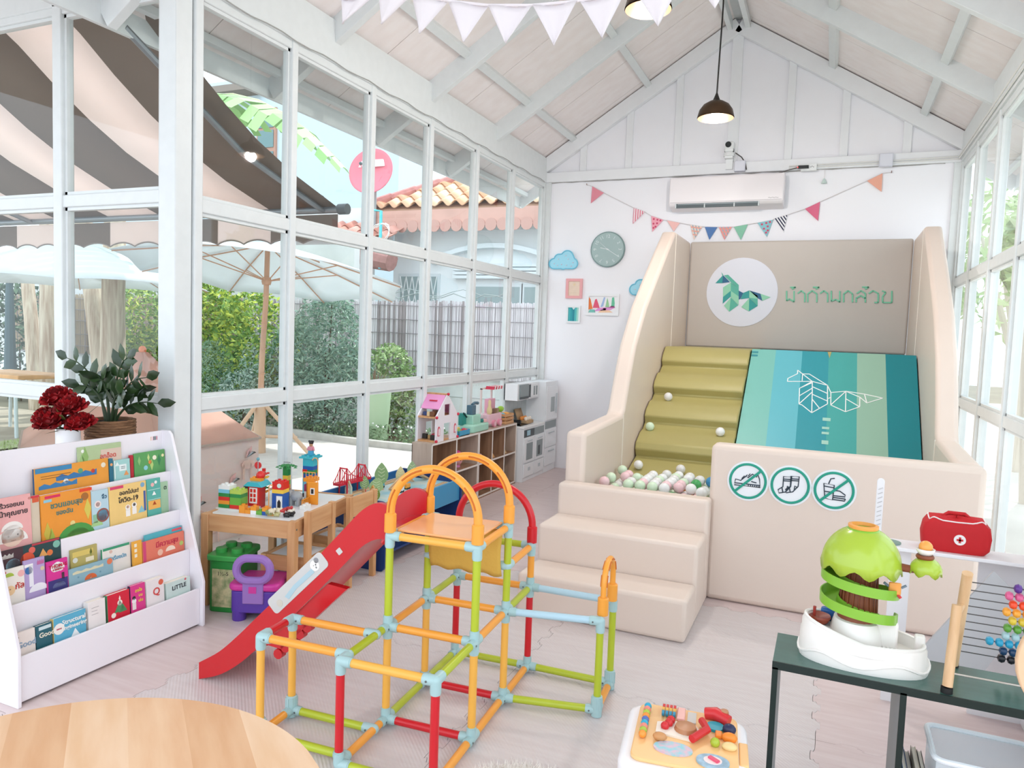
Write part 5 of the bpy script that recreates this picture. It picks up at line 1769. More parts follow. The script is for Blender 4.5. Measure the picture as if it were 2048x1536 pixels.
for (a, b, c, r, lb) in (((-2.66, 4.1), (-2.66, 4.95), 0, 0, 'straight wooden toy rail track along the near edge of the train table'), ((-3.03, 4.1), (-3.03, 4.95), 0, 0, 'straight wooden toy rail track along the glass side of the train table')):
    t = thing('toy_track', lb, 'toy track', (0, 0, .4))
    G().box(a[0] - .02, a[0] + .02, a[1], b[1], 0, .012).out('track_bed', trk, t, bev=.002)
    for s in (-.009, .009):
        G().box(a[0] + s - .002, a[0] + s + .002, a[1], b[1], .0115, .0128).out('groove', mat('track_groove', '#7a5f45', .7), t)
t = thing('toy_track', 'arched wooden toy rail ramp over the train table', 'toy track', (0, 0, .4))
g = G()
P = [(-2.86, 4.5 + .05 * i, .01 + .075 * math.sin(PI * i / 10)) for i in range(11)]
for a, b in zip(P[:-1], P[1:]):
    g.beam(a, b, .05, .012)
g.out('track_bed', trk, t, smooth=60)
for s in (-.011, .011):
    g = G()
    g.tube([(p[0] + s, p[1], p[2] + .006) for p in P], .0022, 5)
    g.out('groove', mat('track_groove', '#7a5f45'), t)


def toy_tree(label, x, y, h, c, w):
    t = thing('toy_tree', label, 'toy tree', (x, y, .4), .58, 'wooden toy trees on the train table')
    pl = [(w * .5 * math.sin(PI * (i / 12)) ** .8 * (1 if s > 0 else -1) * (1 - .35 * i / 12), h * .16 + h * .84 * i / 12) for s in (1,) for i in range(13)]
    pl = pl + [(-p[0], p[1]) for p in pl[1:-1][::-1]]
    G().prism(pl, -.006, .006, 'xz').out('crown', mat('tree' + c, c, .6), t)
    G().prism([(-.006, 0), (.006, 0), (.004, h * .3), (-.004, h * .3)], -.007, .007, 'xz').out('trunk', trk, t)
    for k in range(4):
        z = h * (.35 + .13 * k)
        G().beam((0, -.0075, z), (w * .2, -.0075, z + h * .08), .002, .003).out('leaf_vein', mat('vein_pale', '#dfe6c0', .6), t)
        G().beam((0, -.0075, z), (-w * .2, -.0075, z + h * .08), .002, .003).out('leaf_vein', mat('vein_pale', '#dfe6c0'), t)
    G().lathe([(.02, 0), (.02, .004)], n=12).out('base', trk, t)


toy_tree('tall pale green wooden toy tree behind the house block', -2.95, 4.5, .2, '#8fae78', .12)
toy_tree('dark green pointed wooden toy tree at the front corner of the train table', -2.74, 4.12, .11, '#7d8f3a', .065)
toy_tree('light green round wooden toy tree leaning by the house block', -2.86, 4.3, .13, '#a3be86', .12)
toy_tree('grey-green round wooden toy tree beside the arched ramp', -2.92, 4.88, .16, '#9db58c', .09)
toy_tree('speckled cream wooden toy tree with black dots', -2.9, 4.68, .15, '#dccf9e', .085)
toy_tree('small green wooden toy tree near the red bridge', -3.0, 4.36, .12, '#9cba80', .08)
for x, y, c, lb in ((-2.8, 4.17, '#e0b36a', 'pointed beech toy house block behind the chair'), (-3.02, 4.2, '#c9d2c0', 'small pale toy house block by the red bridge')):
    t = thing('toy_house', lb, 'toy house', (x, y, .4), .3)
    G().prism([(-.022, 0), (.022, 0), (.022, .06), (0, .11), (-.022, .06)], -.016, .016, 'xz').out('house_block', mat('hb' + c, c, .5), t, bev=.002)
    G().prism([(-.024, .06), (0, .113), (.024, .06), (0, .1)], -.0175, -.016, 'xz').out('roof_print', mat('roofp', '#d98a3a', .5), t)
    for z in (.02, .045):
        G().box(-.008, .008, -.0175, -.016, z, z + .014).out('window_print', mat('winp', '#f2ead8', .5), t)
for x, y, c, lb in ((-2.78, 4.5, '#dfe9f2', 'small white and blue toy wagon on the train table'), (-2.8, 4.62, '#f0a23c', 'small orange toy signal on the train table'), (-2.98, 4.55, '#58b8d8', 'small sky blue toy wagon on the train table')):
    t = thing('toy_wagon', lb, 'toy wagon', (x, y, .4))
    G().box(-.012, .012, -.025, .025, .008, .04).out('wagon_body', mat('wag' + c, c, .4), t, bev=.004)
    for yy in (-.015, .015):
        G().tube([(-.013, yy, .008), (.013, yy, .008)], .008, 10).out('wheel', mat('wheel_black', '#2b2b2b', .5), t)
# red suspension bridge
t = thing('toy_bridge', 'red plastic suspension bridge on the train table', 'toy bridge', (-3.04, 4.3, .4), -.1)
rb = mat('bridge_red', '#d8243c', .35)
for y in (-.12, .07):
    for x in (-.03, .03):
        G().tube([(x * 1.25, y, 0), (x, y, .2)], .0055, 6).out('tower_leg', rb, t)
    for z in (.1, .195):
        G().tube([(-.032, y, z), (.032, y, z)], .005, 6).out('cross_bar', rb, t)
G().box(-.03, .03, -.19, .14, .084, .1).out('deck', rb, t)
for x in (-.03, .03):
    g = G()
    cp = [(-.19, .1), (-.155, .14), (-.12, .2), (-.07, .15), (-.025, .13), (.02, .15), (.07, .2), (.105, .14), (.14, .1)]
    g.tube([(x, a, b) for a, b in cp], .003, 6)
    g.out('main_cable', rb, t)
    for k in range(16):
        y = -.185 + k * .0214
        zz = next(b0 + (b1 - b0) * (y - a0) / (a1 - a0) for (a0, b0), (a1, b1) in zip(cp[:-1], cp[1:]) if a0 <= y <= a1)
        G().tube([(x, y, .1), (x, y, zz)], .0024, 5).out('hanger', rb, t)

# ================================================================ green storage box and purple stool
t = thing('brick_storage_box', 'green plastic storage box with four large studs on the lid', 'storage box', (-2.99, 3.1, 0), .3)
gp = mat('box_green', '#2c8c3e', .35)
G().prism(rect(-.088, .088, -.125, .125, .03), 0, .285).out('tub', gp, t, bev=.004)
l = G().prism(rect(-.1, .1, -.138, .138, .035), .285, .315).out('lid', mat('lid_green', '#3fa04c', .35), t, bev=.006)
for x in (-.045, .045):
    for y in (-.055, .055):
        G().lathe([(.031, .315), (.031, .336), (.028, .339)], (x, y, 0), 20).out('stud', mat('lid_green', '#3fa04c'), l)
G().box(-.05, .05, .13, .165, .285, .3).out('lid_clasp', gp, l, bev=.004)
G().box(-.062, .062, -.128, -.1255, .03, .24).out('label_sticker', mat('box_label', '#d9cfa0', .6, var=.8, vs=25, col2='#8a9a6a'), t)
text('1½-5', .03, mat('label_ink', '#3a3a30', .6), t, T(-.0, -.1285, .215) @ FACE_NY, 'label_lettering')
t = thing('toy_stool', 'purple toddler stool with magenta lid and lilac handle back', 'stool', (-2.765, 3.06, 0), .42)
pu, mg_, li = mat('stool_purple', '#5a3aa0', .35), mat('stool_magenta', '#cf3a9a', .35), mat('stool_lilac', '#9a74bd', .35)
G().prism(rect(-.125, .125, -.115, .115, .035), .045, .165).out('seat_body', pu, t, bev=.008)
for x in (-.085, .085):
    for y in (-.08, .08):
        G().lathe([(.034, 0), (.036, .004), (.036, .1)], (x, y, 0), 14).out('leg', pu, t)
G().prism(rect(-.135, .135, -.122, .122, .04), .165, .205).out('seat_lid', mg_, t, bev=.014, seg=3)
g = G()
hp = [(p[0], -.118, p[1]) for p in rect(-.088, .088, .225, .345, .058, 6)]
g.tube(hp, .022, 10, closed=True)
h = g.out('handle', li, t)
G().box(-.055, .055, -.128, -.106, .1, .215).out('handle_stem', li, t, bev=.006)
G().box(-.02, .02, -.1305, -.127, .16, .195).out('stem_slot', mg_, t)

# ================================================================ cube shelf and toy kitchen
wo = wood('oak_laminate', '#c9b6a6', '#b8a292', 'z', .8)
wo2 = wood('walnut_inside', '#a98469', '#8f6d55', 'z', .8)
edge = mat('white_edge_band', '#ece6e0', .5)
SX0, SX1 = -3.14, -2.96
SX0 = -3.15


def cube_shelf(label, y0, y1, n):
    t = thing('cube_shelf', label, 'shelf', (0, 0, 0), 0, 'wood-effect cube shelves')
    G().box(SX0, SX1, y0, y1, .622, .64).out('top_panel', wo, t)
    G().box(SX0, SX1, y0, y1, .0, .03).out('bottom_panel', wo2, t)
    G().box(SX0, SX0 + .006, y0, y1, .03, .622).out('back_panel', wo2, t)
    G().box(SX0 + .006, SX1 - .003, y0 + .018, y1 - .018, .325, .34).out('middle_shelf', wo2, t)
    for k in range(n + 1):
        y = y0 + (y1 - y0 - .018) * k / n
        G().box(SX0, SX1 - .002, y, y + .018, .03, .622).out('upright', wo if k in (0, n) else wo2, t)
        G().box(SX1 - .002, SX1, y, y + .018, .0, .64).out('edge_strip', edge, t)
    for z in (.622, .325, .012):
        G().box(SX1 - .003, SX1 + .0005, y0, y1, z, z + .016).out('edge_strip', edge, t)


cube_shelf('wood-effect cube shelf with wide bays under the doll house', 5.25, 6.14, 2)
cube_shelf('wood-effect cube shelf with three narrow bays beside the toy kitchen', 6.145, 7.04, 3)

ZT = .64
# doll house
t = thing('doll_house', 'white and pink wooden doll house with pitched pink roof', 'doll house', (-3.06, 5.33, ZT))
dw = mat('doll_white', '#f0eaf0', .4)
dp = mat('doll_pink', '#ef9ed0', .4)
dr = mat('doll_red', '#cf2a44', .4)
shp = [(0, 0), (.38, 0), (.38, .215), (.19, .4), (0, .215)]
# gable wall facing the room (x = +.09), openings built as separate pieces around the holes
def gable(x, m):
    g = G()
    g.T = T(x, 0, 0)
    for a in ([(0, 0), (.08, 0), (.08, .215), (0, .215)], [(.3, 0), (.38, 0), (.38, .215), (.3, .215)], [(.08, .15), (.3, .15), (.3, .215), (.08, .215)], [(.08, 0), (.135, 0), (.135, .15), (.08, .15)], [(.245, 0), (.3, 0), (.3, .15), (.245, .15)],
              [(0, .215), (.14, .215), (.14, .351)], [(.24, .215), (.38, .215), (.24, .351)], [(.14, .31), (.24, .31), (.24, .351), (.19, .4), (.14, .351)]):
        g.prism(a, -.006, .006, 'yz')
    return g.out('gable_wall', m, t, smooth=0)


gable(.085, dw)
gable(-.09, dw)
for y in (.045, .335):
    G().prism([(y - .018, .05), (y + .018, .05), (y + .018, .11), (y + .012, .125), (y, .132), (y - .012, .125), (y - .018, .11)], .09, .094, 'yz').out('arch_window', dr, t)
    G().prism([(y - .011, .056), (y + .011, .056), (y + .011, .105), (y, .12), (y - .011, .105)], .0935, .0955, 'yz').out('arch_window_pane', mat('doll_pane', '#f6eef2', .4), t)
for z in (.0, .2):
    G().box(-.085, .08, 0, .38, z, z + .014).out('floor_board', piney, t)
for s in (0, 1):
    g = G()
    a, b = ((-.005, .212), (.17, .385)) if s == 0 else ((.385, .212), (.21, .385))
    if s == 0:
        a = (.06, .272)
    g.beam((-.0, a[0], a[1]), (-.0, b[0], b[1]), .185, .008, (1, 0, 0)) if 0 else g.add([(-.095, a[0], a[1] + .008), (.08, a[0], a[1] + .008), (.08, b[0], b[1] + .008), (-.095, b[0], b[1] + .008), (-.095, a[0], a[1]), (.08, a[0], a[1]), (.08, b[0], b[1]), (-.095, b[0], b[1])],
                                                                                    [(0, 1, 2, 3), (7, 6, 5, 4), (0, 4, 5, 1), (1, 5, 6, 2), (2, 6, 7, 3), (3, 7, 4, 0)])
    g.out('roof_panel', dp, t, smooth=0)
G().box(-.1, .085, .165, .215, .388, .4).out('ridge_board', piney, t)
G().box(-.04, .03, .105, .125, .335, .345).out('roof_slot', dr, t)
for y, z in ((.0, .01), (.38, .01), (.0, .21), (.38, .21), (.19, .395)):
    G().ball((.095, y, z), .013, 10, 8).out('corner_knob', dr, t)
random.seed(9)
for k in range(9):
    x, y, z = random.uniform(-.07, .05), random.uniform(.03, .2), (.214 if k % 2 else .014)
    c = ('#c9a06a', '#7a4f34', '#33302e', '#e2c79a', '#c9455a', '#3a4f86')[k % 6]
    tt_ = tag(G().box(x - .02, x + .02, y - .015, y + .015, 0, .03 + .02 * random.random()).out('doll_furniture', mat('df' + c, c, .5), None, bev=.003), ('tan', 'brown', 'black', 'cream', 'red', 'navy')[k % 6] + ' wooden doll furniture block ' + ('on the upper floor' if k % 2 else 'on the ground floor') + ' of the doll house', 'toy furniture', 'doll house furniture')
    tt_.location = (-3.06, 5.33, ZT + z)
# blue tray of play vegetables
t = thing('toy_tray', 'blue plastic tray filled with small play vegetables', 'toy tray', (-3.02, 5.86, ZT))
g = G()
g.prism(rect(-.05, .05, -.11, .11, .02), 0, .006)
for a in ((-.05, -.045, -.1, .1), (.045, .05, -.1, .1), (-.04, .04, -.11, -.105), (-.04, .04, .105, .11)):
    g.box(*a, 0, .05)
g.out('tray_body', mat('tray_blue', '#3f9dc4', .35), t)
for k in range(16):
    c = ('#e8563f', '#f0b94a', '#7fb85a', '#e7d6a6', '#d93f5c')[k % 5]
    q = G().ball((random.uniform(-.032, .032), random.uniform(-.09, .09), random.uniform(.03, .055)), .019, 10, 7, (1, 1.1, .9)).out('play_vegetable', mat('veg' + c, c, .4))
    q.location = (-3.02, 5.86, ZT)
    tag(q, ('red', 'yellow', 'green', 'cream', 'crimson')[k % 5] + ' play vegetable in the blue plastic tray', 'toy food', 'play vegetables in the tray')
# mint play sink
t = thing('play_sink', 'mint and teal toy sink with slide and tap', 'toy sink', (-3.05, 6.2, ZT))
mi, te = mat('mint_plastic', '#a9dcc8', .35), mat('teal_plastic', '#2f8f86', .35)
G().prism(rect(-.085, .085, -.19, .19, .05), 0, .07).out('basin', mi, t, bev=.01)
G().prism(rect(-.07, .07, -.17, .17, .045), .068, .074).out('basin_inner', mat('mint_light', '#c4eadb', .35), t)
G().prism([(-.2, .07), (-.02, .07), (-.14, .18), (-.2, .18)], -.06, -.02, 'yz').out('slide_ramp', te, t)
G().tube([(-.015, -.19, .185), (-.015, -.12, .14), (-.015, -.03, .078), (-.015, .02, .075)], .006, 8).out('slide_rail', mat('rail_black', '#26343a', .4), t)
G().box(-.05, .05, -.12, .05, .07, .16).out('counter_block', mi, t, bev=.008)
G().box(-.03, .03, -.1, -.02, .16, .25).out('tap_body', mat('tap_slate', '#4f6f80', .35), t, bev=.005)
G().tube([(0, -.05, .25), (0, .0, .265), (0, .07, .258)], [.012, .014, .016], 10).out('tap_spout', mat('tap_slate', '#4f6f80'), t)
g = G()
g.tube([(.0, .13, .1), (.02, .14, .2)], .003, 6)
g.tube([(.0, .17, .1), (.02, .17, .22)], .003, 6)
g.out('wire_rack', mat('rack_white', '#dfe6e4', .4), t)
for k, (x, y, c) in enumerate(((.03, .1, '#2f7f78'), (.05, .13, '#efb8b8'), (.03, .16, '#3a5f6a'), (-.02, .14, '#f2e6e0'))):
    q = G().lathe([(.02, .0), (.024, .018), (.02, .03), (.005, .034)], n=12).out('toy_cup', mat('cup' + c, c, .4))
    q.location = (-3.05 + x, 6.2 + y, ZT + .075)
    tag(q, ('dark teal', 'pale pink', 'slate', 'cream')[k] + ' toy cup in the mint play sink', 'toy cup', 'toy cups in the play sink')
# pink ice cream truck
t = thing('toy_food_truck', 'pale pink wooden ice-cream truck with striped awning', 'toy truck', (-3.08, 6.62, ZT))
pkm = mat('truck_pink', '#efc6d2', .4)
G().box(-.06, .06, -.16, .16, .03, .13).out('truck_body', pkm, t, bev=.008)
G().box(-.055, .0, -.02, .12, .13, .27).out('back_board', mat('board_rose', '#e3a9bb', .45), t, bev=.003)
for y in (-.14, .1):
    G().box(-.05, -.035, y, y + .02, .13, .38).out('post', mat('post_pale', '#ead9d6', .5), t)
G().box(-.05, -.035, -.14, .12, .37, .385).out('post_rail', mat('post_pale', '#ead9d6'), t)
for k in range(8):
    G().prism([(-.06 + k * .03, .37), (-.06 + k * .03 + .015, .37), (-.045 + k * .03 + .015, .4), (-.045 + k * .03, .4)], -.03, .06, 'yz').out('awning_stripe', mat('awn%d' % (k % 2), ('#cf3a55', '#f5eeee')[k % 2], .5), t)
for y in (-.05, .08):
    w_ = G().tube([(.06, y, .035), (.085, y, .035)], .035, 20).out('wheel', mat('wheel_pink', '#e89ab0', .4), t)
    G().tube([(.085, y, .035), (.087, y, .035)], .024, 16).out('wheel_disc', mat('wheel_pale', '#f2c4d0', .4), w_)
for k, y in enumerate((-.02, .03, .08)):
    q = G().lathe([(.016, 0), (.022, .045), (.019, .045), (.015, .005)], n=14).out('toy_pot', mat('pot_brown%d' % k, ('#7d6152', '#94795f', '#a39478')[k], .5))
    q.location = (-3.04, 6.62 + y, ZT + .131)
    tag(q, ('dark brown', 'mid brown', 'pale brown')[k] + ' toy cup standing on the pink truck', 'toy cup', 'brown toy cups on the truck')
q = G().lathe([(.02, 0), (.028, .02), (.026, .05), (.014, .08), (.016, .12), (.008, .14)], n=14).out('toy_bottle', mat('toy_beech', '#e6cf9e', .5))
q.location = (-3.04, 6.52, ZT + .131)
tag(q, 'beech toy bottle at the front of the pink truck', 'toy bottle')
q = G().ball((0, 0, 0), .04, 14, 10, (.7, 1.6, .8)).out('toy_fish', mat('lime_toy', '#9fd23f', .4))
q.location = (-3.07, 6.85, ZT + .152)
tag(q, 'lime green toy fish lying on the wooden crate', 'toy fish')
# wooden crate
t = thing('toy_crate', 'small beech slatted crate with coloured play food', 'toy crate', (-3.06, 6.92, ZT))
for z in (.004, .04, .078):
    for a in ((-.07, .07, -.1, -.092), (-.07, .07, .092, .1)):
        G().box(*a, z, z + .026).out('slat', pinex, t)
    for a in ((-.07, -.062, -.092, .092), (.062, .07, -.092, .092)):
        G().box(*a, z, z + .026).out('slat', piney, t)
for x in (-.06, .052):
    for y in (-.09, .082):
        G().box(x, x + .008, y, y + .008, 0, .104).out('corner_post', pine, t)
G().box(-.062, .062, -.092, .092, .0, .006).out('crate_base', piney, t)
for k, (y, c, n) in enumerate(((-.05, '#8fd0e6', 'sky blue'), (.0, '#f0a04a', 'orange'), (.05, '#f3b15a', 'amber'))):
    q = G().ball((0, 0, 0), .04, 14, 10, (1, .9, .75)).out('play_food', mat('pf' + c, c, .4))
    q.location = (-3.06, 6.92 + y, ZT + .085)
    tag(q, n + ' play food piece in the slatted crate', 'toy food', 'play food in the crate')
# items inside the shelf
t = thing('toy_doll', 'pink-haired doll head toy sitting in the cube shelf', 'doll', (-3.06, 5.9, .34))
G().ball((0, 0, .07), .055, 16, 12, (.9, .9, 1.1)).out('head', mat('doll_skin', '#efb0b8', .5), t)
G().ball((-.012, .0, .1), .058, 16, 12, (.9, 1.05, .95)).out('hair', mat('doll_hair', '#e0569a', .5), t)
for s in (-.02, .022):
    G().ball((.046, s, .07), .01, 8, 6).out('eye', mat('doll_eye', '#3a2a3a', .3), t)
G().lathe([(.04, 0), (.035, .03)], (-.01, 0, 0), 14).out('body', mat('doll_body', '#d98ac0', .5), t)
for i, (y, c, n) in enumerate(((6.23, '#f0c4cc', 'pink toy cash register standing in the narrow-bay shelf'), (6.56, '#e6b27a', 'pile of tan wooden play discs in the narrow-bay shelf'), (6.85, '#d9c6a2', 'flat cream wooden play board in the last shelf bay'))):
    t = thing('shelf_toy', n, 'toy', (-3.04, y, .34))
    if i == 0:
        G().box(-.05, .05, -.05, .05, 0, .075).out('toy_body', mat('st' + c, c, .5), t, bev=.01)
        G().box(-.03, .02, -.03, .03, .075, .11).out('toy_display', mat('st_yellow', '#e3c860', .5), t, bev=.005)
        G().box(.05, .052, -.035, .035, .015, .05).out('toy_drawer', mat('st_white', '#f2eeee', .5), t)
    else:
        for k in range(3):
            G().lathe([(.05 - .008 * k, k * .012), (.05 - .008 * k, k * .012 + .011)], n=16).out('disc_layer', mat('st' + c, c, .5), t)

# toy kitchen
t = thing('toy_kitchen', 'white toy kitchen with microwave, oven and tall fridge', 'toy kitchen', (0, 0, 0))
kw = mat('kitchen_white', '#eef2f6', .35)
kg = mat('kitchen_grey', '#8d999c', .35)
kd = mat('kitchen_dark', '#3c4649', .35)
kl = mat('kitchen_line', '#c3ccd2', .5)
KX = -2.905
G().box(-3.15, KX, 7.1, 7.71, .0, .57).out('base_cabinet', kw, t, bev=.004)
G().box(-3.15, KX + .005, 7.095, 7.71, .57, .59).out('worktop', mat('worktop_white', '#f6f8fa', .3), t, bev=.003)
G().box(-3.15, KX, 7.715, 8.1, .0, 1.04).out('fridge_body', kw, t, bev=.004)
G().box(-3.15, -3.135, 7.1, 7.71, .59, 1.04).out('splashback', mat('splash_grey', '#c6d0d2', .4), t)
for k in range(5):
    G().box(-3.135, -3.134, 7.12 + k * .11, 7.123 + k * .11, .62, .85).out('splash_line', kl, t)
u_ = G().box(-3.15, -2.99, 7.1, 7.71, .86, 1.04).out('upper_cabinet', kw, t, bev=.004)
G().box(-2.99, -2.975, 7.14, 7.38, .875, 1.03).out('microwave_door', kg, u_, bev=.003)
G().box(-2.976, -2.972, 7.14, 7.37, .875, .9).out('microwave_controls', kd, u_)
G().box(-2.99, -2.986, 7.4, 7.46, .88, 1.02).out('open_niche', kd, u_)
G().box(-2.99, -2.98, 7.47, 7.68, .875, 1.03).out('cupboard_door', kw, u_, bev=.003)
for y in (7.53, 7.6):
    G().box(-2.98, -2.977, y, y + .035, .9, 1.0).out('cupboard_pane', kg, u_)
for y0, y1, kind in ((7.115, 7.4, 'oven'), (7.41, 7.695, 'dish')):
    G().box(KX - .001, KX + .003, y0, y1, .475, .555).out('control_panel', kd if kind == 'oven' else kg, t)
    d = G().box(KX, KX + .012, y0, y1, .2, .465).out('cabinet_door', kw, t, bev=.003)
    G().box(KX + .012, KX + .014, y0 + .05, y1 - .06, .23, .41).out('door_window', kg, d)
    G().box(KX + .012, KX + .02, y0 + .08, y1 - .08, .43, .44).out('door_handle', kl, d)
    d = G().box(KX, KX + .012, y0, y1, .05, .19).out('drawer_front', kw, t, bev=.003)
    G().box(KX + .012, KX + .015, (y0 + y1) / 2 - .03, (y0 + y1) / 2 + .03, .11, .145).out('drawer_pull', kl, d)
G().box(KX + .003, KX + .006, 7.19, 7.28, .49, .545).out('oven_display', mat('display_blue', '#a8d0e0', .3), t)
G().box(KX + .014, KX + .016, 7.5, 7.56, .25, .35).out('dispenser_niche', kd, t)
d = G().box(KX, KX + .012, 7.73, 8.085, .6, .985).out('fridge_door', kw, t, bev=.003)
G().box(KX + .012, KX + .014, 7.86, 7.98, .69, .86).out('memo_panel', mat('memo_grey', '#aab4b6', .4), d)
G().tube([(KX + .03, 8.0, .67), (KX + .03, 8.0, .9)], .008, 8).out('fridge_handle', kl, d)
G().box(KX - .001, KX + .003, 7.73, 8.085, .5, .585).out('vent_panel', kg, t)
for z0 in (.08, .29):
    d = G().box(KX, KX + .012, 7.73, 8.085, z0, z0 + .2).out('fridge_drawer', kw, t, bev=.003)
    G().box(KX + .012, KX + .02, 7.82, 8.0, z0 + .155, z0 + .168).out('drawer_handle', kl, d)
G().box(-3.12, -2.96, 7.14, 7.36, .59, .596).out('hob', mat('hob_black', '#26282a', .25), t)
t = thing('toy_egg_box', 'open brown egg carton with orange play eggs on the toy worktop', 'egg carton', (-3.02, 7.42, .597))
eb = mat('egg_carton', '#b89a78', .8)
G().box(-.06, .06, -.09, .09, 0, .035).out('carton_tray', eb, t, bev=.006)
G().add([(-.055, -.09, .035), (-.055, .09, .035), (-.1, .09, .15), (-.1, -.09, .15)], [(0, 1, 2, 3)]).out('carton_lid', eb, t, solid=.008)
for k in range(6):
    q = G().ball((0, 0, 0), .021, 10, 8, (1, 1, 1.2)).out('play_egg', mat('egg%d' % (k % 2), ('#ef9a4a', '#f4ece0')[k % 2], .4))
    q.location = (-3.02 - .025 + .05 * (k % 2), 7.42 - .055 + .055 * (k // 2), .597 + .05)
    tag(q, ('orange', 'white')[k % 2] + ' play egg in the brown carton', 'toy egg', 'play eggs in the carton')
q = G().lathe([(.035, 0), (.05, .012), (.052, .045), (.049, .045), (.046, .014), (.03, .004)], n=20).out('toy_pan', mat('hob_black', '#26282a'))
q.location = (-3.04, 7.22, .597)
tag(q, 'black toy saucepan on the toy kitchen hob', 'toy pan')

# ================================================================ things on and near the back wall
t = thing('air_conditioner', 'white wall-mounted split air conditioner above the bunting', 'air conditioner', (-1.1, YB, 2.95))
G().prism([(-.001, .34), (-.2, .335), (-.215, .3), (-.215, .06), (-.19, .03), (-.001, .0)], -.575, .575, 'yz').out('casing', mat('ac_white', '#f4eef0', .35), t, bev=.012)
G().box(-.5, .34, -.212, -.185, .012, .055).out('air_slot', mat('ac_slot', '#5a6468', .5), t)
for x in (-.5, -.2, .1, .34):
    G().box(x - .006, x + .006, -.214, -.186, .01, .058).out('slot_divider', mat('ac_divider', '#d5dadb', .5), t)
G().add([(-.48, -.214, .05), (.33, -.214, .05), (.33, -.19, .015), (-.48, -.19, .015)], [(0, 3, 2, 1)]).out('louvre', mat('ac_louvre', '#aab4b8', .4), t, solid=.005)
G().tube([(.43 + .011 * k, -.2155, .085 + .004 * math.sin(k * 2.1)) for k in range(10)], .0022, 5).out('maker_script', mat('ac_logo', '#a5a0a3', .5), t)
G().box(-.56, .56, -.217, -.214, .066, .07).out('panel_line', mat('ac_line', '#cfc8ca', .5), t)

t = thing('wall_clock', 'round grey-green wall clock with pale numerals', 'clock', (-2.381, YB, 2.558))
G().prism(disc(0, 0, .2, 48), -.03, -.002, 'xz').out('clock_case', mat('clock_rim', '#7f9795', .4), t, bev=.004)
fc = G().prism(disc(0, 0, .187, 48), -.032, -.03, 'xz').out('clock_face', mat('clock_face', '#a7bcbb', .5), t)
for h in range(1, 13):
    a = PI / 2 - h * PI / 6
    text(str(h), .052, mat('clock_numeral', '#dfe9e8', .5), fc, T(.145 * math.cos(a), -.0325, .145 * math.sin(a)) @ FACE_NY @ Matrix.Rotation(a - PI / 2, 4, 'Z'), 'numeral')
for a, L, w in ((168, .085, .006), (-32, .135, .005), (140, .12, .003)):
    a = math.radians(a)
    G().beam((-.02 * math.cos(a), -.036, -.02 * math.sin(a)), (L * math.cos(a), -.036, L * math.sin(a)), w, .002, (0, 1, 0)).out('hand', mat('clock_hand', '#eef4f4', .4), t)
G().tube([(0, -.032, 0), (0, -.038, 0)], .009, 12).out('hub', mat('clock_hand', '#eef4f4'), t)


def cloud(label, x, z, sc):
    t = thing('cloud_light', label, 'wall decoration', (x, YB, z), 0, 'blue cloud wall lights')
    out = []
    for cx, cz, r, a0, a1 in ((-.115, -.03, .06, 100, 270), (.0, -.045, .05, 240, 300), (.115, -.03, .06, -90, 70), (.045, .045, .075, 20, 150), (-.055, .02, .06, 80, 170)):
        for i in range(9):
            a = math.radians(a0 + (a1 - a0) * i / 8)
            out.append((cx + r * math.cos(a), cz + r * math.sin(a)))
    out = [(p[0] * sc, p[1] * sc) for p in out]
    G().prism(out, -.03, -.002, 'xz').out('cloud_body', mat('cloud_blue', '#a5def0', .5), t)
    g = G()
    g.tube([(p[0], -.031, p[1]) for p in out], .007, 6, closed=True)
    g.out('cloud_rim', mat('cloud_rim', '#77c6df', .5), t)
    for bx, bz in ((-.11, -.03), (-.06, .02), (-.02, -.04), (.03, .06), (.06, .02), (.04, -.05), (.12, -.02), (.1, -.06), (-.07, -.05)):
        G().ball((bx * sc, -.033, bz * sc), .007, 8, 6).out('bulb', mat('cloud_bulb', '#e2d3dd', .3), t)


cloud('light blue cloud wall light beside the clock', -2.905, 2.43, 1.0)
cloud('light blue cloud wall light partly behind the padded side wall', -1.93, 2.14, 1.0)


def frame(name, label, x0, x1, z0, z1, fcol, w):
    t = thing(name, label, 'picture', ((x0 + x1) / 2, YB, (z0 + z1) / 2))
    a, b = (x1 - x0) / 2, (z1 - z0) / 2
    m = mat('frame' + fcol, fcol, .4)
    for r in ((-a, a, b - w, b), (-a, a, -b, -b + w), (-a, -a + w, -b + w, b - w), (a - w, a, -b + w, b - w)):
        G().box(r[0], r[1], -.022, -.002, r[2], r[3]).out('frame_bar', m, t)
    return t, a - w, b - w


t, a, b = frame('wall_picture', 'pink frame holding a pale cream certificate', -2.865, -2.665, 2.0, 2.228, '#f0aeb0', .03)
q = G().box(-a, a, -.012, -.002, -b, b).out('sheet', mat('cream_sheet', '#f2dcc8', .7, var=.08, vs=20), t)
G().prism(disc(0, b * .55, .014, 14), -.0135, -.012, 'xz').out('seal_print', mat('seal', '#ecd3ae', .7), q)
for k in range(5):
    G().box(-a * .6, a * .6, -.0128, -.012, b * .2 - k * .02, b * .2 - k * .02 + .002).out('text_line', mat('faint_text', '#ddc3ae', .7), q)
t, a, b = frame('wall_picture', 'small white frame with teal striped print', -2.845, -2.677, 1.717, 1.915, '#f0f2f4', .02)
for k, c in enumerate(('#4fb8bd', '#37a3ae', '#2f8fa0', '#5cc0c0', '#a8dccf')):
    G().box(-a + 2 * a * k / 5, -a + 2 * a * (k + 1) / 5, -.012, -.002, -b, b).out('stripe_print', mat('tp' + c, c, .6), t)
G().prism([(-.02, b), (.02, b), (0, b - .025)], -.0135, -.012, 'xz').out('notch_print', mat('tp_white', '#e8f4f4', .6), t)
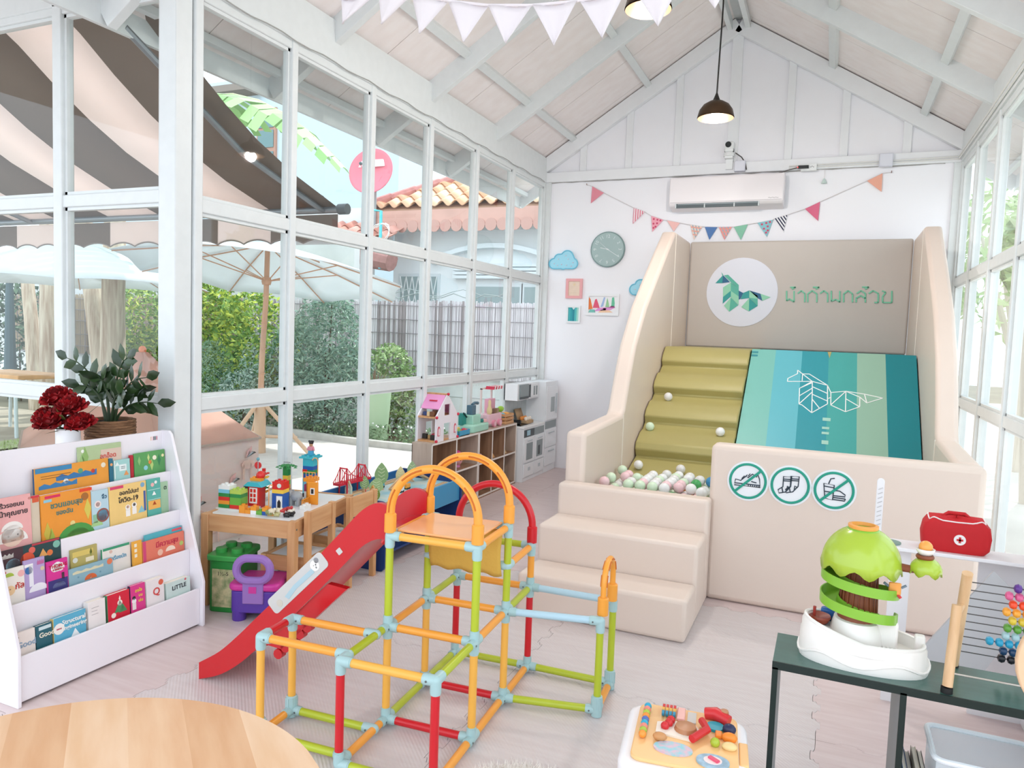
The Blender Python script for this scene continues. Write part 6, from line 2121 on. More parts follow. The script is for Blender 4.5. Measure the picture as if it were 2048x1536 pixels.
t, a, b = frame('wall_picture', 'white frame with a child\'s watercolour of coloured peaks', -2.608, -2.223, 1.81, 2.058, '#f4f4f6', .028)
q = G().box(-a, a, -.012, -.002, -b, b).out('sheet', mat('art_paper', '#f3f2f4', .7), t)
for pl, c in (([(-1, -.6), (-1, .9), (-.88, .6), (-.7, -.5)], '#f0874e'), ([(-.7, -.4), (-.55, .6), (-.45, .7), (-.3, .1), (-.2, -.4)], '#e8607e'), ([(-.15, -.3), (.08, .9), (.18, .85), (.05, -.2)], '#a9bfe6'),
              ([(.2, -.3), (.32, .85), (.45, .1), (.48, -.3)], '#9fcf9f'), ([(.62, -.2), (.66, .85), (.8, .9), (.86, .2), (.85, -.2)], '#6fc2a0'), ([(-.6, -.8), (-.3, -.4), (.5, -.25), (.9, -.3), (.6, -.6), (0, -.7)], '#e79ad6'),
              ([(-1, -.95), (-.9, -.55), (-.55, -.6), (-.5, -.95)], '#7fc7bd'), ([(-.3, -.95), (-.1, -.6), (.5, -.65), (.75, -.9)], '#f6cfae'), ([(.0, -.55), (.1, -.4), (.3, -.45), (.2, -.65)], '#9fd4e6'), ([(.5, -.3), (.6, -.12), (.85, -.15), (.9, -.35)], '#c86aa8')):
    G().prism([(p[0] * a, p[1] * b) for p in pl], -.0135, -.012, 'xz').out('paint_stroke', mat('ps' + c, c, .7), q, smooth=0)

# coloured bunting
t = thing('wall_bunting', 'string of small coloured fabric flags across the back wall', 'bunting', (0, YB, 0))
FL = [((-2.597, 3.272), (-2.458, 3.193), (-2.606, 3.081), '#e792a0', 's'), ((-2.103, 3.014), (-1.977, 2.966), (-2.106, 2.838), '#e58a9c', 'v'), ((-1.902, 2.92), (-1.766, 2.872), (-1.882, 2.745), '#f2a9b8', 'd'),
      ((-1.727, 2.866), (-1.584, 2.835), (-1.645, 2.745), '#f6c3bd', 's'), ((-1.47, 2.811), (-1.341, 2.79), (-1.424, 2.649), '#f2d8cc', 'p'), ((-1.315, 2.786), (-1.184, 2.78), (-1.26, 2.647), '#5a7fb5', 's'),
      ((-1.168, 2.779), (-1.034, 2.779), (-1.104, 2.644), '#ef9fa0', 'p'), ((-1.014, 2.779), (-.873, 2.802), (-.935, 2.641), '#8cc6ab', 's'), ((-.778, 2.815), (-.626, 2.842), (-.676, 2.668), '#8fc6cf', 'd'),
      ((-.617, 2.852), (-.488, 2.889), (-.516, 2.711), '#f0f0f2', 'n'), ((-.323, 2.944), (-.186, 3.01), (-.193, 2.82), '#e0708e', 's'), ((.232, 3.199), (.365, 3.265), (.367, 3.086), '#eeae98', 's')]
pts = [(-2.663, 3.292)]
for a, b, c, col, k in FL:
    pts += [a, b]
pts.append((.443, 3.271))
G().tube([(p[0], -.014, p[1]) for p in pts], .0035, 5).out('string', mat('bunting_string', '#d8d2d2', .7), t)
for a, b, c, col, k in FL:
    f = G().prism([a, b, c], -.02, -.017, 'xz').out('flag', mat('flag' + col, col, .8), t, smooth=0)
    L = lambda u, v: (a[0] + (b[0] - a[0]) * u + (c[0] - a[0]) * v, a[1] + (b[1] - a[1]) * u + (c[1] - a[1]) * v)
    if k in 'vn':
        cc = '#f6eef0' if k == 'v' else '#2f3350'
        for i in range(5):
            u = .06 + i * .2
            G().prism([L(u, 0), L(u + .1, 0), L((u + .1) * .12, .88 - .1 * i * 0), L(u * .12, .88)] if 0 else [L(u, 0), L(u + .09, 0), L(u + .09 - (u + .09) * .0, (1 - u - .09) * .98), L(u, (1 - u) * .98)], -.0212, -.02, 'xz').out('flag_stripe', mat('fs' + cc, cc, .8), f, smooth=0)
    if k == 'd':
        for u, v in ((.2, .15), (.5, .12), (.75, .1), (.15, .45), (.45, .35), (.12, .72), (.3, .6)):
            p = L(u, v)
            G().prism(disc(p[0], p[1], .011, 10), -.0212, -.02, 'xz').out('flag_dot', mat('fd', '#cf5070' if col == '#f2a9b8' else '#b06a86', .8), f)
    if k == 'p':
        for u in (.15, .4, .65):
            G().prism([L(u, 0), L(u + .1, 0), L(u + .1, (.9 - u)), L(u, (1 - u) * .98)], -.0212, -.02, 'xz').out('flag_check', mat('fp', '#9fb8c4' if col != '#ef9fa0' else '#f6c8c4', .8), f, smooth=0)
        for v in (.1, .35, .6):
            G().prism([L(0, v), L(1 - v, v), L(.92 - v, v + .08), L(0, v + .08)], -.0218, -.0205, 'xz').out('flag_check', mat('fp2', '#e9a596', .8), f, smooth=0)
for p in (pts[0], pts[-1]):
    G().tube([(p[0], 0, p[1]), (p[0], -.02, p[1]), (p[0], -.022, p[1] + .015)], .004, 6).out('hook', mat('hook_brown', '#8a6a62', .5), t)

# camera, sockets, boxes
t = thing('security_camera', 'white and black security camera on a bracket above the air conditioner', 'camera', (-1.09, YB - .05, 3.47))
G().lathe([(.055, 0), (.055, .03), (.048, .04)], (0, -.07, .02), 20).out('camera_base', mat('cam_white', '#eceeee', .4), t)
G().box(-.045, .045, -.11, -.03, .06, .17).out('camera_head', mat('cam_white', '#eceeee'), t, bev=.015)
G().box(-.047, .047, -.1, -.04, .06, .105).out('camera_band', mat('cam_black', '#25282a', .3), t, bev=.01)
G().tube([(-.008, -.105, .135), (-.008, -.118, .135)], .03, 20).out('lens', mat('cam_black', '#25282a'), t)
G().box(-.04, .04, -.1, .05, .0, .02).out('bracket', mat('cam_white', '#eceeee'), t)
G().box(-.035, .035, -.03, .04, -.1, .0).out('bracket_plate', mat('cam_white', '#eceeee'), t)
g = G()
g.tube([(-1.03, YB - .1, 3.53), (-.97, YB - .07, 3.49), (-.93, YB - .06, 3.43), (-.915, YB - .06, 3.36)], .006, 6)
tag(g.out('camera_cable', mat('dark_cable', '#55504e', .5)), 'dark cable hanging from the security camera', 'cable')
for x0, x1, z0, z1, lb in ((-1.035, -.925, 3.34, 3.45, 'grey square junction box below the security camera'), (.325, .445, 3.315, 3.44, 'grey square junction box at the end of the bunting')):
    t = thing('junction_box', lb, 'junction box', ((x0 + x1) / 2, YB - .05, (z0 + z1) / 2))
    a, b = (x1 - x0) / 2, (z1 - z0) / 2
    G().box(-a, a, -.05, 0, -b, b).out('box_body', mat('jbox_grey', '#d9dae4', .5), t, bev=.006)
    G().box(-a + .008, a - .008, -.053, -.05, -b + .008, b - .008).out('box_lid', mat('jbox_lid', '#e0e1ea', .5), t)
t = thing('power_strip', 'white socket box with black adapter glowing red at its end', 'power strip', (-.31, YB - .05, 3.348))
G().box(-.075, .075, -.035, 0, -.035, .035).out('socket_body', mat('cam_white', '#eceeee'), t, bev=.004)
a_ = G().box(-.1, .0, -.065, -.03, -.015, .015).out('adapter', mat('cam_black', '#25282a'), t, bev=.004)
G().ball((-.1, -.05, 0), .007, 8, 6).out('indicator', mat('led_red', '#ff3a3a', .4, emit=3), a_)
for k in range(3):
    G().tube([(.02 + .012 * k, -.0345, .006 * (k % 2)), (.02 + .012 * k, -.036, .006 * (k % 2))], .004, 6).out('socket_hole', mat('cam_black', '#25282a'), t)
g = G()
g.tube([(-.4, YB - .1, 3.348), (-.5, YB - .08, 3.33), (-.62, YB - .07, 3.3)], .005, 6)
tag(g.out('adapter_cable', mat('dark_cable', '#55504e')), 'thin dark cable leading from the adapter to the air conditioner', 'cable')
t = thing('hanging_bell', 'small pale green bell hanging on a thread by the bunting', 'ornament', (-.16, YB - .03, 3.19))
G().lathe([(.028, 0), (.022, .012), (.01, .04), (.004, .05)], n=14).out('bell', mat('bell_mint', '#cddfd8', .4), t)
G().tube([(0, 0, .05), (0, 0, .14)], .002, 5).out('thread', mat('bunting_string', '#d8d2d2'), t)

# pendant lamps
bz = mat('lamp_bronze', '#4a3828', .35, metal=.6, var=.3, vs=6)


def pendant(label, x, y, z, R):
    t = thing('pendant_lamp', label, 'lamp', (x, y, z), 0, 'bronze dome pendant lamps')
    s = [(R, 0), (R * .98, .012), (R * .9, R * .4), (R * .7, R * .68), (R * .4, R * .86), (R * .16, R * .93)]
    G().lathe(s + [(p[0] * .97, p[1] - .006) for p in s[::-1]], n=40, cap=False).out('shade', bz, t, smooth=50)
    G().lathe([(R * .22, R * .9), (R * .14, R * 1.08), (R * .05, R * 1.32)], n=16).out('cap', mat('lamp_black', '#1d1a18', .4), t)
    G().tube([(0, 0, R * 1.3), (.012, 0, (4.9 - z) * .5), (.0, 0, zc(x) - z - .02)], .006, 6).out('cord', mat('lamp_black', '#1d1a18'), t)
    G().ball((0, 0, R * .3), R * .24, 16, 12).out('bulb', mat('bulb_glow', '#fff0d8', .4, emit=14), t)
    L = bpy.data.lights.new('bulb_light', 'POINT')
    L.energy = 40
    L.color = (1, .93, .88)
    L.shadow_soft_size = .05
    lo = bpy.data.objects.new('bulb_light', L)
    COL.objects.link(lo)
    lo.parent = t
    lo.location = (0, 0, R * -.1)


pendant('bronze dome pendant lamp hanging before the gable wall', -.91, 5.85, 3.27, .138)
pendant('bronze dome pendant lamp behind the white bunting', -1.1, 4.37, 3.5, .138)

# white bunting across the room
t = thing('ceiling_bunting', 'white fabric bunting strung across under the roof', 'bunting', (0, 3.0, 0))
WF = [((-2.257, 3.145), (-2.073, 3.133), (-2.242, 3.108 - .08)), ((-2.052, 3.134), (-1.887, 3.104), (-2.021, 2.998)), ((-1.866, 3.101), (-1.682, 3.059), (-1.813, 2.931)), ((-1.672, 3.055), (-1.475, 3.009), (-1.584, 2.866)),
      ((-1.468, 3.008), (-1.261, 2.979), (-1.377, 2.835)), ((-1.256, 2.979), (-1.057, 2.968), (-1.15, 2.798)), ((-1.046, 2.968), (-.854, 2.972), (-.939, 2.803)), ((-.813, 2.975), (-.627, 2.99), (-.71, 2.821)), ((-.584, 2.995), (-.411, 3.02), (-.491, 2.862)), ((-.39, 3.03), (-.2, 3.06), (-.28, 2.9))]
wf = mat('white_cotton', '#f2ecf0', .85, bump=.2, bs=20)
st_ = [(-3.1, 3.33)]
for k, (a, b, c) in enumerate(WF):
    st_ += [a, b]
    g = G()
    A_, B_, C_ = Vector((a[0], 0, a[1])), Vector((b[0], 0, b[1])), Vector((c[0], -.01, c[1]))

    def fn(u, v):
        p = (A_ * (1 - u) + B_ * u) * (1 - v) + C_ * v
        return (p.x, p.y + .012 * math.sin(u * 6 + k) * (1 - v * .5), p.z)
    g.quadgrid(fn, 6, 6)
    g.out('flag', wf, t, smooth=60, solid=.003)
st_ += [(.98, 3.4)]
G().tube([(p[0], 0, p[1] + .004) for p in st_], .006, 6).out('tape', wf, t)

# ================================================================ foreground right: low shelf with toys
gn = mat('dark_green_laminate', '#44685f', .25, var=.08, vs=6, stretch=(1, 8, 8), spec=.6)
gd = mat('dark_green_edge', '#132420', .4)
gi = mat('grey_inside', '#8f9191', .5)
t = thing('low_shelf', 'low dark green open shelf unit carrying the tree toy and abacus', 'shelf', (0, 0, 0))
G().box(-.11, 1.0, 2.478, 2.735, .528, .546).out('top_board', gn, t)
G().box(-.1105, 1.0, 2.474, 2.479, .522, .547).out('front_edge', gd, t)
for x in (-.11, .26, .66):
    G().box(x, x + .018, 2.482, 2.735, .0, .528).out('upright', gi, t)
    G().box(x, x + .018, 2.474, 2.482, .0, .528).out('upright_edge', gd, t)
G().box(-.092, 1.0, 2.482, 2.735, .02, .036).out('bottom_board', gn, t)

# tree ball-drop toy
t = thing('tree_ball_toy', 'ball-drop tree toy with lime canopy, spiral tracks and white base', 'toy', (.155, 2.62, .546))
wh = mat('toy_white', '#efeae4', .32, spec=.5)
lm = mat('toy_lime', '#a9c23c', .22, spec=.6)
lg = mat('toy_green', '#86bb3a', .3, spec=.5)
tb_ = mat('toy_trunk', '#8a4a2c', .45, var=.2, vs=6, stretch=(6, 6, 1))
og = mat('toy_orange', '#f3a552', .35)
# boat-like base, deeper towards the front
out = [(.19 * math.cos(a) * (1.0), .118 * math.sin(a) - .03 * math.cos(2 * a) * .3) for a in [2 * PI * i / 40 for i in range(40)]]
g = G()
n = len(out)
lv = [(1.0, 0), (1.02, .012), (1.0, .045), (.985, .05), (.98, .075), (.95, .085), (.9, .085), (.86, .055), (.5, .05), (.01, .05)]
vs = [(p[0] * k, p[1] * k, z + (.045 * max(0, -p[0] / .19) if z > .04 else 0)) for k, z in lv for p in out]
g.add(vs, [(i * n + j, i * n + (j + 1) % n, (i + 1) * n + (j + 1) % n, (i + 1) * n + j) for i in range(len(lv) - 1) for j in range(n)] + [tuple(range(n))[::-1]])
g.out('base', wh, t, smooth=50)
g = G()
g.tube([(p[0] * .93, p[1] * .93, .088 + .045 * max(0, -p[0] / .19)) for p in out], .006, 6, closed=True)
g.out('base_rim', wh, t)
G().tube([(.17 * math.cos(a), .1 * math.sin(a) + .0, .056) for a in [PI * 1.05 + PI * .95 * i / 20 for i in range(21)]], .01, 8).out('ball_channel', wh, t)
g = G()
g.tube([(p[0] * 1.02, p[1] * 1.02, .03 + .012 * math.sin(i * .8)) for i, p in enumerate(out)], .005, 6, closed=True)
g.out('base_wave', wh, t)
G().lathe([(.085, .05), (.08, .1), (.07, .135), (.055, .14)], (-.02, .015, 0), 28).out('mound', wh, t)
G().box(.03, .1, -.02, .05, .05, .15).out('mound_wall', wh, t, bev=.008)
for k in range(6):
    G().box(.035 + k * .012, .039 + k * .012, -.05, -.018, .052, .07).out('step_rib', wh, t)
G().lathe([(.018, .06), (.018, .064), (.012, .068)], (.13, -.03, 0), 12).out('red_button', mat('toy_rose', '#d9606a', .4), t)
G().box(.15, .18, .0, .03, .05, .115).out('end_post', wh, t, bev=.006)
tk = G().lathe([(.062, .13), (.055, .18), (.05, .25), (.052, .34)], (-.02, .015, 0), 20).out('trunk', tb_, t)
for k in range(20):
    a = 2 * PI * k / 20
    G().tube([(-.02 + .058 * math.cos(a), .015 + .058 * math.sin(a), .16), (-.02 + .052 * math.cos(a), .015 + .052 * math.sin(a), .33)], .0022, 5).out('bark_rib', tb_, tk)


def spiral(z0, z1, a0, a1):
    m = 36
    rin, rout = .06, .118
    prof = [(rout, .032), (rout - .004, .032), (rout - .008, .004), (rin + .008, .004), (rin + .004, .024), (rin, .024), (rin, 0), (rout, 0)]
    vs, k = [], len(prof)
    for i in range(m + 1):
        a = a0 + (a1 - a0) * i / m
        z = z0 + (z1 - z0) * i / m
        vs += [(-.02 + r * math.cos(a), .01 + r * .78 * math.sin(a), z + h) for r, h in prof]
    g = G()
    g.add(vs, [(i * k + j, (i + 1) * k + j, (i + 1) * k + (j + 1) % k, i * k + (j + 1) % k) for i in range(m) for j in range(k)] + [tuple(range(k)), tuple(range(m * k, (m + 1) * k))[::-1]])
    return g.out('spiral_track', lg, t, smooth=40)


spiral(.285, .205, PI * .55, PI * 2.35)
spiral(.205, .135, PI * .55, PI * 2.1)
# canopy: dome with wavy rim
g = G()


def dome(u, v):
    a = 2 * PI * u
    r = .118 * math.sin(PI / 2 * (.2 + .8 * v))
    z = .318 + .125 * math.cos(PI / 2 * (.2 + .8 * v)) - (.012 * (1 + math.cos(9 * a)) if v > .99 else 0)
    if v > .99:
        r += .003
    return (-.02 + r * math.cos(a), .015 + r * .95 * math.sin(a), z)


vs = [dome(i / 54, j / 10) for j in range(11) for i in range(54)]
g.add(vs, [(j * 54 + i, (j + 1) * 54 + i, (j + 1) * 54 + (i + 1) % 54, j * 54 + (i + 1) % 54) for j in range(10) for i in range(54)])
g.out('canopy', lm, t, smooth=60, solid=.005)
G().lathe([(.042, .434), (.046, .44), (.046, .448), (.036, .45), (.034, .436), (.001, .432)], (-.02, .015, 0), 28, cap=False).out('funnel', og, t)
g = G()
g.lathe([(.054, .424), (.05, .434), (.044, .438)], (-.02, .015, 0), 28)
g.out('leaf_collar', lg, t)
br = G().tube([(.08, .0, .33), (.125, .0, .328), (.15, .0, .33)], [.014, .012, .012], 10).out('branch', tb_, t)
g = G()
vs = [(.165 + (.042 * math.sin(PI / 2 * (j / 6)) + .002) * math.cos(2 * PI * i / 30), (.042 * math.sin(PI / 2 * (j / 6)) + .002) * math.sin(2 * PI * i / 30), .33 + .04 * math.cos(PI / 2 * j / 6) - (.008 * (1 + math.cos(12 * PI * i / 30)) if j == 6 else 0)) for j in range(7) for i in range(30)]
g.add(vs, [(j * 30 + i, (j + 1) * 30 + i, (j + 1) * 30 + (i + 1) % 30, j * 30 + (i + 1) % 30) for j in range(6) for i in range(30)])
g.out('small_canopy', lm, t, smooth=60, solid=.005)
G().lathe([(.024, .368), (.027, .374), (.024, .38)], (.16, 0, 0), 18).out('nest', tb_, t)
g = G()
g.lathe([(.014, .378), (.024, .392), (.026, .4)], (.16, 0, 0), 18, cap=False)
g.out('egg_cup', wh, t, solid=.003)
G().ball((.16, 0, .405), .02, 16, 12).out('egg_ball', og, t)
m_ = G().box(.062, .098, -.03, -.022, .245, .285).out('swing_tag', og, t, bev=.008)
for s in (-1, 1):
    G().tube([(.08 + s * .018, -.026, .27), (.08 + s * .032, -.026, .28)], .004, 6).out('tag_wing', mat('tag_slate', '#6f7f8a', .4), m_)
    G().tube([(.08 + s * .01, -.026, .247), (.08 + s * .018, -.028, .237)], .005, 6).out('tag_foot', mat('tag_red', '#cf3a34', .4), m_)
b_ = G().lathe([(.028, .1), (.038, .118), (.036, .124), (.001, .116)], (-.135, .02, 0), 20, cap=False).out('spinner', mat('spinner_brown', '#94402a', .35), t)
G().tube([(-.15, .02, .118), (-.15, .02, .15)], .005, 8).out('spinner_peg', mat('spinner_red', '#a33a30', .35), b_)
G().box(-.13, -.085, .06, .09, .09, .135).out('toy_whale', mat('toy_blue', '#2f66a8', .35), t, bev=.008)

# abacus
t = thing('abacus', 'beech abacus frame with rows of coloured beads on wires', 'abacus', (.43, 2.6, .546), .0)
be = wood('abacus_beech', '#e2bd94', '#d3a97d', 'z')
for x in (.0, .52):
    G().tube([(x, .12, .01), (x, .0, .345)], .0155, 14).out('post', be, t)
    G().tube([(x - .045, -.1, .02), (x - .03, -.06, .26)], .0145, 14).out('support_leg', be, t)
    G().lathe([(.0165, 0), (.0165, .018)], (x - .046, -.1, .0), 12).out('rubber_foot', mat('rubber_black', '#1c1c1c', .6), t)
    G().lathe([(.0165, 0), (.0165, .014)], (x, .122, .0), 12).out('rubber_foot', mat('rubber_black', '#1c1c1c'), t)
    G().tube([(x - .034, -.07, .22), (x, .04, .235)], .009, 10).out('peg', be, t)
G().tube([(-.046, -.095, .06), (.474, -.095, .06)], .003, 8).out('brace_rod', mat('steel_rod', '#c9c5bd', .3, metal=.7), t)
bc_ = ['#5a2d86', '#d9608f', '#ef4f28', '#f3a83a', '#dcc23f', '#5f9e3c', '#a9c9cf', '#2f9fc4', '#1f3f63', '#1a1a22']
st0 = (.135, .116, .13, .117, .136, .127, .126, .087, .127, .126)
random.seed(2)
for k in range(10):
    f = (k + 1) / 10.6
    z = .345 - f * .3
    y = .12 * (.345 - z) / .335
    r = bpy.data.objects.new('bead_row', None)
    G().tube([(.0, y, z), (.52, y, z)], .0018, 6).out('wire', mat('abacus_wire', '#5c5c5c', .35, metal=.6), t)
    for i in range(10):
        x = st0[k] + i * .026 + (.05 if i > 4 else 0)
        G().lathe([(.003, -.0115), (.011, -.008), (.0145, 0), (.011, .008), (.003, .0115)], (0, 0, 0), 12).out('bead', mat('bead' + bc_[k], bc_[k], .3, spec=.5), t, loc=(x, y, z), rot=(0, PI / 2, 0)) if (k, i) == (0, 0) else None
        if (k, i) == (0, 0):
            bd = [o for o in t.children if o.name.startswith('bead')][0].data
        else:
            if i == 0:
                bd = bd.copy()
                bd.materials[0] = mat('bead' + bc_[k], bc_[k], .3, spec=.5)
            mk('bead', bd, t, loc=(x, y, z), rot=(0, PI / 2, 0))
    bpy.data.objects.remove(r)
# round beech chair back at the right edge
t = thing('wooden_chair', 'pale wooden chair with rounded back standing before the low shelf', 'chair', (.565, 2.05, 0))
G().prism(disc(0, .845, .115, 28, .13), -.01, .01, 'xz').out('backrest', mat('chair_ply', '#e3bd98', .4, var=.1, vs=4), t, bev=.004)
G().prism(rect(-.16, .16, -.17, .13, .05), .45, .468).out('seat', mat('chair_ply', '#e3bd98'), t, bev=.003)
for x, y in ((-.13, -.13), (.13, -.13), (-.13, .1), (.13, .1)):
    G().tube([(x * 1.1, y * 1.1, 0), (x, y, .45)], .014, 10).out('leg', be, t)
G().tube([(0, .0, .76), (0, .06, .46)], .015, 10).out('back_post', be, t)

# white toy counter with first-aid bag
t = thing('play_counter', 'white play counter with narrow shelf board and upright paddle', 'play furniture', (0, 0, 0))
cw_ = mat('counter_white', '#efecee', .35)
G().box(.265, .86, 3.5, 3.66, .705, .722).out('counter_board', cw_, t, bev=.004)
G().box(.3, .38, 3.6, 3.616, .0, .705).out('support_panel', cw_, t)
G().box(.835, .851, 3.25, 3.66, .0, 1.05).out('side_panel', cw_, t, bev=.004)
G().box(.64, .835, 3.64, 3.656, .0, .705).out('back_support', cw_, t)
G().prism([(.33, .16), (.6, .16), (.8, .56), (.66, .69)], 3.45, 3.465, 'xz').out('shaded_seat_panel', mat('seat_shade_grey', '#c3c3c6', .5), t)  # stands for a shaded seat, its shade put into the grey
G().prism(rect(.225, .255, .715, 1.0, .014), 3.575, 3.585, 'xz').out('paddle', cw_, t, bev=.002)
for k in range(9):
    G().beam((.231, 3.573, .79 + k * .02), (.249, 3.573, .8 + k * .02), .003, .004, (0, 1, 0)).out('paddle_slot', mat('paddle_slot', '#c9c5c6', .5), t)
G().lathe([(.045, .722), (.045, .728)], (.29, 3.57, 0), 20).out('round_mat', mat('grey_green_disc', '#7f9a90', .5), t)
t = thing('first_aid_bag', 'red zipped toy first-aid bag with white cross badge', 'bag', (.535, 3.58, .7225))
rg_ = mat('bag_red', '#c91f26', .7, var=.08, vs=8, bump=.5, bs=9)
g = G()


def bagf(u, v):
    a = 2 * PI * u
    prf = [(.86, 0), (1.0, .02), (1.04, .07), (.98, .115), (.8, .14), (.3, .146), (.01, .146)]
    k = v * (len(prf) - 1)
    i = min(int(k), len(prf) - 2)
    s = prf[i][0] + (prf[i + 1][0] - prf[i][0]) * (k - i)
    z = prf[i][1] + (prf[i + 1][1] - prf[i][1]) * (k - i)
    cx, sx = math.cos(a), math.sin(a)
    e = .35
    x = math.copysign(abs(cx) ** e, cx) * .125 * s
    y = math.copysign(abs(sx) ** e, sx) * .055 * s
    return (x, y, z + .006 * math.sin(5 * a) * (v > .5))


vs = [bagf(i / 40, j / 12) for j in range(13) for i in range(40)]
g.add(vs, [(j * 40 + i, j * 40 + (i + 1) % 40, (j + 1) * 40 + (i + 1) % 40, (j + 1) * 40 + i) for j in range(12) for i in range(40)] + [tuple(range(40))[::-1]])
g.out('bag_body', rg_, t, smooth=60)
g = G()
g.tube([Vector(bagf(i / 40, .64)) * 1.004 for i in range(40)], .0028, 6, closed=True)
g.out('piping', mat('bag_piping', '#f2e6e4', .6), t)
G().tube([(-.05, 0, .143), (-.03, 0, .16), (.03, 0, .16), (.05, 0, .143)], .008, 8).out('handle', rg_, t)
bd_ = G().prism(disc(.01, .06, .022, 24), -.0605, -.057, 'xz').out('badge', mat('badge_white', '#f4efee', .6), t)
g = G()
g.box(.006, .014, -.0625, -.06, .048, .072)
g.box(-.002, .022, -.0625, -.06, .056, .064)
g.out('cross', mat('cross_red', '#d22a30', .6), bd_)

# clear plastic box and books under the shelf
clr = glass('clear_plastic', (.93, .965, .975), 1.3)
t = thing('clear_storage_box', 'translucent plastic storage box on the lower shelf', 'storage box', (.51, 2.6, .037))
g = G()
for a in ((-.14, .14, -.11, -.106), (-.14, .14, .106, .11), (-.14, -.136, -.106, .106), (.136, .14, -.106, .106)):
    g.box(*a, 0, .3)
g.box(-.14, .14, -.11, .11, 0, .004)
g.out('box_wall', mat('milky_plastic', '#e9f2f6', .35, alpha=.35, spec=.5), t)
g = G()
g.tube([(p[0], p[1], .302) for p in rect(-.145, .145, -.115, .115, .03)], .009, 8, closed=True)
g.out('box_rim', mat('milky_rim', '#eef3f7', .4), t)
for k, (x, c, n) in enumerate(((-.08, '#5fb8c8', 'aqua'), (.02, '#8fcfd6', 'pale aqua'), (.1, '#3f9fae', 'teal'))):
    q = tag(G().box(-.04, .04, -.03, .03, 0, .16 - .03 * k).out('card_pack', mat('cp' + c, c, .5)), n + ' card pack inside the translucent box', 'card pack', 'card packs in the box')
    q.location = (.49 + x, 2.6, .046)
for k, (x, c, h, tl, n) in enumerate(((.28, '#3a5a86', .24, .05, 'slim navy blue'), (.298, '#1e1c22', .22, .1, 'thick black'), (.316, '#cfc4ae', .24, .12, 'cream-spined'), (.334, '#2a2528', .23, .16, 'dark brown'))):
    b = thing('shelf_book', n + ' book leaning under the dark green shelf', 'book', (x, 2.5, .037))
    b.rotation_euler = (0, .02, 0)
    G().box(0, .0015, 0, .17, 0, h).out('cover', mat('sb' + c, c, .5), b)
    G().box(.012, .0135, 0, .17, 0, h).out('cover', mat('sb' + c, c, .5), b)
    G().box(.0015, .012, .004, .166, .002, h - .003).out('pages', mat('book_paper', '#efe6d8'), b)

# activity table
t = thing('activity_table', 'white square activity table with peach play board of knobs and beads', 'toy table', (-.325, 2.15, 0), .13)
aw = mat('activity_white', '#f3f0f2', .25, spec=.6)
G().prism(rect(-.18, .18, -.2, .17, .06, 6), .33, .4).out('table_body', aw, t, bev=.02, seg=3)
for x in (-.14, .14):
    for y in (-.16, .13):
        G().lathe([(.035, 0), (.04, .33)], (x, y, 0), 14).out('leg', aw, t)
pb = G().prism(rect(-.145, .15, -.175, .145, .03), .4, .412).out('play_board', mat('board_peach', '#f4c386', .35), t, bev=.004)
G().box(.152, .178, -.1, .02, .392, .404).out('side_handle', mat('board_peach', '#f4c386'), pb, bev=.004)
for k in range(9):
    c = ('#3aa6c4', '#e58a7a', '#a9bd4a', '#f0953f', '#5a6fae')[k % 5]
    G().ball((-.12, .1 - k * .021, .424), .0115, 12, 8).out('sliding_bead', mat('ab' + c, c, .3), pb)
for k, c in enumerate(('#c93a3a', '#e0a94a', '#2f86a6')):
    for j in range(4):
        G().tube([(-.075 + j * .011, .115 - k * .02, .424), (-.067 + j * .011, .115 - k * .02, .424)], .009, 10).out('abacus_bead', mat('ab' + c, c, .35), pb)
G().box(-.03, -.005, .06, .13, .412, .424).out('sign_card', mat('ab_rose', '#efb6ac', .4), pb, bev=.003)
G().box(.002, .028, .06, .125, .412, .416).out('grey_card', mat('ab_grey', '#c9c4bd', .4), pb)
G().prism([(-.085, -.03), (.02, -.045), (.05, .0), (.03, .04), (-.03, .05), (-.085, .03)], .412, .418).out('play_plate', mat('ab_cream', '#efe3d4', .35), pb)
G().lathe([(.034, .418), (.03, .43), (.01, .434)], (.0, .01, 0), 18).out('round_dial', mat('ab_brown', '#b9805a', .35), pb)
for x, y in ((-.05, .02), (-.06, .0), (-.045, .04)):
    G().ball((x, y, .424), .013, 10, 8).out('gear_knob', mat('ab_red', '#cf3034', .35), pb)
G().tube([(.045, .06, .428), (.062, .01, .43), (.02, -.055, .428)], .0115, 10).out('red_lever', mat('ab_red', '#cf3034'), pb)
g = G()
g.tube([(.055, .115, .425), (.085, .11, .432), (.125, .09, .425)], [.018, .02, .017], 12)
g.out('telephone', mat('ab_red', '#cf3034'), pb)
G().lathe([(.015, .43), (.012, .448)], (.11, .108, 0), 12).out('telephone_dial', mat('ab_brown', '#b9805a'), pb)
G().lathe([(.026, .412), (.026, .42)], (.085, .06, 0), 20).out('blue_disc', mat('ab_teal', '#2fa3b4', .35), pb)
G().ball((.125, .045, .424), .018, 12, 8, (1.1, 1, .9)).out('black_animal_knob', mat('ab_navy', '#2c3050', .35), pb)
G().ball((.125, .0, .422), .019, 12, 8, (1.2, .8, .8)).out('orange_animal_knob', mat('ab_orange', '#ef8a30', .35), pb)
G().ball((.125, -.045, .42), .02, 12, 8, (1.1, .8, .6)).out('cream_animal_knob', mat('ab_sand', '#e8c98e', .35), pb)
G().box(.085, .105, .0, .03, .412, .424).out('orange_switch', mat('ab_orange', '#ef8a30'), pb, bev=.003)
G().ball((.085, -.04, .422), .014, 10, 8).out('green_knob', mat('ab_lime', '#a9b93a', .35), pb)
G().prism(disc(-.03, -.1, .055, 24, .035), .412, .416).out('pond_disc', mat('ab_pond', '#8fcad2', .4, var=.5, vs=60, col2='#d9b6c4'), pb)
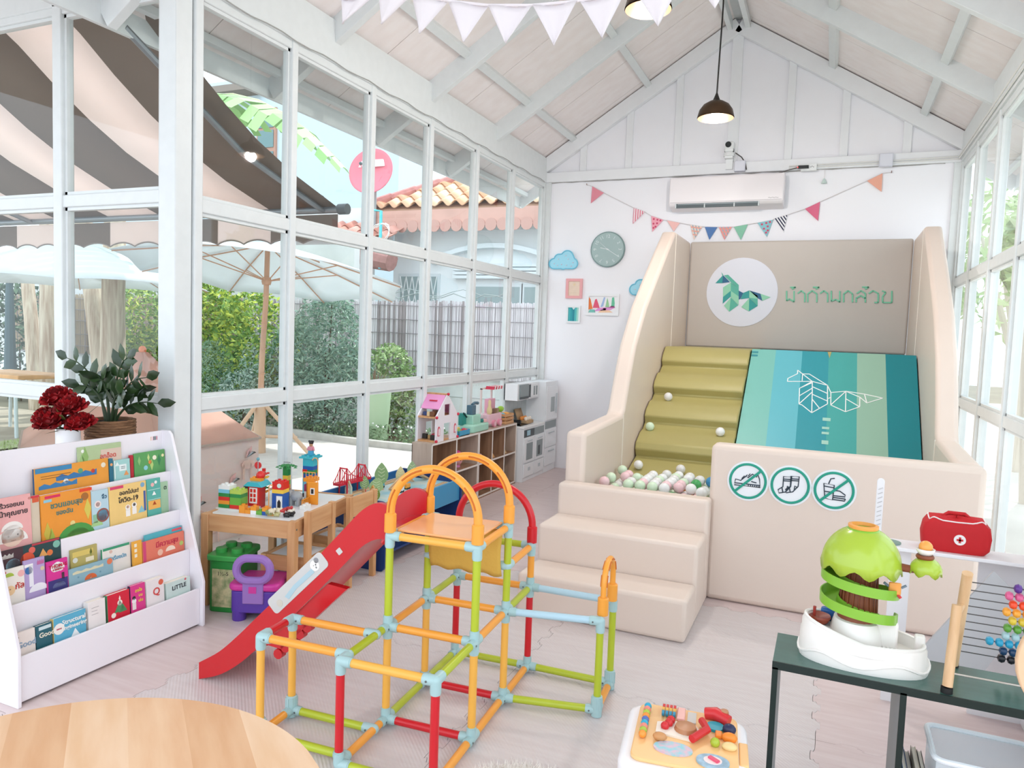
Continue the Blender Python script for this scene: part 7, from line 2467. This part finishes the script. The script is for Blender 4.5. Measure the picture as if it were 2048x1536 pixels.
G().ball((-.07, -.065, .424), .016, 10, 8, (1.3, .8, .8)).out('brown_animal_knob', mat('ab_tan', '#c98f5c', .4), pb)
ck = G().prism(disc(.08, -.13, .045, 24, .034), .412, .418).out('clock_dial', mat('ab_clock', '#a3c2d6', .4, var=.3, vs=50), pb)
G().prism(disc(.08, -.13, .025, 18, .02), .418, .42).out('clock_centre', mat('ab_pale', '#f2dcd8', .4), ck)
G().beam((.07, -.12, .422), (.095, -.14, .422), .012, .006).out('clock_pointer', mat('ab_pink', '#e0506e', .4), ck)

# round wooden table in the foreground, chair behind it
t = thing('round_table', 'round pale wooden table in front of the bookcase', 'table', (-1.182, .744, 0))
rw = mat('rubberwood', '#e6bd96', .3, var=.35, vs=1.6, stretch=(3, 14, 3), col2='#d9a57c', spec=.5)
g = G()
for k in range(9):
    x0, x1 = -.505 + k * .1122, -.505 + (k + 1) * .1122
    pl = []
    N_ = 14
    for i in range(N_ + 1):
        x = x0 + (x1 - x0) * i / N_
        pl.append((x, math.sqrt(max(0, .505 ** 2 - x * x))))
    for i in range(N_ + 1):
        x = x1 - (x1 - x0) * i / N_
        pl.append((x, -math.sqrt(max(0, .505 ** 2 - x * x))))
    pl = [p for i, p in enumerate(pl) if p not in pl[:i]]
    o = G().prism(pl, .675, .7).out('top_plank', mat('rubberwood_%d' % (k % 3), ('#e8c09a', '#dfb188', '#ecc8a6')[k % 3], .3, var=.3, vs=1.5, stretch=(14, 2, 3), col2=('#dba97f', '#d29c70', '#e2b78e')[k % 3], spec=.5), t)
    o.rotation_euler = (0, 0, .9)
G().lathe([(.03, 0), (.035, .675)], n=16).out('pedestal', rw, t)
G().lathe([(.26, 0), (.25, .025), (.05, .04)], n=28).out('foot_disc', rw, t)
# fluffy rug
random.seed(21)
t = thing('fluffy_rug', 'white fluffy rug lying by the climbing frame', 'rug', (-.84, 2.2, .0), kind='stuff')
G().prism(disc(0, 0, .24, 30, .2), 0.0005, .012).out('rug_backing', mat('rug_cream', '#eee6de', .9), t)
g = G()
for _ in range(5000):
    r, a = .25 * math.sqrt(random.random()), random.uniform(0, 6.29)
    x, y = r * math.cos(a), r * .83 * math.sin(a)
    b = random.uniform(0, 6.29)
    g.add([(x - .002, y, .01), (x + .002, y, .01), (x + .02 * math.cos(b), y + .02 * math.sin(b), random.uniform(.02, .04))], [(0, 1, 2)])
g.out('rug_pile', mat('rug_fibre', '#f2ebe4', .9), t, smooth=0, kind='stuff')
